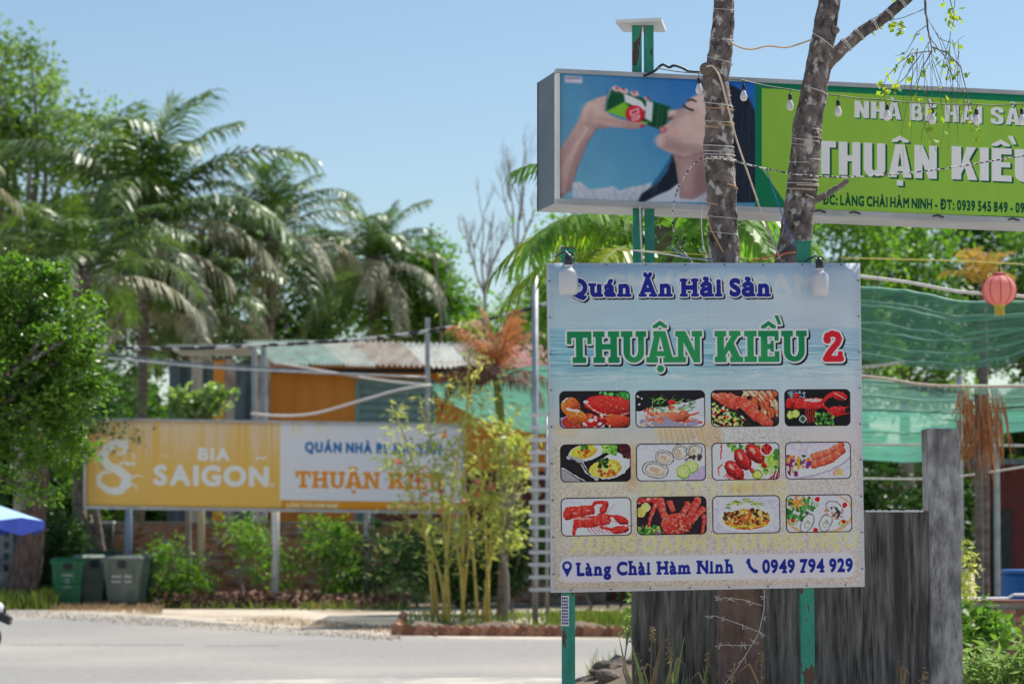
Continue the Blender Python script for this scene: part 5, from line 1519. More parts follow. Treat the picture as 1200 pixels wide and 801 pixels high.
mb = MB(); mb.box(xa, xb, 59.2, 59.3, 0, zz + .3); mb.build('rear_panel', M_slate, bw)
rnd = random.Random(4)
base = GX(27, 55.6)
old = empty('old_tree', base, 'thick reddish brown trunk standing behind the bins at the road edge', 'tree')
path = [base, base + Vector((.02, 0, .5)), base + Vector((.12, 0, 1.1)), base + Vector((.2, 0, 1.8)), base + Vector((.35, 0, 3)), base + Vector((.1, 0, 4.4))]
MB().tube(path, [.48, .36, .31, .29, .26, .2], 14, jitter=.12, rnd=rnd).build('trunk', M_barkred, old, smooth=True)
pts, _ = cloud([((base.x, base.y + .6, 5.2), (1.9, 1.8, 1.3)), ((base.x + 1.3, base.y + .8, 4.4), (1.3, 1.3, .9))], 110, 46, .6, 61)
V, Q = leaf_quads(pts, .13, .5, .3, 62); link_mesh('crown', np_mesh('crown', V, Q, L_shade), old)

# long brick wall behind the billboard
bwall = empty('brick_wall', GX(320, 60), 'long low brick wall running behind the dragon billboard', 'wall')
X0, X1 = GX(133, 60).x, GX(690, 60).x; Hh = P(0, 613, 60).z
MB().box(X0, X1, 60.02, 60.2, 0, Hh).build('mortar', M_mortar, bwall)
for mm, sd in ((M_brick, 0), (M_brick2, 1)):
    mb = MB(); r2 = random.Random(3)
    for c in range(int(Hh / .077)):
        x = X0 + (c % 2) * .11
        while x < X1 - .21:
            w = .205; k = r2.random()
            if (k < .62) == (sd == 0):
                y = 60.0 - r2.uniform(0, .008); mb.box(x, x + w, y, 60.03, c * .077 + .006, c * .077 + .07)
            x += .219
    o = mb.build('bricks', mm, bwall); o['kind'] = 'stuff'
MB().box(X0 - .02, X1 + .02, 59.95, 60.24, Hh, Hh + .05).build('coping', M_mortar, bwall)
gw = empty('rendered_wall', GX(116, 59.6), 'short grey rendered wall beside the crooked thin trunks', 'wall')
MB().box(GX(96, 59.7).x, GX(132, 59.7).x, 59.7, 59.9, 0, P(0, 613, 59.7).z).build('wall', M_grey, gw)
MB().box(GX(95, 59.7).x, GX(133, 59.7).x, 59.64, 59.95, P(0, 613, 59.7).z, P(0, 610, 59.7).z).build('coping', M_white, gw)
tag(MB().box(GX(28, 60).x, GX(97, 60).x, 60, 60.1, 0, P(0, 612, 60).z).build('dark_panel', M_slate), 'dark blue-grey fence panel behind the green bin', 'fence')

# yard behind: dark back wall, maroon wall piece
yw = empty('maroon_shop_front', GX(1180, 44), 'dark maroon wall of the restaurant yard, shaded by the nets', 'building')
MB().box(GX(1150, 44).x, GX(1400, 44).x, 44, 44.2, 0, 2.9).build('wall', M_maroon, yw)
MB().box(GX(1163, 43.9).x, GX(1186, 43.9).x, 43.93, 43.99, 0, 2.1).build('door', M_dark, yw)
MB().box(GX(1145, 44).x, GX(1400, 44).x, 43.4, 46.8, 2.9, 3.0).build('roof', M_slate, yw)
tag(MB().box(GX(440, 62).x, GX(1130, 62).x, 62, 62.2, 0, 3.3).build('back_wall', M_maroon), 'long dark brown wall closing the yard behind the shrubs', 'wall')

# ------------------------------------------------------------------ dragon billboard
bb = empty('beer_billboard', GX(320, 56.4), 'long orange and white billboard with a white dragon and Saigon beer lettering', 'billboard')
TL, BL = P(100, 490.5, 56), P(99.5, 594, 56); TR, BR = P(545, 497.5, 57), P(545, 600.5, 57)
m_beer = print_mat('beer_print', art_beer(), 1.5, .55)
print_sheet('printed_panel', TL, TR, BL, BR, m_beer, bb, 12, .03, M_boxback)
ox = Vector((.05, .0, 0)); t_ = .05


def bar(p, q, w, dpt, name, m, parent, off=0.0):
    """frame bar from p to q, square section w high, dpt deep"""
    ax = (q - p).normalized(); n = Vector((0, 1, 0)); s = ax.cross(n).normalized() * (w / 2); f = Vector((0, -dpt / 2 + off, 0)); b_ = Vector((0, dpt / 2 + off, 0))
    mb = MB(); mb.hexa([p - s + f, q - s + f, q + s + f, p + s + f, p - s + b_, q - s + b_, q + s + b_, p + s + b_])
    return mb.build(name, m, parent)


bar(TL, TR, .05, .09, 'frame', M_alu, bb); bar(BL, BR, .07, .09, 'frame', M_alu, bb)
bar(TL, BL, .06, .08, 'frame', M_alu, bb); bar(TR, BR, .06, .08, 'frame', M_alu, bb)
for px, m_, r_ in ((151, mat('blue_grey_paint', (.16, .24, .36), (.24, .32, .44), scale=3), .085), (236, mat('yellowed_wood', (.32, .25, .14), (.48, .40, .26), scale=4, stretch=(3, 3, .5)), .085), (323, M_white, .095), (430, M_steel, .08), (535, M_steel, .08)):
    d = 56.3 + (px - 100) / 445
    MB().tube([GX(px, d), P(px, 520, d)], r_, 10).build('post', m_, bb, smooth=True)
# ------------------------------------------------------------------ shrubs and small trees along the wall
SH = [
    ('shrub', 'bright feathery shrub next to the grey bin, under the orange billboard half', 56.6, [(205, 662, 32, 26), (226, 680, 30, 20), (190, 644, 14, 16), (196, 692, 30, 14)], L_shrub, 205, 120, .10),
    ('shrub', 'loose shrub below the middle billboard post where orange meets white', 57.2, [(285, 622, 20, 20), (304, 655, 20, 26), (268, 612, 12, 9), (334, 668, 20, 22)], L_mid, 284, 90, .10),
    ('shrub', 'large green shrub under the white half of the billboard', 57.4, [(388, 640, 32, 30), (400, 676, 30, 24), (374, 612, 20, 12)], L_shrub, 386, 130, .11),
    ('shrub', 'dark shrub between the white billboard half and the bamboo', 56.9, [(448, 650, 34, 44), (430, 680, 30, 26)], L_shade, 448, 90, .11),
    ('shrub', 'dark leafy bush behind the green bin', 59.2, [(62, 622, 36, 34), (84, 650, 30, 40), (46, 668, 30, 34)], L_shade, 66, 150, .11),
    ('shrub', 'yellow-green bush behind the billboard above the brick wall', 61.5, [(108, 560, 30, 36), (128, 600, 22, 14)], L_mid, 110, 70, .12),
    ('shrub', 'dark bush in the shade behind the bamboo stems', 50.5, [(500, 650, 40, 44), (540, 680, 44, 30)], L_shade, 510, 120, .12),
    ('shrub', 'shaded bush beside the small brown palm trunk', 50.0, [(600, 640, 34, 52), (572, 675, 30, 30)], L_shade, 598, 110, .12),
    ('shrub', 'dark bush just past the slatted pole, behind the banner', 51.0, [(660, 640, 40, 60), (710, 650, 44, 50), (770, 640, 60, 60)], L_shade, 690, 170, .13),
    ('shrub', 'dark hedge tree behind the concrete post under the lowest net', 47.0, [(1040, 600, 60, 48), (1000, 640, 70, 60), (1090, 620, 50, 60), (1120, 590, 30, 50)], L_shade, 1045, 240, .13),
    ('shrub', 'small pale bush low in front of the dark hedge by the road', 56.0, [(490, 692, 20, 14), (460, 696, 14, 8)], L_pale, 488, 26, .08),
]
for nm, lb, d, bl, m_, tp, cl, lf in SH:
    tree(nm, lb, d, bl, m_, M_bare, tp, leaf=lf, clumps=int(cl * (.62 if d > 56.4 and d < 57.5 else 1)), per=34, clump_r=.32, seed=int(tp) + 3, trunk_r=.035, limbs=9, cat='shrub', group='shrubs along the road edge', part='foliage', base_z=.01)
tree('papaya_tree', 'small bright papaya crown showing above the top edge of the orange billboard', 58.5, [(218, 470, 17, 13), (246, 466, 18, 13), (232, 480, 22, 9)], L_pale, M_bare, 222, leaf=.22, clumps=34, per=26, clump_r=.30, seed=77, trunk_r=.07, limbs=8, aspect=.6)
# crooked thin double trunk behind the bins
e = empty('crooked_tree', GX(122, 58.6), 'small crooked tree with two pale thin trunks behind the bins', 'tree')
b0 = GX(121, 58.6)
mb = MB(); mb.tube([b0, P(120, 640, 58.6), P(106, 622, 58.6), P(97, 602, 58.6), P(93, 575, 58.6), P(86, 540, 58.6)], [.09, .08, .065, .06, .055, .03], 8)
mb.build('trunk', M_trunk, e, smooth=True)
mb = MB(); mb.tube([b0 + Vector((.03, 0, 0)), P(117, 630, 58.62), P(112, 600, 58.62), P(110, 570, 58.62), P(114, 530, 58.62)], [.1, .1, .09, .08, .04], 8)
mb.build('trunk', M_trunk, e, smooth=True)
pts, _ = cloud([(tuple(P(95, 535, 58.6)), (.8, .8, .6)), (tuple(P(120, 520, 58.6)), (.6, .7, .5))], 60, 34, .35, 5)
V, Q = leaf_quads(pts, .13, .45, .3, 5); link_mesh('crown', np_mesh('crown', V, Q, L_mid), e)

# dense tree close to the road at the edge of the view
tree('dense_roadside_tree', 'dense bright green small-leaved tree hanging over the blue parasol', 26,
     [(20, 345, 62, 42), (60, 400, 62, 50), (-30, 420, 90, 110), (78, 440, 46, 48), (30, 490, 66, 48), (76, 485, 30, 26), (10, 545, 46, 30), (-40, 520, 60, 60), (112, 400, 20, 14), (122, 458, 16, 12), (95, 350, 18, 14), (60, 318, 20, 14), (92, 520, 18, 14), (50, 575, 22, 12), (10, 312, 26, 14), (118, 428, 12, 10)], L_front, M_bark, -70, leaf=.072, clumps=430, per=62, clump_r=.15, seed=31, trunk_r=.16, limbs=30, aspect=.55, droop=.35)


# ------------------------------------------------------------------ grass and litter
def blades(n, pos, h, w, seed, lean=.5):
    r = np.random.default_rng(seed)
    p = pos(r, n); hh = h * (.4 + r.random((n, 1)) * .8)
    a = r.random(n) * 2 * pi; dx = np.stack([np.cos(a), np.sin(a), np.zeros(n)], 1)
    b = r.random(n) * 2 * pi; ln = np.stack([np.cos(b), np.sin(b), np.zeros(n)], 1) * hh * lean * r.random((n, 1))
    up = np.array([0, 0, 1.0])
    V = np.stack([p - dx * w / 2, p + dx * w / 2, p + up * hh * .6 + ln * .4 + dx * w * .3, p + up * hh + ln], 1).reshape(-1, 3)
    return V, np.arange(4 * n).reshape(n, 4)


def patch(name, label, quad_px, n, h, w, m, seed, z=0.0, lean=.5):
    q = [G(x, y) if len(qq) == 2 else GX(x, qq[2]) for qq in quad_px for x, y in [qq[:2]]]

    def pos(r, n_):
        u = r.random((n_, 1)); v = r.random((n_, 1)) ** .9
        A, B, C2, D = [np.array(x) for x in q]
        return (A * (1 - u) + B * u) * (1 - v) + (D * (1 - u) + C2 * u) * v + [0, 0, z]
    V, Q = blades(n, pos, h, w, seed, lean)
    return tag(link_mesh(name, np_mesh(name, V, Q, m)), label, kind='stuff')


patch('roadside_grass', 'sparse green grass at the road edge by the bins', [(-60, 716), (66, 714), (66, 707), (-60, 708)], 3200, .42, .03, L_grass, 1)
patch('roadside_grass', 'thin dry grass around the wheels of the bins', [(60, 715.5), (190, 720), (190, 712), (60, 710)], 1500, .16, .012, L_dry, 2)
patch('roadside_grass', 'dry scattered grass on the sandy verge', [(250, 727), (470, 743), (470, 735), (330, 724)], 1500, .07, .012, L_dry, 3)
patch('roadside_grass', 'low weeds under the shrubs beside the brick wall', [(180, 713), (480, 716), (480, 711), (180, 709)], 600, .22, .05, L_grass, 4)


def scatter(name, label, quad, n, size, m, seed, h=.1, aspect=.6):
    r = np.random.default_rng(seed); q = [np.array(G(*p)) for p in quad]
    u = r.random((n, 1)); v = r.random((n, 1)); p = (q[0] * (1 - u) + q[1] * u) * (1 - v) + (q[3] * (1 - u) + q[2] * u) * v
    p[:, 2] = .02 + r.random(n) * h
    V, Q = leaf_quads(p, size, aspect, 0, seed, up=1.5)
    return tag(link_mesh(name, np_mesh(name, V, Q, m)), label, kind='stuff')


scatter('leaf_litter', 'brown fallen leaves heaped under the shrubs', [(180, 712), (480, 714), (480, 707), (180, 706)], 2600, .16, L_litter, 5, .3)
scatter('leaf_litter', 'scattered fallen leaves along the planter edge', [(470, 746), (740, 746), (740, 730), (470, 728)], 500, .07, L_litter, 6, .05)

scatter('road_grit', 'pale sand and grit drifted over the edge of the asphalt', [(0, 722), (470, 752), (470, 744), (0, 713)], 3500, .035, M_sand, 15, .0, .8)

# ------------------------------------------------------------------ planter with brick edging
pl = empty('planter', GX(600, 43), 'low planting bed edged with tilted terracotta bricks beside the road', 'planter')
A, B = G(462, 744), G(760, 746)
bk = []
for k in range(3):
    r2 = random.Random(k); mb = MB()
    vs = [Vector((x + r2.uniform(-.012, .012), y + r2.uniform(-.01, .01), z + r2.uniform(-.01, .01))) for z in (0, .19) for y in (-.05, .05) for x in (-.085, .085)]
    mb.add(vs, [(0, 2, 3, 1), (4, 5, 7, 6), (0, 1, 5, 4), (2, 6, 7, 3), (0, 4, 6, 2), (1, 3, 7, 5)]); bk.append(mb.mesh('brick', (M_brick, M_brick2, M_brick)[k]))
nb = 30
Lr = (B - A).length; nb = int(Lr / .15)
for i in range(nb):
    t = (i + .5) / nb; p = A.lerp(B, t)
    o = bpy.data.objects.new('brick', bk[i % 3]); COL.objects.link(o); adopt(o, pl)
    o.location = p + Vector((0, random.uniform(-.02, .02), -.02)); o.rotation_euler = (random.uniform(-.12, .12), random.uniform(.25, .6), random.uniform(-.15, .15))
Cc = GX(470, 46.6); 
for i in range(int((Cc - A).length / .17)):
    p = A.lerp(Cc, (i + .5) / int((Cc - A).length / .17))
    o = bpy.data.objects.new('brick', bk[i % 3]); COL.objects.link(o); adopt(o, pl); o.location = p; o.rotation_euler = (.4, .1, random.uniform(1.3, 1.7))
vs = []; fs = []
r2 = random.Random(1); nx, ny = 40, 8
for j in range(ny + 1):
    for i in range(nx + 1):
        u, v = i / nx, j / ny; p = A.lerp(B, u) + Vector((0, .06 + v * 4.4, 0)); h = .02 + .16 * sin(min(1, v * 1.6 + .04) * pi * .9) * (.6 + .4 * sin(u * 19)) * min(1, u * 12) + r2.uniform(0, .03)
        vs.append((p.x, p.y, h))
for j in range(ny):
    for i in range(nx): a = j * (nx + 1) + i; fs.append((a, a + 1, a + nx + 2, a + nx + 1))
MB().add(vs, fs).build('soil', M_soil, pl, smooth=True)
patch('planter_grass', 'yellow-green grass and weeds growing in the planter bed', [(470, 741), (760, 742), (760, 722), (480, 722)], 1300, .13, .028, L_grass, 8, z=.08)
patch('planter_grass', 'grass tuft by the foot of the planter edge', [(640, 738), (760, 740), (760, 728), (640, 727)], 2000, .17, .028, L_grass, 9, z=.1)

# ------------------------------------------------------------------ yellow bamboo clump
d0 = 44.6
bam = empty('yellow_bamboo', GX(540, d0), 'clump of yellow bamboo with light yellow-green leaves in the planter', 'bamboo')
r2 = random.Random(12)
tips = []
for i, (bx, tx, ty) in enumerate(((508, 462, 480), (514, 458, 540), (520, 560, 430), (527, 492, 470), (541, 605, 480), (544, 508, 560), (560, 520, 500), (571, 590, 520), (573, 546, 440), (524, 470, 600), (566, 618, 560), (542, 552, 380))):
    d = d0 + r2.uniform(-.7, .7); b_ = GX(bx, d, .05); t_ = P(tx, ty, d + r2.uniform(-.8, .8)); path = []
    for q in range(9):
        t = q / 8; p = b_.lerp(t_, t) + Vector(((b_.x - t_.x) * .25 * sin(t * pi) * .8, 0, .25 * sin(t * pi))); path.append(p)
    mb = MB(); mb.tube(path, [.034 * (1 - .8 * q / 8) for q in range(9)], 7)
    for q in range(1, 8):
        for h in (0, .5):
            p = path[q].lerp(path[min(8, q + 1)], h); mb.lathe([(.036 * (1 - .8 * q / 8), -.012), (.042 * (1 - .8 * q / 8), 0), (.036 * (1 - .8 * q / 8), .012)], p, 6)
    mb.build('culm', M_culm, bam, smooth=True)
    tips.append(path)
pts = []
r3 = np.random.default_rng(5)
for path in tips:
    for q in range(3, 9):
        p = np.array(path[q]); k = 64
        tw = r3.normal(size=(6, 3)) * [.55, .5, .25]
        for t in tw:
            m_ = 4; s_ = r3.random((m_, 1)); pts.append(p + t * s_ + [0, 0, -.12] * (s_ ** 2) + r3.normal(size=(m_, 3)) * .07)
pts = np.concatenate(pts)
extra, _ = cloud([(tuple(P(500, 530, 44)), (.9, .7, .55)), (tuple(P(560, 560, 44.5)), (.8, .7, .8)), (tuple(P(470, 545, 44)), (.4, .4, .25)), (tuple(P(550, 470, 44.5)), (.8, .6, .5))], 40, 10, .22, 3)
pts = np.concatenate([pts, extra])
V, Q = leaf_quads(pts, .19, .20, .5, 9); link_mesh('foliage', np_mesh('foliage', V, Q, L_bamb), bam)
fl, _ = cloud([(tuple(P(520, 560, 43.6)), (1.2, .4, .9))], 14, 5, .06, 8); V, Q = leaf_quads(fl, .11, .8, .1, 4); link_mesh('blossoms', np_mesh('blossoms', V, Q, L_flower), bam)
tree('slender_tree', 'slender leafy tree right beside the bamboo, twigs reaching the slatted pole', 44.0, [(590, 520, 26, 30), (600, 560, 20, 24), (572, 590, 20, 20), (612, 530, 16, 12), (600, 620, 26, 30)], L_bamb, M_bare, 592, leaf=.13, clumps=40, per=22, clump_r=.2, seed=5, trunk_r=.04, aspect=.35, limbs=14, base_z=.05)

# palm with rust coloured dead fronds
RK = dict(L=1.25, lf=.50, n=30, w=.030, hang=.55)
dp = empty('rusty_areca_palm', GX(588, 45.2), 'slim palm with dead rust-orange fronds behind the bamboo', 'palm tree')
b_ = GX(588, 45.2); t1 = P(588, 500, 45.2); t2 = P(582, 446, 45.2); t3 = P(570, 402, 45.2); t4 = P(562, 352, 45.2)
MB().tube([b_, b_.lerp(t1, .5) + Vector((.05, 0, 0)), t1], [.11, .085, .075], 10).build('trunk', M_trunk, dp, smooth=True)
M_shaft = mat('green_crownshaft', (.09, .16, .03), (.18, .26, .05), scale=3, rough=.4)
MB().tube([t1, t1.lerp(t2, .5), t2, t2.lerp(t3, .5) + Vector((.03, 0, 0)), t3, t4], [.08, .09, .07, .05, .035, .01], 10).build('crownshaft', M_shaft, dp, smooth=True)
rf = [frond_mesh('rust_frond', L_rust, a0=a0, a1=a1, seed=i, **RK) for i, (a0, a1) in enumerate(((82, 60), (72, 20), (60, -10), (70, 40)))]
rd = [frond_mesh('brown_frond', L_rustd, a0=a0, a1=a1, seed=i + 9, **dict(RK, hang=1.2, L=1.3)) for i, (a0, a1) in enumerate(((45, -75), (25, -85), (50, -60)))]
r2 = random.Random(6)
for i, az in enumerate((.2, .7, 1.5, 2.3, 2.9, 3.6, 4.4, 5.2, 5.9, 2.6)):
    me = rf[i % 4]; o = bpy.data.objects.new('frond', me); COL.objects.link(o); o.parent = dp; o.location = t2 - b_ + Vector((0, 0, .05)); o.rotation_euler = (0, r2.uniform(-.1, .1), az)
    o.scale = (1.05,) * 3
for i, az in enumerate((2.7, 3.1, 3.5, 2.2, 5.7, 4.6, .3)):
    me = rd[i % 3]; o = bpy.data.objects.new('frond', me); COL.objects.link(o); o.parent = dp; o.location = t2 - b_ - Vector((0, 0, .05)); o.rotation_euler = (0, 0, az)

# slatted pole
sp = empty('slatted_pole', GX(627, 43.4), 'grey pole carrying a column of short white slats beside the banner', 'pole')
MB().tube([GX(627, 43.4), P(627, 322, 43.4)], .06, 10).build('post', M_steel, sp, smooth=True)
MB().tube([GX(641, 43.5), P(641, 486, 43.5)], .03, 8).build('post', M_steel, sp, smooth=True)
for i in range(15):
    y = 486 + i * 14.6; a = P(620, y, 43.3); b = P(652, y, 43.3)
    MB().box(a.x, b.x, 43.26, 43.31, a.z - .032, a.z + .032).build('slat', M_white, sp)

# ------------------------------------------------------------------ nets and their ropes
def net(label, rows, m, sag=.0, lines=(), nu=40, nv=14, cat='shade net', wav=.008, rope=.013, group='green shade nets over the yard'):
    """rows: list of (list of (px,py), d) from the near edge to the far edge"""
    def at(u, v):
        q = v * (len(rows) - 1); i = min(int(q), len(rows) - 2); f = q - i

        def rowp(k):
            pts, d = rows[k]; s_ = u * (len(pts) - 1); j = min(int(s_), len(pts) - 2); g_ = s_ - j; g_ = g_ * g_ * (3 - 2 * g_) * .5 + g_ * .5
            return P(pts[j][0] * (1 - g_) + pts[j + 1][0] * g_, pts[j][1] * (1 - g_) + pts[j + 1][1] * g_, d)
        p = rowp(i).lerp(rowp(i + 1), f)
        return p + Vector((0, 0, wav * (sin(u * 23 + v * 5) * sin(v * 17) + 1.3 * sin(u * 7.3 + v * 2.1 + rows[0][1]) + .3 * sin(u * 41 + v * 13)) - sag * sin(f * pi)))
    mid = at(.5, .5)
    e = empty('shade_net', (mid.x, mid.y, mid.z), label, cat, group)
    vs = [at(i / nu, j / nv) for j in range(nv + 1) for i in range(nu + 1)]
    fs = [(j * (nu + 1) + i, j * (nu + 1) + i + 1, (j + 1) * (nu + 1) + i + 1, (j + 1) * (nu + 1) + i) for j in range(nv) for i in range(nu)]
    MB().add(vs, fs).build('netting', m, e, smooth=True)
    for v in lines:
        MB().tube([at(i / nu, v) + Vector((0, -.01, .005)) for i in range(nu + 1)], rope, 5).build('seam', M_hemg, e, smooth=True)
    return e


net('upper green shade net sagging in ridges under the lantern', [([(985, 334), (1060, 343), (1120, 353), (1240, 352)], 24), ([(985, 352), (1060, 360), (1120, 371), (1240, 364)], 25.5), ([(985, 385), (1060, 398), (1120, 400), (1240, 382)], 28),
      ([(985, 418), (1060, 430), (1130, 432), (1190, 425), (1240, 395)], 31)], M_net, .06, (0, .2, .36, .5, .63, .76, .88), nv=24, wav=.012)
net('narrow pale net hanging between the upper and the lowest net', [([(985, 446), (1100, 452), (1240, 452)], 32), ([(985, 462), (1100, 470), (1240, 466)], 34), ([(985, 478), (1100, 482), (1240, 474)], 36)], M_netp, .03, (0, .5, 1), rope=.02)
net('lowest wide teal net stretched behind the concrete post', [([(985, 480), (1100, 484), (1240, 478)], 37), ([(985, 508), (1060, 512), (1120, 500), (1240, 492)], 40), ([(985, 536), (1060, 542), (1090, 538), (1140, 512), (1240, 500)], 43)], M_netc, .05, (0, .4, 1), rope=.02)
net('teal net behind the rusty palm fronds, stretched from the thin pole', [([(506, 452), (560, 440), (620, 430), (720, 425)], 46), ([(510, 458), (565, 466), (620, 470), (720, 470)], 49), ([(516, 464), (560, 490), (620, 506), (720, 516)], 52)], M_netc, .03, (0, 1), group='green shade nets over the yard')


def cable(name, label, pts, d, r, m, cat='cable', sides=6, sub=3, group=None, sag=0.0):
    P3 = [P(x, y, (d if len(q) == 0 else q[0])) for x, y, *q in pts]
    path = []
    for i in range(len(P3) - 1):
        p0 = P3[max(0, i - 1)]; p1 = P3[i]; p2 = P3[i + 1]; p3 = P3[min(len(P3) - 1, i + 2)]
        for k in range(sub):
            t = k / sub
            path.append(.5 * ((2 * p1) + (p2 - p0) * t + (2 * p0 - 5 * p1 + 4 * p2 - p3) * t * t + (3 * p1 - p0 - 3 * p2 + p3) * t ** 3))
    path.append(P3[-1])
    o = MB().tube(path, r, sides).build(name, m, None, smooth=True)
    return tag(o, label, cat, group)


cable('power_cable', 'thick black and white spotted power cable sagging over the corrugated roof', [(-60, 396), (60, 404), (130, 407), (220, 408), (320, 404), (430, 397), (520, 385), (580, 372), (640, 356), (760, 320)], 47, .035, M_twist2, sub=6)
cable('power_cable', 'grey cable running below the spotted one towards the steel pole', [(-60, 410), (120, 419), (240, 430), (360, 436), (500, 442)], 49, .022, M_steel)
cable('power_cable', 'thin blue-grey cable rising from the shed roof', [(120, 414), (220, 425), (330, 432), (420, 440)], 50, .018, M_slate)
cable('rope', 'pale rope looping from the shed pole to the teal net', [(294, 484), (330, 487), (370, 484), (420, 470), (470, 456), (506, 451)], 51, .026, M_cordw, 'rope')
cable('rope', 'pale rope slanting from the orange wall corner to the teal net', [(320, 424), (400, 438), (460, 447), (506, 451)], 52, .022, M_cordw, 'rope')
cable('net_rope', 'off-white rope carrying the pink lantern above the upper net', [(985, 321), (1060, 330), (1120, 341), (1170, 345), (1240, 350)], 23.2, .016, M_cordw, 'rope')
cable('net_rope', 'bright yellow string above the lantern rope', [(985, 302), (1060, 304), (1130, 306), (1240, 312)], 22, .006, M_cordy, 'rope')
cable('net_rope', 'pale rope between the upper net and the narrow net', [(985, 438), (1040, 444), (1100, 452), (1240, 452)], 31.5, .02, M_cord, 'rope')
cable('net_rope', 'short pale rope tied to the lower edge of the upper net', [(985, 432), (1030, 428), (1060, 424)], 30, .018, M_cordw, 'rope')
cable('wire', 'white wire crossing behind the concrete post', [(985, 560), (1080, 561), (1140, 556), (1240, 540)], 36, .014, M_cordw, 'wire')
cable('wire', 'taut white line behind the top of the concrete post', [(985, 520), (1080, 521), (1240, 522)], 34, .018, M_cordw, 'wire')
tag(MB().tube([GX(1125, 38), P(1124, 440, 38)], .05, 8).build('net_pole', M_steel), 'dark steel pole holding the nets right behind the concrete post', 'pole')
tag(MB().tube([GX(1168, 40), P(1167, 455, 40)], .05, 8).build('net_pole', M_steel), 'steel pole holding the lowest net near the dead hanging leaves', 'pole')

# lantern
lan = empty('lantern', P(1171, 362, 23.2), 'round pink paper lantern with a yellow tassel hanging on the rope', 'lantern')
k = 23.2 / F; c = P(1171, 340, 23.2); R_, Hh = 20.3 * k, 17.5 * k
M_lan = leaf_mat('pink_lantern_paper', (.78, .38, .34), (.84, .46, .42), (1.15, 1.1, 1.1), scale=3, rough=.6, tw=.6)
prof = [(.06 * 1 if i in (0, 12) else R_ * sin(pi * (.06 + .88 * i / 12)) ** .8, -Hh * cos(pi * (.06 + .88 * i / 12))) for i in range(13)]
MB().lathe(prof, c, 32).build('shade', M_lan, lan, smooth=True)
M_rib = mat('red_lantern_rib', (.50, .08, .08), (.60, .13, .12), scale=5)
for q in range(10):
    a = 2 * pi * q / 10 + .2
    MB().tube([c + Vector((r_ * 1.01 * cos(a), r_ * 1.01 * sin(a), h)) for r_, h in prof[1:-1]], .006, 5).build('rib', M_rib, lan)
MB().lathe([(.062, -.015), (.065, .02), (.03, .03)], c + Vector((0, 0, Hh)), 12).build('cap', M_rib, lan)
MB().tube([c + Vector((0, 0, Hh)), c + Vector((0, 0, Hh + .1))], .008, 6).build('hook', M_dark, lan)
tas = MB()
for q in range(20):
    a = 2 * pi * q / 20; p = c + Vector((.04 * cos(a), .04 * sin(a), -Hh)); tas.tube([p, p + Vector((.004 * cos(a), 0, -.085 - .01 * (q % 3)))], .0065, 4)
tas.lathe([(.055, -.012), (.055, .012)], c + Vector((0, 0, -Hh)), 12)
tas.build('tassel', mat('yellow_tassel', (.55, .42, .05), (.66, .52, .09), scale=6), lan)

# dead and drooping palms of the yard
AK = dict(L=.95, lf=.40, n=22, w=.022, hang=.5)
palm('palm with amber dying fronds poking up behind the lantern', 33, 1152, 345, 1152, 'amber', [('amber', L_rusty, AK)], n=10, seed=3, trunk_r=.06, scale=.72, levels=[(0, 3), (1, 5), (2, 5)], name='amber_palm', group='palms near the nets')
palm('thin palm with brown withered fronds hanging under the nets', 29, 1146, 462, 1145, 'withered', [('withered', L_rust, dict(AK, hang=1.6, n=14, w=.022)), ('withb', L_rustd, dict(AK, hang=1.6, n=14))], n=10, seed=6, trunk_r=.05, scale=.6, levels=[(6, 4)], name='withered_palm', group='palms near the nets', trunk_m=M_trunk)
wp = bpy.data.objects['withered_palm']; r_ = random.Random(8); mb = MB()
for i in range(95):
    a = P(1148 + r_.choice((-20, -8, 2, 14, 24)) + r_.uniform(-6, 6), 462 + r_.uniform(-10, 26), 29 + r_.uniform(-.25, .25)); L_ = r_.uniform(.2, .95); s_ = r_.uniform(-.09, .12); w_ = r_.uniform(.006, .018)
    b_, c_ = a + Vector((s_ * .6, 0, -L_ * .5)), a + Vector((s_ + r_.uniform(-.06, .06), 0, -L_))
    mb.add([a - Vector((w_ * .4, 0, 0)), a + Vector((w_ * .4, .01, 0)), b_ + Vector((w_, .01, 0)), b_ - Vector((w_, 0, 0)), c_], [(0, 1, 2, 3), (3, 2, 4)])
tag(mb.build('dead_leaves', L_rust, wp), kind='stuff')
tree('young_bamboo', 'yellow-green bamboo shoot right beside the concrete post', 24, [(1133, 650, 7, 30), (1130, 690, 9, 24)], L_bamb, M_culm, 1132, leaf=.10, clumps=16, per=14, clump_r=.1, seed=9, trunk_r=.018, aspect=.25, limbs=6, cat='bamboo')

# ------------------------------------------------------------------ right hand brick wall, barrel, bushes
rw = empty('garden_wall', GX(1190, 26), 'low brick garden wall with a pale pipe on top behind the bushes', 'wall')
X0, X1 = GX(1096, 26).x, GX(1330, 26).x; Hh = P(0, 706, 26).z
MB().box(X0, X1, 26.02, 26.2, 0, Hh).build('mortar', M_mortar, rw)
bm1 = MB().box(0, .205, 0, .03, 0, .062).mesh('brick', M_brick); bm2 = MB().box(0, .205, 0, .03, 0, .062).mesh('brick', M_brick2)
nc = int(Hh / .074)
for c_ in range(nc):
    x = X0 + (c_ % 2) * .11
    while x < X1 - .2:
        o = bpy.data.objects.new('brick', bm1 if random.random() < .6 else bm2); COL.objects.link(o); adopt(o, rw); o.location = (x, 25.998 - random.uniform(0, .008), c_ * .074 + .006)
        x += .217
MB().box(X0, X1, 25.97, 26.24, Hh, Hh + .03).build('coping', M_brick2, rw)
MB().tube([Vector((X0, 25.95, Hh + .05)), Vector((GX(1178, 26).x, 25.95, Hh + .05)), Vector((GX(1186, 26).x, 25.95, Hh + .09)), Vector((X1, 25.95, Hh + .08))], .014, 6).build('pipe', M_white, rw)
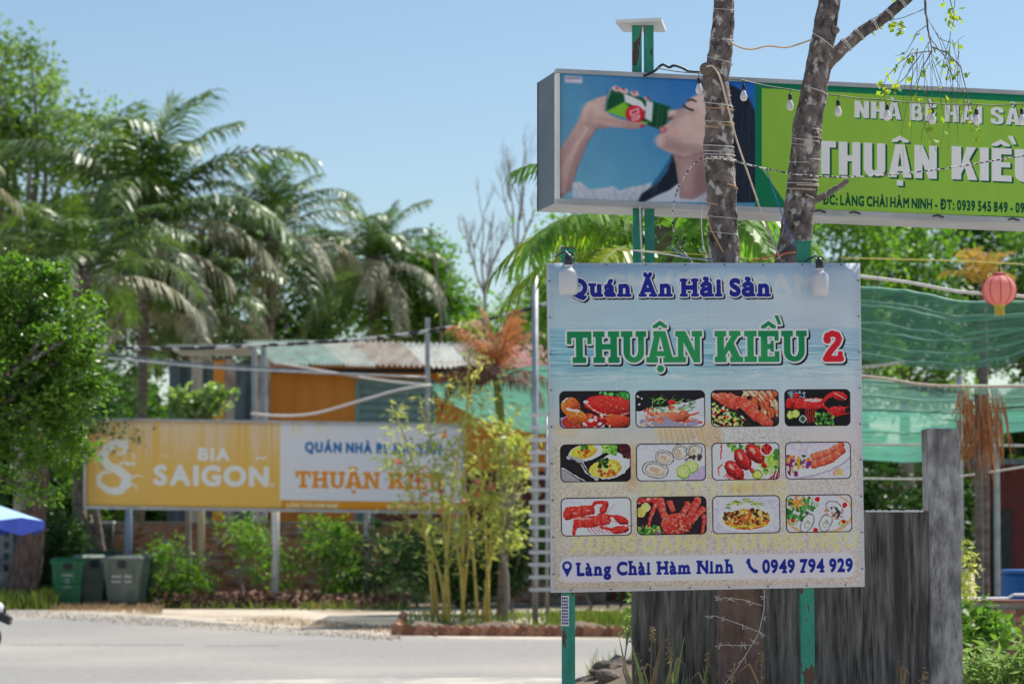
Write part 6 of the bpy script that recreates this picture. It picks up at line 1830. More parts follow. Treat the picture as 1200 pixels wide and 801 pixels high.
br = empty('barrel', GX(1200, 28), 'blue plastic barrel standing behind the brick garden wall', 'barrel')
MB().lathe([(.27, 0), (.29, .03), (.30, .3), (.31, .32), (.30, .34), (.30, .62), (.31, .64), (.30, .66), (.29, 1.12), (.27, 1.16)], GX(1202, 28), 24).build('body', M_blue, br, smooth=True)
MB().lathe([(.28, 1.162), (.285, 1.2), (.26, 1.21)], GX(1202, 28), 24).build('lid', M_blue, br)
tree('glossy_bush', 'dark glossy-leaved bush against the brick garden wall', 22.5, [(1140, 715, 26, 20), (1165, 735, 26, 22), (1130, 750, 22, 30)], L_shrub, M_bare, 1140, leaf=.10, clumps=60, per=15, clump_r=.14, seed=91, trunk_r=.02, aspect=.42, cat='shrub', droop=.7)
tree('pale_bush', 'pale long-leaved bush at the foot of the concrete post', 18.2, [(1160, 800, 40, 42), (1200, 800, 40, 48), (1132, 815, 22, 46), (1240, 800, 40, 60), (1180, 850, 60, 40)], L_pale, M_bare, 1165, leaf=.11, clumps=210, per=22, clump_r=.13, seed=92, trunk_r=.02, aspect=.24, cat='shrub', droop=.1)
# ------------------------------------------------------------------ bins
def bin_(label, px, d, w, dp_, h, rz, m, mlid, four=False, lidup=False, marks=True, fade=False):
    e = empty('rubbish_bin', GX(px, d), label, 'bin', 'rubbish bins at the road edge', rz)
    rot = Matrix.Rotation(rz, 4, 'Z'); T = Matrix.Translation(GX(px, d)) @ rot

    def hexa(w0, d0, z0, w1, d1, z1, off=0):
        return [T @ Vector(v) for v in ((-w0 / 2, -d0 / 2 + off, z0), (w0 / 2, -d0 / 2 + off, z0), (w1 / 2, -d1 / 2, z1), (-w1 / 2, -d1 / 2, z1),
                                        (-w0 / 2, d0 / 2, z0), (w0 / 2, d0 / 2, z0), (w1 / 2, d1 / 2, z1), (-w1 / 2, d1 / 2, z1))]
    b = MB(); z0 = .14 if four else .06
    b.hexa(hexa(w * .74, dp_ * .72, z0, w * .86, dp_ * .86, h * .5)); b.hexa(hexa(w * .86, dp_ * .86, h * .5 + .001, w * .95, dp_ * .96, h * .93))
    for s in (-1, 1): b.box(s * w * .30 - .02, s * w * .30 + .02, -dp_ * .49, -dp_ * .42, h * .55, h * .92, T)
    body = b.build('body', m, e)
    bv = body.modifiers.new('round', 'BEVEL'); bv.width = .03; bv.segments = 3
    b = MB(); b.box(-w / 2, w / 2, -dp_ / 2, dp_ / 2, h * .931, h * .975, T); b.box(-w / 2 - .02, w / 2 + .02, -dp_ / 2 - .02, -dp_ / 2 + .03, h * .90, h * .96, T); b.build('rim', m, e)
    b = MB()
    if lidup:
        b.box(-w / 2, w / 2, dp_ / 2 + .02, dp_ / 2 + .07, h * .28, h * .97, T)
    else:
        b.hexa(hexa(w * 1.02, dp_ * 1.02, h * .976, w * .8, dp_ * .8, h * 1.03))
    b.build('lid', mlid, e)
    xs = (-.3, .3)
    for sx in xs:
        for sy in ((-.3, .3) if four else (.34,)):
            r_ = .09 if four else .12; c_ = T @ Vector((sx * w, sy * dp_, r_))
            q = MB(); q.lathe([(r_, -.03), (r_, .03)], c_, 14, 'x'); q.build('wheel', M_dark, e)
            if four: MB().box(sx * w - .035, sx * w + .035, sy * dp_ - .04, sy * dp_ + .04, .12, z0 + .03, T).build('caster', M_dark, e)
    MB().box(-.09, .09, -dp_ / 2 - .05, -dp_ / 2 - .02, h * .78, h * .93, T).build('latch', M_dark, e)
    if marks:
        b = MB()
        if four:
            for r_, n in ((.60, 8), (.50, 8)):
                for q in range(n):
                    if q == 4: continue
                    x = -.24 + q * .06; b.box(x, x + .038, -dp_ * .462, -dp_ * .44, h * r_, h * r_ + .055, T)
        else:
            for q in range(7): b.box(-.12 + q * .034, -.12 + q * .034 + .022, -dp_ * .458, -dp_ * .44, h * .66, h * .66 + .045, T)
            for q in range(6): b.box(-.10 + q * .034, -.10 + q * .034 + .022, -dp_ * .45, -dp_ * .43, h * .42, h * .42 + .03, T)
            for q in range(3):
                a = 2 * pi * q / 3 + .5; c0 = Vector((.0 + .05 * cos(a), -dp_ * .455, h * .555 + .055 * sin(a))); c1 = Vector((.05 * cos(a + 1.3), -dp_ * .455, h * .555 + .055 * sin(a + 1.3)))
                b.tube([T @ c0, T @ c1], .014, 5)
        tag(b.build('printed_mark', M_mark, e), kind='stuff')
    return e


bin_('bright green wheeled bin with a white recycling mark', 79, 55.6, .74, .72, 1.10, .22, M_bing, M_bing)
bin_('dull green bin squeezed directly behind the bright green one', 105, 56.3, .6, .72, 1.17, .5, M_bingr, M_bind, marks=False)
bin_('grey-green four-wheeled bin with faded white print', 149, 55.2, .92, .86, 1.16, -.12, M_bingr, M_bingr, four=True)
bin_('dark green large bin standing between the green and the grey bins', 121, 57.0, .8, .8, 1.26, 0, M_bind, M_bind, four=True, marks=False)
bin_('dark green bin mostly hidden behind the grey one', 166, 56.7, .66, .8, 1.18, 0, M_bind, M_bind, four=True, marks=False)

# ------------------------------------------------------------------ blue parasol
um = empty('parasol', GX(-70, 40), 'blue market parasol with a sky blue top and royal blue valance', 'parasol')
c = P(-70, 568, 40); R_ = 1.72; zr = P(0, 610, 40).z
rim = [Vector((c.x + R_ * cos(a), c.y + R_ * sin(a), zr)) for a in [2 * pi * (q) / 8 for q in range(8)]]
for q in range(8):
    a, b = rim[q], rim[(q + 1) % 8]; mb = MB(); m_ = (a + b) / 2 + Vector((0, 0, .05))
    mb.add([c, a, m_, b, c + Vector((0, 0, -.01)), a + Vector((0, 0, -.01)), m_ + Vector((0, 0, -.01)), b + Vector((0, 0, -.01))], [(0, 1, 2), (0, 2, 3), (4, 6, 5), (4, 7, 6)]); pn = mb.build('panel', M_umb, um)
    n_ = ((a + b) / 2 - Vector((c.x, c.y, zr))).normalized() * .012
    mb = MB(); mid = (a + b) / 2; dz = .24
    mb.add([a, m_ - Vector((0, 0, .0)), b, b - Vector((0, 0, dz * .55)), mid - Vector((0, 0, dz)), a - Vector((0, 0, dz * .55))] + [v + n_ for v in (a, m_, b, b - Vector((0, 0, dz * .55)), mid - Vector((0, 0, dz)), a - Vector((0, 0, dz * .55)))],
           [(0, 1, 2, 3, 4, 5), (11, 10, 9, 8, 7, 6), (3, 9, 10, 4), (4, 10, 11, 5)]); mb.build('valance', M_umbd, um)
    MB().tube([c - Vector((0, 0, .04)), rim[q] - Vector((0, 0, .03))], .012, 5).build('rib', M_steel, um)
MB().tube([GX(-70, 40), c + Vector((0, 0, .08))], .025, 8).build('pole', M_steel, um)
MB().lathe([(.28, 0), (.28, .06), (.06, .1)], GX(-70, 40), 16).build('base', M_grey, um)

# ------------------------------------------------------------------ parked scooter, only its tail in view
sc = empty('scooter', GX(-60, 33), 'white scooter whose tail and rear wheel show at the edge of the road', 'scooter')
k = 33 / F; o0 = GX(-16, 33)


def S(dx, z, y=0.0): return Vector((o0.x + dx, 33 + y, z))


def wheel(c_, r_, nm='wheel'):
    t = MB(); t.lathe([(r_ * .74, -.045), (r_ * .93, -.05), (r_, -.02), (r_, .02), (r_ * .93, .05), (r_ * .74, .045)], c_, 24, 'y'); w_ = t.build('wheel', M_dark, sc, smooth=True)
    t = MB(); t.lathe([(.05, -.06), (r_ * .3, -.03), (r_ * .74, -.03), (r_ * .74, .03), (r_ * .3, .03), (.05, .06)], c_, 16, 'y'); t.build('rim', M_steel, w_)


wheel(S(0, .225), .225); wheel(S(-1.22, .225), .225)
M_sw = mat('scooter_white', (.62, .62, .62), (.74, .74, .74), scale=2, rough=.25, coat=.6)
b = MB(); b.lathe([(.02, -.62), (.10, -.55), (.15, -.35), (.17, -.1), (.15, .12), (.09, .23), (.02, .27)], S(.0, .60), 16, 'x'); b.build('tail_body', M_sw, sc, smooth=True)
b = MB(); b.hexa([S(-1.0, .28, -.13), S(-.5, .28, -.13), S(-.5, .36, -.13), S(-1.0, .36, -.13), S(-1.0, .28, .13), S(-.5, .28, .13), S(-.5, .36, .13), S(-1.0, .36, .13)]); b.build('footboard', M_sw, sc)
b = MB(); b.hexa([S(-1.12, .34, -.18), S(-1.02, .34, -.18), S(-.98, .95, -.13), S(-1.16, .95, -.13), S(-1.12, .34, .18), S(-1.02, .34, .18), S(-.98, .95, .13), S(-1.16, .95, .13)]); b.build('front_shield', M_sw, sc)
b = MB(); b.lathe([(.02, -.62), (.11, -.55), (.13, -.2), (.12, .1), (.03, .2)], S(-.02, .74), 14, 'x', Matrix.Diagonal((1, 1, .5, 1))); b.build('seat', M_black, sc, smooth=True)
b = MB(); b.tube([S(-1.08, .92, 0), S(-1.04, 1.05, 0)], .03, 8); b.tube([S(-1.0, 1.05, -.33), S(-1.04, 1.07, 0), S(-1.0, 1.05, .33)], .018, 8); b.build('handlebar', M_black, sc)
b = MB(); b.tube([S(-1.22, .225, -.08), S(-1.1, .6, -.08)], .022, 8); b.tube([S(-1.22, .225, .08), S(-1.1, .6, .08)], .022, 8); b.build('fork', M_steel, sc)
b = MB(); b.hexa([S(.10, .50, -.09), S(.34, .40, -.09), S(.36, .50, -.09), S(.16, .62, -.09), S(.10, .50, .09), S(.34, .40, .09), S(.36, .50, .09), S(.16, .62, .09)]); b.build('mudguard', M_black, sc)
b = MB(); b.lathe([(.01, -.02), (.05, 0), (.045, .04)], S(.24, .60), 12, 'x'); b.build('tail_light', M_dark, sc)

# ------------------------------------------------------------------ concrete wall and post behind the banner
wl = empty('concrete_wall', GX(900, 15), 'tall dark concrete wall streaked with black mould behind the banner', 'wall')
zt = P(0, 598.5, 14.93).z
A, B = P(741, 700, 14.93), P(1090, 700, 14.93)
vs = []; fs = []
r2 = random.Random(3); nx = 60
top = [zt + r2.uniform(-.006, .006) for _ in range(nx + 1)]
for yq in (14.93, 15.05):
    for zq in (0, 1):
        for i in range(nx + 1): x = A.x + (B.x - A.x) * i / nx; vs.append((x, yq, 0 if zq == 0 else top[i]))
W = nx + 1
for i in range(nx):
    fs += [(i, i + 1, W + i + 1, W + i), (2 * W + i, 3 * W + i, 3 * W + i + 1, 2 * W + i + 1), (W + i, W + i + 1, 3 * W + i + 1, 3 * W + i)]
fs += [(0, W, 3 * W, 2 * W), (nx, 2 * W + nx, 3 * W + nx, W + nx)]
MB().add(vs, fs).build('wall_slab', M_conc, wl)
ed = MB(); r2 = random.Random(9)
for i in range(26): x = GX(1015 + i * 2.6, 14.93).x; ed.box(x, x + .012, 14.925, 15.0, zt - .006, zt + r2.uniform(.002, .01))
ed.build('broken_edge', M_white, wl)
po = empty('concrete_post', GX(1102, 15.2), 'square weathered grey concrete post standing taller than the dark wall', 'post')
a = P(1087, 502, 15.06); b = P(1124, 502, 15.06)
mb = MB(); vs = []; nz = 26; r2 = random.Random(8)
for j in range(nz + 1):
    z = a.z * j / nz
    for (x, y) in ((a.x, 15.06), ((a.x + b.x) / 2, 15.058), (b.x, 15.06), (b.x, 15.29), (a.x, 15.29)): vs.append((x + r2.uniform(-.0025, .0025), y + r2.uniform(-.002, .002), z))
fs = []
for j in range(nz):
    for q in range(5): fs.append((j * 5 + q, j * 5 + (q + 1) % 5, (j + 1) * 5 + (q + 1) % 5, (j + 1) * 5 + q))
fs.append(tuple(nz * 5 + q for q in range(5)))
mb.add(vs, fs).build('shaft', M_post, po)
mb = MB()
for q in range(9): p = Vector((random.uniform(a.x + .03, b.x - .03), random.uniform(15.1, 15.25), a.z)); s_ = random.uniform(.012, .03); mb.lathe([(s_, -.004), (s_ * .7, .008), (.002, .012)], p, 6)
mb.build('mortar_crumbs', M_white, po)

# ------------------------------------------------------------------ light box sign
lb = empty('light_box_sign', GX(752, 15.1), 'long light box sign with a drinking woman and the restaurant name on green', 'sign')
TL, BL = P(652, 80.5, 15), P(652, 239, 15)
TR1, BR1 = P(1200, 106.5, 15.45), P(1200, 262, 15.45)
ext = 908 / 548.0
TR, BR = TL + (TR1 - TL) * ext, BL + (BR1 - BL) * ext
ax = (TR - TL).normalized(); dn = (BL - TL).normalized(); nb_ = Vector((-.112, .40, 0)); inn = -Vector((nb_.y, -nb_.x, 0)).normalized()
bk_ = nb_
ins = .016
m_box = print_mat('light_box_print', art_box(), 1.5, .5)
pt = [TL + ax * ins + dn * ins, TR - ax * ins + dn * ins, BL + ax * ins - dn * ins, BR - ax * ins - dn * ins]
print_sheet('printed_face', *pt, m_box, lb, 24, .006, M_white, warp=.0)


def prism(p, q, up, back, name, m, parent):
    mb = MB(); mb.hexa([p, q, q + up, p + up, p + back, q + back, q + up + back, p + up + back]); return mb.build(name, m, parent)


fb = bk_.normalized()
prism(TL - fb * .006 + dn * .028, TR - fb * .006 + dn * .028, -dn * .028, fb * .05, 'frame', M_alu, lb)
prism(BL - fb * .006, BR - fb * .006, -dn * .036, fb * .05, 'frame', M_alu, lb)
prism(TL - fb * .007 + dn * .03, TL - fb * .007 + dn * .03 + ax * .02, (BL - TL) * .93, fb * .05, 'frame', M_white, lb)
prism(TR - fb * .007 + dn * .03 - ax * .02, TR - fb * .007 + dn * .03, (BR - TR) * .93, fb * .05, 'frame', M_alu, lb)
# cabinet behind the face, inset a little so its front lip stands proud
c0, c1, c2, c3 = TL + fb * .046 + dn * .012, TR + fb * .046 + dn * .012, BR + fb * .046 - dn * .006, BL + fb * .046 - dn * .006
mb = MB(); mb.add([c0, c3, c3 + bk_ * .88, c0 + bk_ * .88], [(0, 1, 2, 3)]); mb.add([c0 + ax * .003, c3 + ax * .003, c3 + bk_ * .88 + ax * .003, c0 + bk_ * .88 + ax * .003], [(3, 2, 1, 0)])
mb.build('side_panel', M_boxside, lb)
mb = MB(); mb.hexa([c3, c2, c2 + Vector((0, 0, .004)), c3 + Vector((0, 0, .004)), c3 + bk_ * .88, c2 + bk_ * .88, c2 + bk_ * .88 + Vector((0, 0, .004)), c3 + bk_ * .88 + Vector((0, 0, .004))]); mb.build('underside', M_boxback, lb)
prism(c0, c1, Vector((0, 0, -.004)), bk_ * .88, 'top_panel', M_boxside, lb)
prism(c0 + bk_ * .885, c1 + bk_ * .885, c3 - c0, bk_.normalized() * .006, 'back_panel', M_boxside, lb)
for p_ in (c0, c3):
    prism(p_ + bk_ * .86, p_ + bk_ * .86 + ax * .02, (Vector((0, 0, -.02)) if p_ is c0 else Vector((0, 0, .02))), bk_ * .04, 'corner_bracket', M_alu, lb)
prism(c0 + bk_ * .88 - ax * .004, c0 + bk_ * .88 + ax * .016, c3 - c0, bk_ * .02, 'rear_edge', M_black, lb)
for t in (.545, .62, .80, .965):
    p = BL + (BR1 - BL) * t - Vector((0, .012, -.02)); MB().tube([p, p + Vector((.03, 0, .008)), p + Vector((.07, 0, -.006))], .006, 5).build('clip', M_black, lb)
for px0, px1 in ((737.5, 748.5), (751.5, 762.5)):
    x0, x1 = P(px0, 30, 15.12).x, P(px1, 30, 15.12).x
    MB().box(x0 + .02, x1 + .02, 15.15, 15.21, 0, P(750, 30, 15.15).z).build('post', M_greenp, lb)
a, b = P(722, 30, 15.02), P(779, 30, 15.02); zc = P(750, 30, 15.15).z
mb = MB(); mb.add([(a.x + .06, 15.36, zc + .001), (a.x, 15.08, zc + .001), (b.x - .02, 15.02, zc + .001), (b.x + .03, 15.36, zc + .001), (a.x + .06, 15.36, zc + .022), (a.x, 15.08, zc + .022), (b.x - .02, 15.02, zc + .022), (b.x + .03, 15.36, zc + .022)],
                  [(0, 1, 2, 3), (7, 6, 5, 4), (0, 4, 5, 1), (1, 5, 6, 2), (2, 6, 7, 3), (3, 7, 4, 0)]); mb.build('cap_plate', M_white, lb)

# ------------------------------------------------------------------ banner on two green posts
bn = empty('restaurant_banner', GX(826, 13.75), 'large printed restaurant banner with twelve seafood pictures on two green posts', 'sign')
dl, dr = 13.60, 13.83
TL, TR, BL, BR = P(641, 308, dl), P(1008, 308, dr), P(646, 694, dl), P(1013.3, 687, dr)
m_ban = print_mat('banner_print', art_front(), 1.5, .5, trans=.2, spec=.25)
print_sheet('printed_sheet', TL, TR, BL, BR, m_ban, bn, 20, .004, M_hem, warp=.004)
fbk = Vector((-.12, .99, 0))
for (p, q, up) in ((TL, TR, Vector((0, 0, -.025))), (BL, BR, Vector((0, 0, .025)))):
    prism(p + fbk * .012, q + fbk * .012, up, fbk * .025, 'stretcher_bar', M_steel, bn)
for (p, q, s_) in ((TL, BL, 1), (TR, BR, -1)):
    prism(p + fbk * .012 + Vector((0, 0, -.03)), q + fbk * .012 + Vector((0, 0, .03)), Vector((.025 * s_, 0, 0)), fbk * .025, 'stretcher_bar', M_steel, bn)
nail = MB().lathe([(.0045, 0), (.0045, .004), (.002, .006)], (0, 0, 0), 8, 'y', Matrix.Diagonal((1, -1, 1, 1))).mesh('nail', M_black)
for j in range(9):
    for (p, q) in ((TL, BL), (TR, BR)):
        c = p.lerp(q, (j + .5) / 9) + Vector((.012 if p is TL else -.012, -.002, 0)); o = bpy.data.objects.new('nail', nail); COL.objects.link(o); adopt(o, bn); o.location = c
for j in range(8):
    for (p, q) in ((TL, TR), (BL, BR)):
        c = p.lerp(q, (j + .5) / 8) + Vector((0, -.002, -.01 if p is TL else .012)); o = bpy.data.objects.new('nail', nail); COL.objects.link(o); adopt(o, bn); o.location = c


def sqpost(x0, x1, y, z0, z1, name, m, parent):
    return MB().box(x0, x1, y, y + (x1 - x0), z0, z1).build(name, m, parent)


pa, pb = P(658.5, 760, 13.70), P(674, 760, 13.70); sqpost(pa.x, pb.x, 13.70, 0, P(0, 291, 13.7).z, 'post', M_greenp, bn)
pc, pd_ = P(938.5, 740, 13.86), P(954.5, 740, 13.86); sqpost(pc.x, pd_.x, 13.86, 0, P(0, 283.5, 13.86).z, 'post', M_greenp, bn)
MB().box(pc.x - .004, pd_.x + .004, 13.85, 13.95, P(0, 283.5, 13.86).z, P(0, 283.5, 13.86).z + .006).build('post_cap', M_greenp, bn)
MB().box(pa.x - .004, pb.x + .004, 13.69, 13.79, P(0, 291, 13.7).z, P(0, 291, 13.7).z + .008).build('post_cap', M_barkred, bn)
# small sticker with stacked blue writing on the left post
s0, s1 = P(657.6, 697.5, 13.694), P(667, 733, 13.694)
st = MB().box(s0.x, s1.x, 13.694, 13.698, s1.z, s0.z).build('sticker', M_sticker, bn)
mb = MB(); r2 = random.Random(2)
for q in range(9):
    z = s0.z - .008 - q * (s0.z - s1.z - .012) / 9
    x = s0.x + .004
    while x < s1.x - .006: w = r2.uniform(.004, .009); mb.box(x, min(x + w, s1.x - .003), 13.692, 13.6945, z - .012, z); x += w + .0025
mb.build('sticker_print', M_ink, st)

# bulbs hanging over the banner edge
def led_bulb(label, px, py, d, s=1.0):
    k = d / F * s; c = P(px, py, d)
    e = empty('led_bulb', c, label, 'light bulb', 'milky bulbs over the banner')
    MB().lathe([(.3 * k, -21 * k), (8 * k, -20.6 * k), (11 * k, -18.8 * k), (11.4 * k, -10 * k), (11.2 * k, 4 * k), (10 * k, 7.5 * k), (5.4 * k, 11 * k), (4.6 * k, 12.5 * k)], c, 28).build('globe', M_bulbw, e, smooth=True)
    MB().lathe([(4.6 * k, 12.501 * k), (4.9 * k, 13.5 * k), (4.9 * k, 14.5 * k), (4.2 * k, 15 * k)], c, 16).build('collar', M_hem, e, smooth=True)
    MB().lathe([(4.6 * k, 15.001 * k), (5 * k, 17 * k), (4.4 * k, 25 * k), (2.4 * k, 28 * k)], c, 14).build('socket', M_black, e, smooth=True)
    b = MB(); b.tube([c + Vector((0, 0, 28 * k)), c + Vector((-3 * k, .01, 31 * k)), c + Vector((-9 * k, .05, 30 * k)), c + Vector((-15 * k, .12, 27 * k))], 1.1 * k, 6)
    b.tube([c + Vector((2 * k, 0, 25 * k)), c + Vector((8 * k, .0, 22 * k)), c + Vector((5 * k, .02, 29 * k)), c + Vector((-4 * k, .06, 33 * k))], .8 * k, 5); b.build('wire', M_black, e)
    return e


led_bulb('milky LED bulb at the banner corner covering the first heading letter', 666, 325, 13.50)
led_bulb('milky LED bulb at the banner corner near the taller concrete post', 960.5, 328, 13.70, .93)

# ------------------------------------------------------------------ forked tree wound with wires
r2 = random.Random(17)
T1 = [(868, 930, .150), (868, 801, .140), (868, 720, .135), (867, 640, .125), (862, 500, .11), (856, 400, .10), (850, 330, .098), (848, 290, .095), (847, 250, .088), (844, 200, .090), (842, 170, .086), (843, 130, .080), (838, 95, .078), (845, 60, .072), (848, 20, .064), (850, -40, .060)]
T2 = [(868, 720, .11), (880, 600, .115), (897, 480, .112), (914, 380, .108), (925, 320, .105), (932, 280, .098), (938, 235, .092), (943, 190, .088), (946, 150, .086), (955, 100, .078), (962, 60, .074), (969, 20, .070), (976, -30, .066)]
DT = 14.35
ft = empty('forked_tree', GX(868, DT), 'dark lichen-spotted forked tree wound with wires, in front of the light box', 'tree')


def dense(T, d, k=5, wob=.004):
    out = []; rad = []
    for i in range(len(T) - 1):
        a, b = T[i], T[i + 1]
        for q in range(k):
            t = q / k; p = P(a[0] + (b[0] - a[0]) * t, a[1] + (b[1] - a[1]) * t, d)
            out.append(p + Vector((r2.uniform(-wob, wob), r2.uniform(-wob, wob), 0))); rad.append((a[2] + (b[2] - a[2]) * t) * r2.uniform(.985, 1.02))
    return out, rad


def knobbly(path, rad, n, name, m, parent, amp=.07, seed=0):
    o = MB().tube(path, rad, n).build(name, m, parent, smooth=True)
    rr = np.random.default_rng(seed); nv = len(o.data.vertices)
    co = np.empty(nv * 3, np.float32); o.data.vertices.foreach_get('co', co); co = co.reshape(-1, 3)
    P_ = np.array([tuple(p) for p in path]); R_ = np.array(rad)
    for i in range(len(path)):
        s = slice(i * n, (i + 1) * n); a = np.arange(n) * 2 * pi / n
        f = 1 + amp * .5 * np.sin(a * 3 + i * .35) * np.sin(i * .5 + a) + amp * rr.normal(size=n) * .22
        co[s] = P_[i] + (co[s] - P_[i]) * f[:, None]
    o.data.vertices.foreach_set('co', co.ravel()); o.data.update()
    return o


p1_, r1_ = dense(T1[3:], DT, 8); knobbly(p1_, r1_, 20, 'trunk', M_bark, ft, seed=1)
pb_, rb_ = dense(T1[:4], DT, 8, .006); rb_ = [x for x in rb_]; knobbly(pb_, rb_, 20, 'trunk_base', M_barkred, ft, .12, seed=2)
p2_, r2_ = dense(T2, DT + .02, 8); knobbly(p2_, r2_, 20, 'trunk', M_bark, ft, seed=3)
br_, rr_ = dense([(968, 75, .046), (985, 58, .040), (1010, 38, .036), (1040, 18, .033), (1066, -4, .030), (1110, -45, .022)], DT, 5, .004)
knobbly(br_, rr_, 12, 'limb', M_bark, ft, seed=4)
s_, q_ = dense([(948, 238, .024), (965, 230, .020), (985, 218, .017), (996, 208, .014)], DT - .03, 4, .003); knobbly(s_, q_, 10, 'limb_stub', M_bark, ft, seed=5)
c = P(827, 82, DT - .05); MB().lathe([(.036, .0), (.040, -.03), (.032, -.045), (.012, -.043)], c, 14, 'y').build('cut_knot', M_trunk, ft, smooth=True)
c = P(979, 36, DT - .03); MB().lathe([(.02, .03), (.024, -.02), (.012, -.03)], c, 10, 'y').build('cut_knot', M_trunk, ft, smooth=True)

# hanging twigs with a few leaves
tw = MB(); lf = []
r5 = random.Random(23)


def vine(pts, r0, leaves=0):
    path = [P(x, y, DT + r5.uniform(-.03, .03)) for x, y in pts]
    sm = []
    for i in range(len(path) - 1):
        for q in range(4):
            sm.append(path[i].lerp(path[i + 1], q / 4) + Vector((r5.uniform(-.003, .003), 0, r5.uniform(-.003, .003))))
    sm.append(path[-1]); n = len(sm)
    tw.tube(sm, [r0 * (1 - .7 * i / n) for i in range(n)], 5)
    for _ in range(int(leaves * 1.6)): lf.append(tuple(sm[r5.randrange(n // 3, n)] + Vector((r5.uniform(-.04, .04), r5.uniform(-.03, .03), r5.uniform(-.05, .01)))))


main = [(1083, -30), (1085, 15), (1088, 40), (1092, 60)]
vine(main, .009)
vine([(1085, 10), (1060, 20), (1035, 26), (1020, 32)], .003, 0); vine([(1040, 24), (1050, 26), (1052, 33)], .0025, 12)
vine([(1092, 60), (1070, 62), (1055, 72), (1040, 90), (1033, 102)], .004, 18); vine([(1092, 60), (1080, 80), (1075, 100), (1072, 118)], .004, 6)
vine([(1091, 55), (1110, 62), (1125, 78), (1133, 110), (1137, 140), (1150, 155)], .005, 12); vine([(1080, 62), (1060, 92), (1040, 108), (1030, 118)], .0035, 10)
vine([(1087, 30), (1075, 38), (1062, 62), (1048, 66)], .0032, 6); vine([(1088, 42), (1098, 56), (1112, 72), (1116, 84)], .0035, 10)
vine([(1086, 20), (1100, 45), (1118, 52), (1130, 42)], .003, 4); vine([(1078, -20), (1045, 8), (1030, 30)], .003, 4)
vine([(1100, -30), (1112, -5), (1118, 16), (1122, 26)], .004, 12); vine([(1120, -20), (1118, 10), (1110, 28)], .003, 8)
for i in range(26):
    x0 = r5.uniform(1065, 1125); y0 = r5.uniform(30, 80); dx = r5.uniform(-28, 30); L_ = r5.uniform(40, 120)
    vine([(x0, y0), (x0 + dx * .5, y0 + L_ * .3), (x0 + dx * .9, y0 + L_ * .65), (x0 + dx * r5.uniform(.5, 1.1), y0 + L_)], .0022, 1 if r5.random() < .5 else 0)
vine([(1083, 100), (1090, 130), (1080, 155), (1078, 180)], .0022); vine([(1078, 120), (1084, 150), (1095, 172), (1100, 182)], .0022, 1)
tw.build('twigs', M_bark, ft)
V, Q = leaf_quads(np.array(lf), .042, .7, .5, 3); o = link_mesh('foliage', np_mesh('foliage', V, Q, L_twig), ft)


# wires wound round the trunks: each turn hugs the bark at its height
def rad_at(path, rad, z):
    i = min(range(len(path)), key=lambda k_: abs(path[k_].z - z)); return path[i], rad[i]


def coil(path, rad, y0, y1, turns, m, r_, name, parent, ph=0.0, slack=1.05):
    r_ = r_ * .68
    z0 = P(850, y0, DT).z; z1 = P(850, y1, DT).z; n = int(26 * turns) + 3; pts = []
    for i in range(n):
        t = i / (n - 1); z = z0 + (z1 - z0) * t; c_, R0 = rad_at(path, rad, z); a = ph + 2 * pi * turns * t
        pts.append(Vector((c_.x + (R0 * slack + r_) * cos(a), c_.y + (R0 * slack + r_) * sin(a), z + .012 * sin(a * 1.0))))
    MB().tube(pts, r_, 6).build(name, m, parent, smooth=True)


w1 = empty('wound_wires', P(845, 300, DT), 'orange and white wires wound round the straighter trunk of the forked tree', 'wire')
for y0, y1, tn, m_, r_ in ((112, 128, 1.2, M_cordw, .004), (126, 134, 1, M_cordo, .0035), (140, 150, 1.4, M_cord, .004), (148, 146, 1, M_cordo, .0035), (168, 178, 1.5, M_cordw, .004), (178, 188, 2, M_cordw, .0035), (184, 190, 1.3, M_cord, .0045),
                            (216, 240, .9, M_cordo, .0045), (250, 262, 1.2, M_cordw, .003), (262, 275, 1.0, M_cordw, .003), (44, 50, 1.2, M_cordw, .0035), (60, 84, 1.1, M_cordw, .0035), (10, 16, 1, M_cordw, .002)):
    coil(p1_, r1_, y0, y1, tn, m_, r_, 'wire_turn', w1, random.uniform(0, 6))
w2 = empty('wound_wires', P(935, 300, DT), 'pale wires wound round the slanting trunk of the forked tree', 'wire')
for y0, y1, tn, m_, r_ in ((36, 80, .8, M_cordw, .0045), (100, 125, .8, M_cordw, .004), (150, 166, 1.1, M_cordw, .004), (160, 170, 1, M_cord, .003), (210, 217, 1.6, M_cordw, .0035), (216, 222, 1.2, M_cord, .005), (228, 252, .6, M_cord, .0055), (186, 190, 1, M_cordw, .003)):
    coil(p2_, r2_, y0, y1, tn, m_, r_, 'wire_turn', w2, random.uniform(3, 5))
w3 = empty('wound_wires', P(1000, 48, DT), 'white thread bound round the upper slanting limb', 'wire')
for q in range(5):
    i = 6 + q * 3; c_ = br_[min(i, len(br_) - 1)]; R0 = rr_[min(i, len(br_) - 1)] * 1.12
    ax_ = (br_[min(i + 1, len(br_) - 1)] - br_[i - 1]).normalized(); u_ = ax_.orthogonal().normalized(); v_ = ax_.cross(u_)
    MB().tube([c_ + u_ * R0 * cos(a) + v_ * R0 * sin(a) + ax_ * .01 * (a / 6) for a in np.linspace(0, 4 * pi, 30)], .0026, 5).build('wire_turn', M_cordw, w3)
bwr = empty('barbed_wire', P(868, 750, 14.2), 'rusty pale barbed wire crossing the reddish base of the forked tree', 'wire')
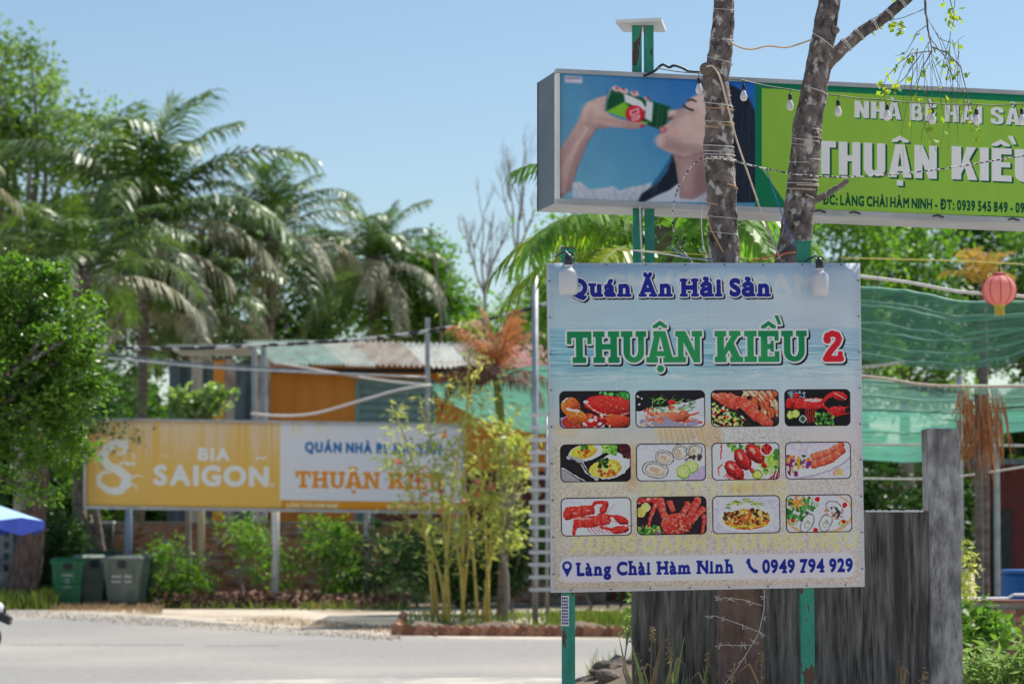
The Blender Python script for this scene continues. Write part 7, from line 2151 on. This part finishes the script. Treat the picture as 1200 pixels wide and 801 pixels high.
for pts in ([(838, 703), (850, 700), (870, 702), (893, 709)], [(826, 722), (838, 721), (862, 729), (890, 740), (897, 744)], [(838, 757), (850, 755), (868, 756), (880, 755)], [(896, 690), (895, 715), (889, 742), (875, 765), (862, 785), (848, 803)]):
    P3 = [P(x, y, 14.18) for x, y in pts]; MB().tube(P3, .0017, 5).build('strand', M_cordw, bwr)
    mb = MB()
    for i in range(len(P3) - 1):
        for t in (.4,):
            c_ = P3[i].lerp(P3[i + 1], t)
            for q in range(3): mb.tube([c_ - Vector((r5.uniform(-.02, .02), .005, r5.uniform(-.02, .02))), c_ + Vector((r5.uniform(-.03, .03), -.008, r5.uniform(-.025, .025)))], .0013, 4)
    mb.build('barb', M_cordw, bwr)

# loose wires round the tree
cable('loose_wire', 'orange wire spanning between the two trunks above the light box', [(856, 50), (868, 56), (882, 58), (900, 54), (920, 56), (936, 52), (950, 47)], 14.24, .0045, M_cordo, 'wire')
cable('loose_wire', 'pale orange cord slanting down from the cut knot to the banner top', [(828, 78, 14.24), (836, 78, 14.22), (844, 92, 14.22), (852, 122, 14.22), (862, 160, 14.22), (874, 196, 14.2), (890, 242, 14.2), (903, 276, 14.2), (914, 303, 14.1)], 14.2, .0055, M_cord, 'wire', sub=5)
cable('loose_wire', 'black and white wire dropping in a loop from the trunk to the banner', [(858, 186, 14.22), (835, 184, 14.2), (818, 188, 14.2), (803, 205, 14.2), (792, 228, 14.2), (788, 255, 14.15), (793, 282, 14.1), (812, 308, 13.9)], 14.2, .004, M_twist, 'wire', sub=6)
cable('loose_wire', 'twisted black and white cable crossing the green half of the light box', [(832, 183), (860, 189), (890, 196), (925, 203), (965, 207), (1005, 207), (1060, 203), (1110, 197), (1160, 189), (1230, 177)], 14.2, .0048, M_twist, 'cable', sub=8)
cable('loose_wire', 'blue wire falling from the twisted cable in front of the slanting trunk', [(898, 198), (906, 222), (916, 250), (926, 278), (935, 292)], 14.15, .0035, M_cordb, 'wire')
cable('loose_wire', 'red wire running behind the banner top to the green post', [(878, 307), (900, 301), (920, 297), (936, 293)], 13.9, .003, M_cordr, 'wire')
cable('loose_wire', 'brown wire hooked round the slanting trunk just above the banner', [(908, 305), (918, 298), (930, 296), (940, 295)], 13.95, .004, M_cordo, 'wire')
cable('loose_wire', 'white wires running to the straighter trunk just above the banner', [(740, 293), (775, 297), (805, 302), (832, 305)], 14.3, .004, M_cordw, 'wire')
cable('loose_wire', 'blue wire sagging below the white one', [(786, 288), (800, 299), (818, 304), (834, 303)], 14.3, .0035, M_cordb, 'wire')
cable('loose_wire', 'yellow string stretched above the banner', [(700, 291), (760, 294), (830, 299), (900, 304)], 14.6, .0022, M_cordy, 'string')
cable('loose_wire', 'orange wire end dangling against the straighter trunk', [(828, 252), (834, 270), (842, 285), (847, 295)], 14.22, .004, M_cordo, 'wire')
cable('loose_wire', 'white wire hanging straight beside the straighter trunk', [(823, 240), (822, 262), (824, 285), (828, 298)], 14.25, .004, M_cordw, 'wire')
cable('loose_wire', 'white wire hanging between the two green signposts', [(750, 240), (750.5, 262), (751.5, 285), (752.5, 306)], 15.05, .006, M_cordw, 'wire')
cable('loose_wire', 'black cable lying in loops on top of the light box', [(752, 90, 15.1), (766, 84, 15.0), (776, 76, 14.95), (784, 79, 14.95), (790, 77, 14.95), (800, 80, 14.95), (808, 84, 14.95), (820, 85, 14.9)], 15, .009, M_black, 'cable', sub=5)

# string lights
sl_ = empty('string_lights', P(1000, 112, 14.55), 'festoon string with small clear bulbs hanging across the light box', 'string lights')
cp = [(770, 80), (819, 86), (870, 94), (926, 105), (983, 112), (1038, 117), (1092, 121), (1145, 122.5), (1198, 122), (1260, 118)]
P3 = [P(x, y, 14.62) for x, y in cp]; path = []
for i in range(len(P3) - 1):
    for q in range(5): t = q / 5; path.append(P3[i].lerp(P3[i + 1], t) - Vector((0, 0, .006 * sin(t * pi))))
path.append(P3[-1]); MB().tube(path, .0035, 5).build('cable', M_black, sl_)
m_glass = bpy.data.materials.new('bulb_glass'); m_glass.use_nodes = True
g_ = m_glass.node_tree.nodes['Principled BSDF']; g_.inputs['Base Color'].default_value = (.80, .80, .82, 1); g_.inputs['Roughness'].default_value = .12; g_.inputs['Transmission Weight'].default_value = .08
for i in range(1, 9):
    c = P3[i]; sw = r5.uniform(-.008, .008); k = 14.62 / F * .88
    sk = MB().tube([c, c + Vector((sw * .4, 0, -6 * k))], .0022, 5)
    sk.lathe([(1.4 * k, -6 * k), (2.4 * k, -7 * k), (2.8 * k, -12 * k), (2.6 * k, -14 * k)], c + Vector((sw, 0, 0)), 12)
    so = sk.build('socket', M_black, sl_, smooth=True)
    MB().lathe([(2.3 * k, -14.01 * k), (3.2 * k, -17 * k), (4.8 * k, -21 * k), (5.0 * k, -24 * k), (3.8 * k, -27.5 * k), (.4 * k, -28.8 * k)], c + Vector((sw, 0, 0)), 18).build('bulb', m_glass, so, smooth=True)

# ------------------------------------------------------------------ rubble and weeds at the foot of the wall
for i, (px, py, s, lab) in enumerate(((728, 778, .17, 'large mossy brown stone leaning on the wall end'), (706, 777, .10, 'pale stone at the outer edge of the rubble'), (716, 790, .13, 'grey stone in the middle of the rubble'), (738, 792, .15, 'dark stone partly behind the wall'),
                                      (702, 797, .09, 'small flat stone nearest the green post'), (724, 800, .12, 'broken light stone at the bottom of the rubble'), (745, 772, .12, 'brown stone on top of the rubble behind the wall'))):
    r6 = np.random.default_rng(i + 40)
    me = bpy.data.meshes.new('stone')
    import bmesh
    bm = bmesh.new(); bmesh.ops.create_icosphere(bm, subdivisions=3, radius=1)
    off = r6.random(3) * 20
    for v in bm.verts:
        c_ = v.co; f = 1 + .28 * sin(c_.x * 3 + off[0]) * sin(c_.y * 2.6 + off[1]) + .16 * sin(c_.z * 5 + off[2]) + r6.normal() * .025
        v.co = c_ * f
    bm.to_mesh(me); bm.free(); me.materials.append(M_stone)
    d = 22.5 - (i % 3) * .25; o = bpy.data.objects.new('stone', me); COL.objects.link(o); c_ = P(px, py + 8, d); o.location = c_; o.scale = (s * 1.1, s, s * .8)
    tag(o, lab, 'stone', 'rubble at the wall end')
mnd = MB(); vs = []; fs = []
cx = GX(735, 22.3)
for j in range(13):
    for i in range(17):
        x = cx.x - 1.1 + 2.6 * i / 16; y = 21.2 + 2.6 * j / 12; q = max(0, 1 - ((i - 9) / 8) ** 2) * max(0, 1 - ((j - 6) / 6) ** 2); vs.append((x, y, -.01 + .42 * q + random.uniform(0, .04) * (q > 0)))
for j in range(12):
    for i in range(16): a = j * 17 + i; fs.append((a, a + 1, a + 18, a + 17))
tag(mnd.add(vs, fs).build('earth_mound', M_soil, smooth=True), 'low mound of earth and rubble beside the end of the dark wall', kind='structure')
patch('mound_weeds', 'weeds sprouting over the rubble mound', [(690, 812), (760, 812), (760, 790), (690, 790)], 90, .22, .014, L_grass, 31, z=.1)


def stalk(px, top, d, label, lean=0, dry=True, name='dry_grass_stalk'):
    e = empty(name, GX(px, d), label, 'weed', 'weeds in front of the wall')
    b_ = GX(px, d); t_ = P(px + lean, top, d); m_ = L_dry if dry else L_shrub
    path = [b_, b_.lerp(t_, .4) + Vector((-.01, 0, 0)), b_.lerp(t_, .75), t_]
    MB().tube(path, [.004, .0035, .003, .0022], 5).build('stem', m_, e)
    r_ = np.random.default_rng(int(px * 3 + top))
    pts_ = np.array(t_) + r_.normal(size=(46, 3)) * [.009, .009, .034] - [0, 0, .03]
    V, Q = leaf_quads(pts_, .028, .4, -.6, int(px)); tag(link_mesh('seed_head', np_mesh('seed_head', V, Q, m_), e), kind='stuff')
    ln = []
    for q in range(6):
        z_ = r_.uniform(.2, .8); s0_ = b_.lerp(t_, z_); dx = r_.uniform(-.16, .16)
        mb_ = MB(); w_ = .007; p0, p1, p2 = s0_, s0_ + Vector((dx * .5, -.02, .16)), s0_ + Vector((dx, -.03, .10))
        mb_.add([p0 - Vector((w_, 0, 0)), p0 + Vector((w_, 0, 0)), p1 + Vector((w_ * .8, 0, 0)), p1 - Vector((w_ * .8, 0, 0)), p2], [(0, 1, 2, 3), (3, 2, 4)]); mb_.build('blade', m_, e)
    return e


stalk(757, 738, 14.6, 'tallest dry grass stalk with a pale seed head near the wall end', 7)
stalk(785, 757, 14.5, 'dry grass stalk in the middle of the dark wall', 0)
stalk(831, 770, 14.55, 'short dry stalk just left of the reddish tree base', -2)
stalk(862, 786, 14.1, 'dry seed head in front of the reddish tree base', -4)
stalk(893, 768, 14.2, 'dry stalk at the right flank of the reddish tree base', -1)
stalk(748, 770, 14.7, 'bent straw coloured stalk hugging the wall end', -3)
stalk(1060, 782, 14.7, 'thin dry stalk before the wall near the concrete post', -5)
stalk(1080, 792, 14.7, 'small pale seed head at the foot of the concrete post', 2)
for nm, px, dd, rx, lab, mm, n in (('dry_grass_tuft', 752, 14.7, .16, 'tuft of dry straw at the end of the dark wall', L_dry, 12), ('dry_grass_tuft', 820, 14.6, .22, 'thin dry tuft under the middle of the banner', L_dry, 8), ('green_weed', 775, 14.6, .10, 'green weed under the banner in front of the wall', L_pale, 36)):
    c_ = GX(px, dd)
    V, Q = blades(n, lambda r, n_: np.array(c_) + r.normal(size=(n_, 3)) * [rx, .06, 0], 1.0 if mm is L_dry else .82, .004 if mm is L_dry else .011, int(px), lean=.35)
    tag(link_mesh(nm, np_mesh(nm, V, Q, mm)), lab, 'weed', 'weeds in front of the wall')
tree('small_leafy_weed', 'small leafy weed growing out beside the wall end just under the banner', 15.2, [(739, 712, 5, 20), (736, 735, 6, 14)], L_pale, M_bare, 741, leaf=.035, clumps=16, per=12, clump_r=.035, seed=3, trunk_r=.006, cat='weed', limbs=8)
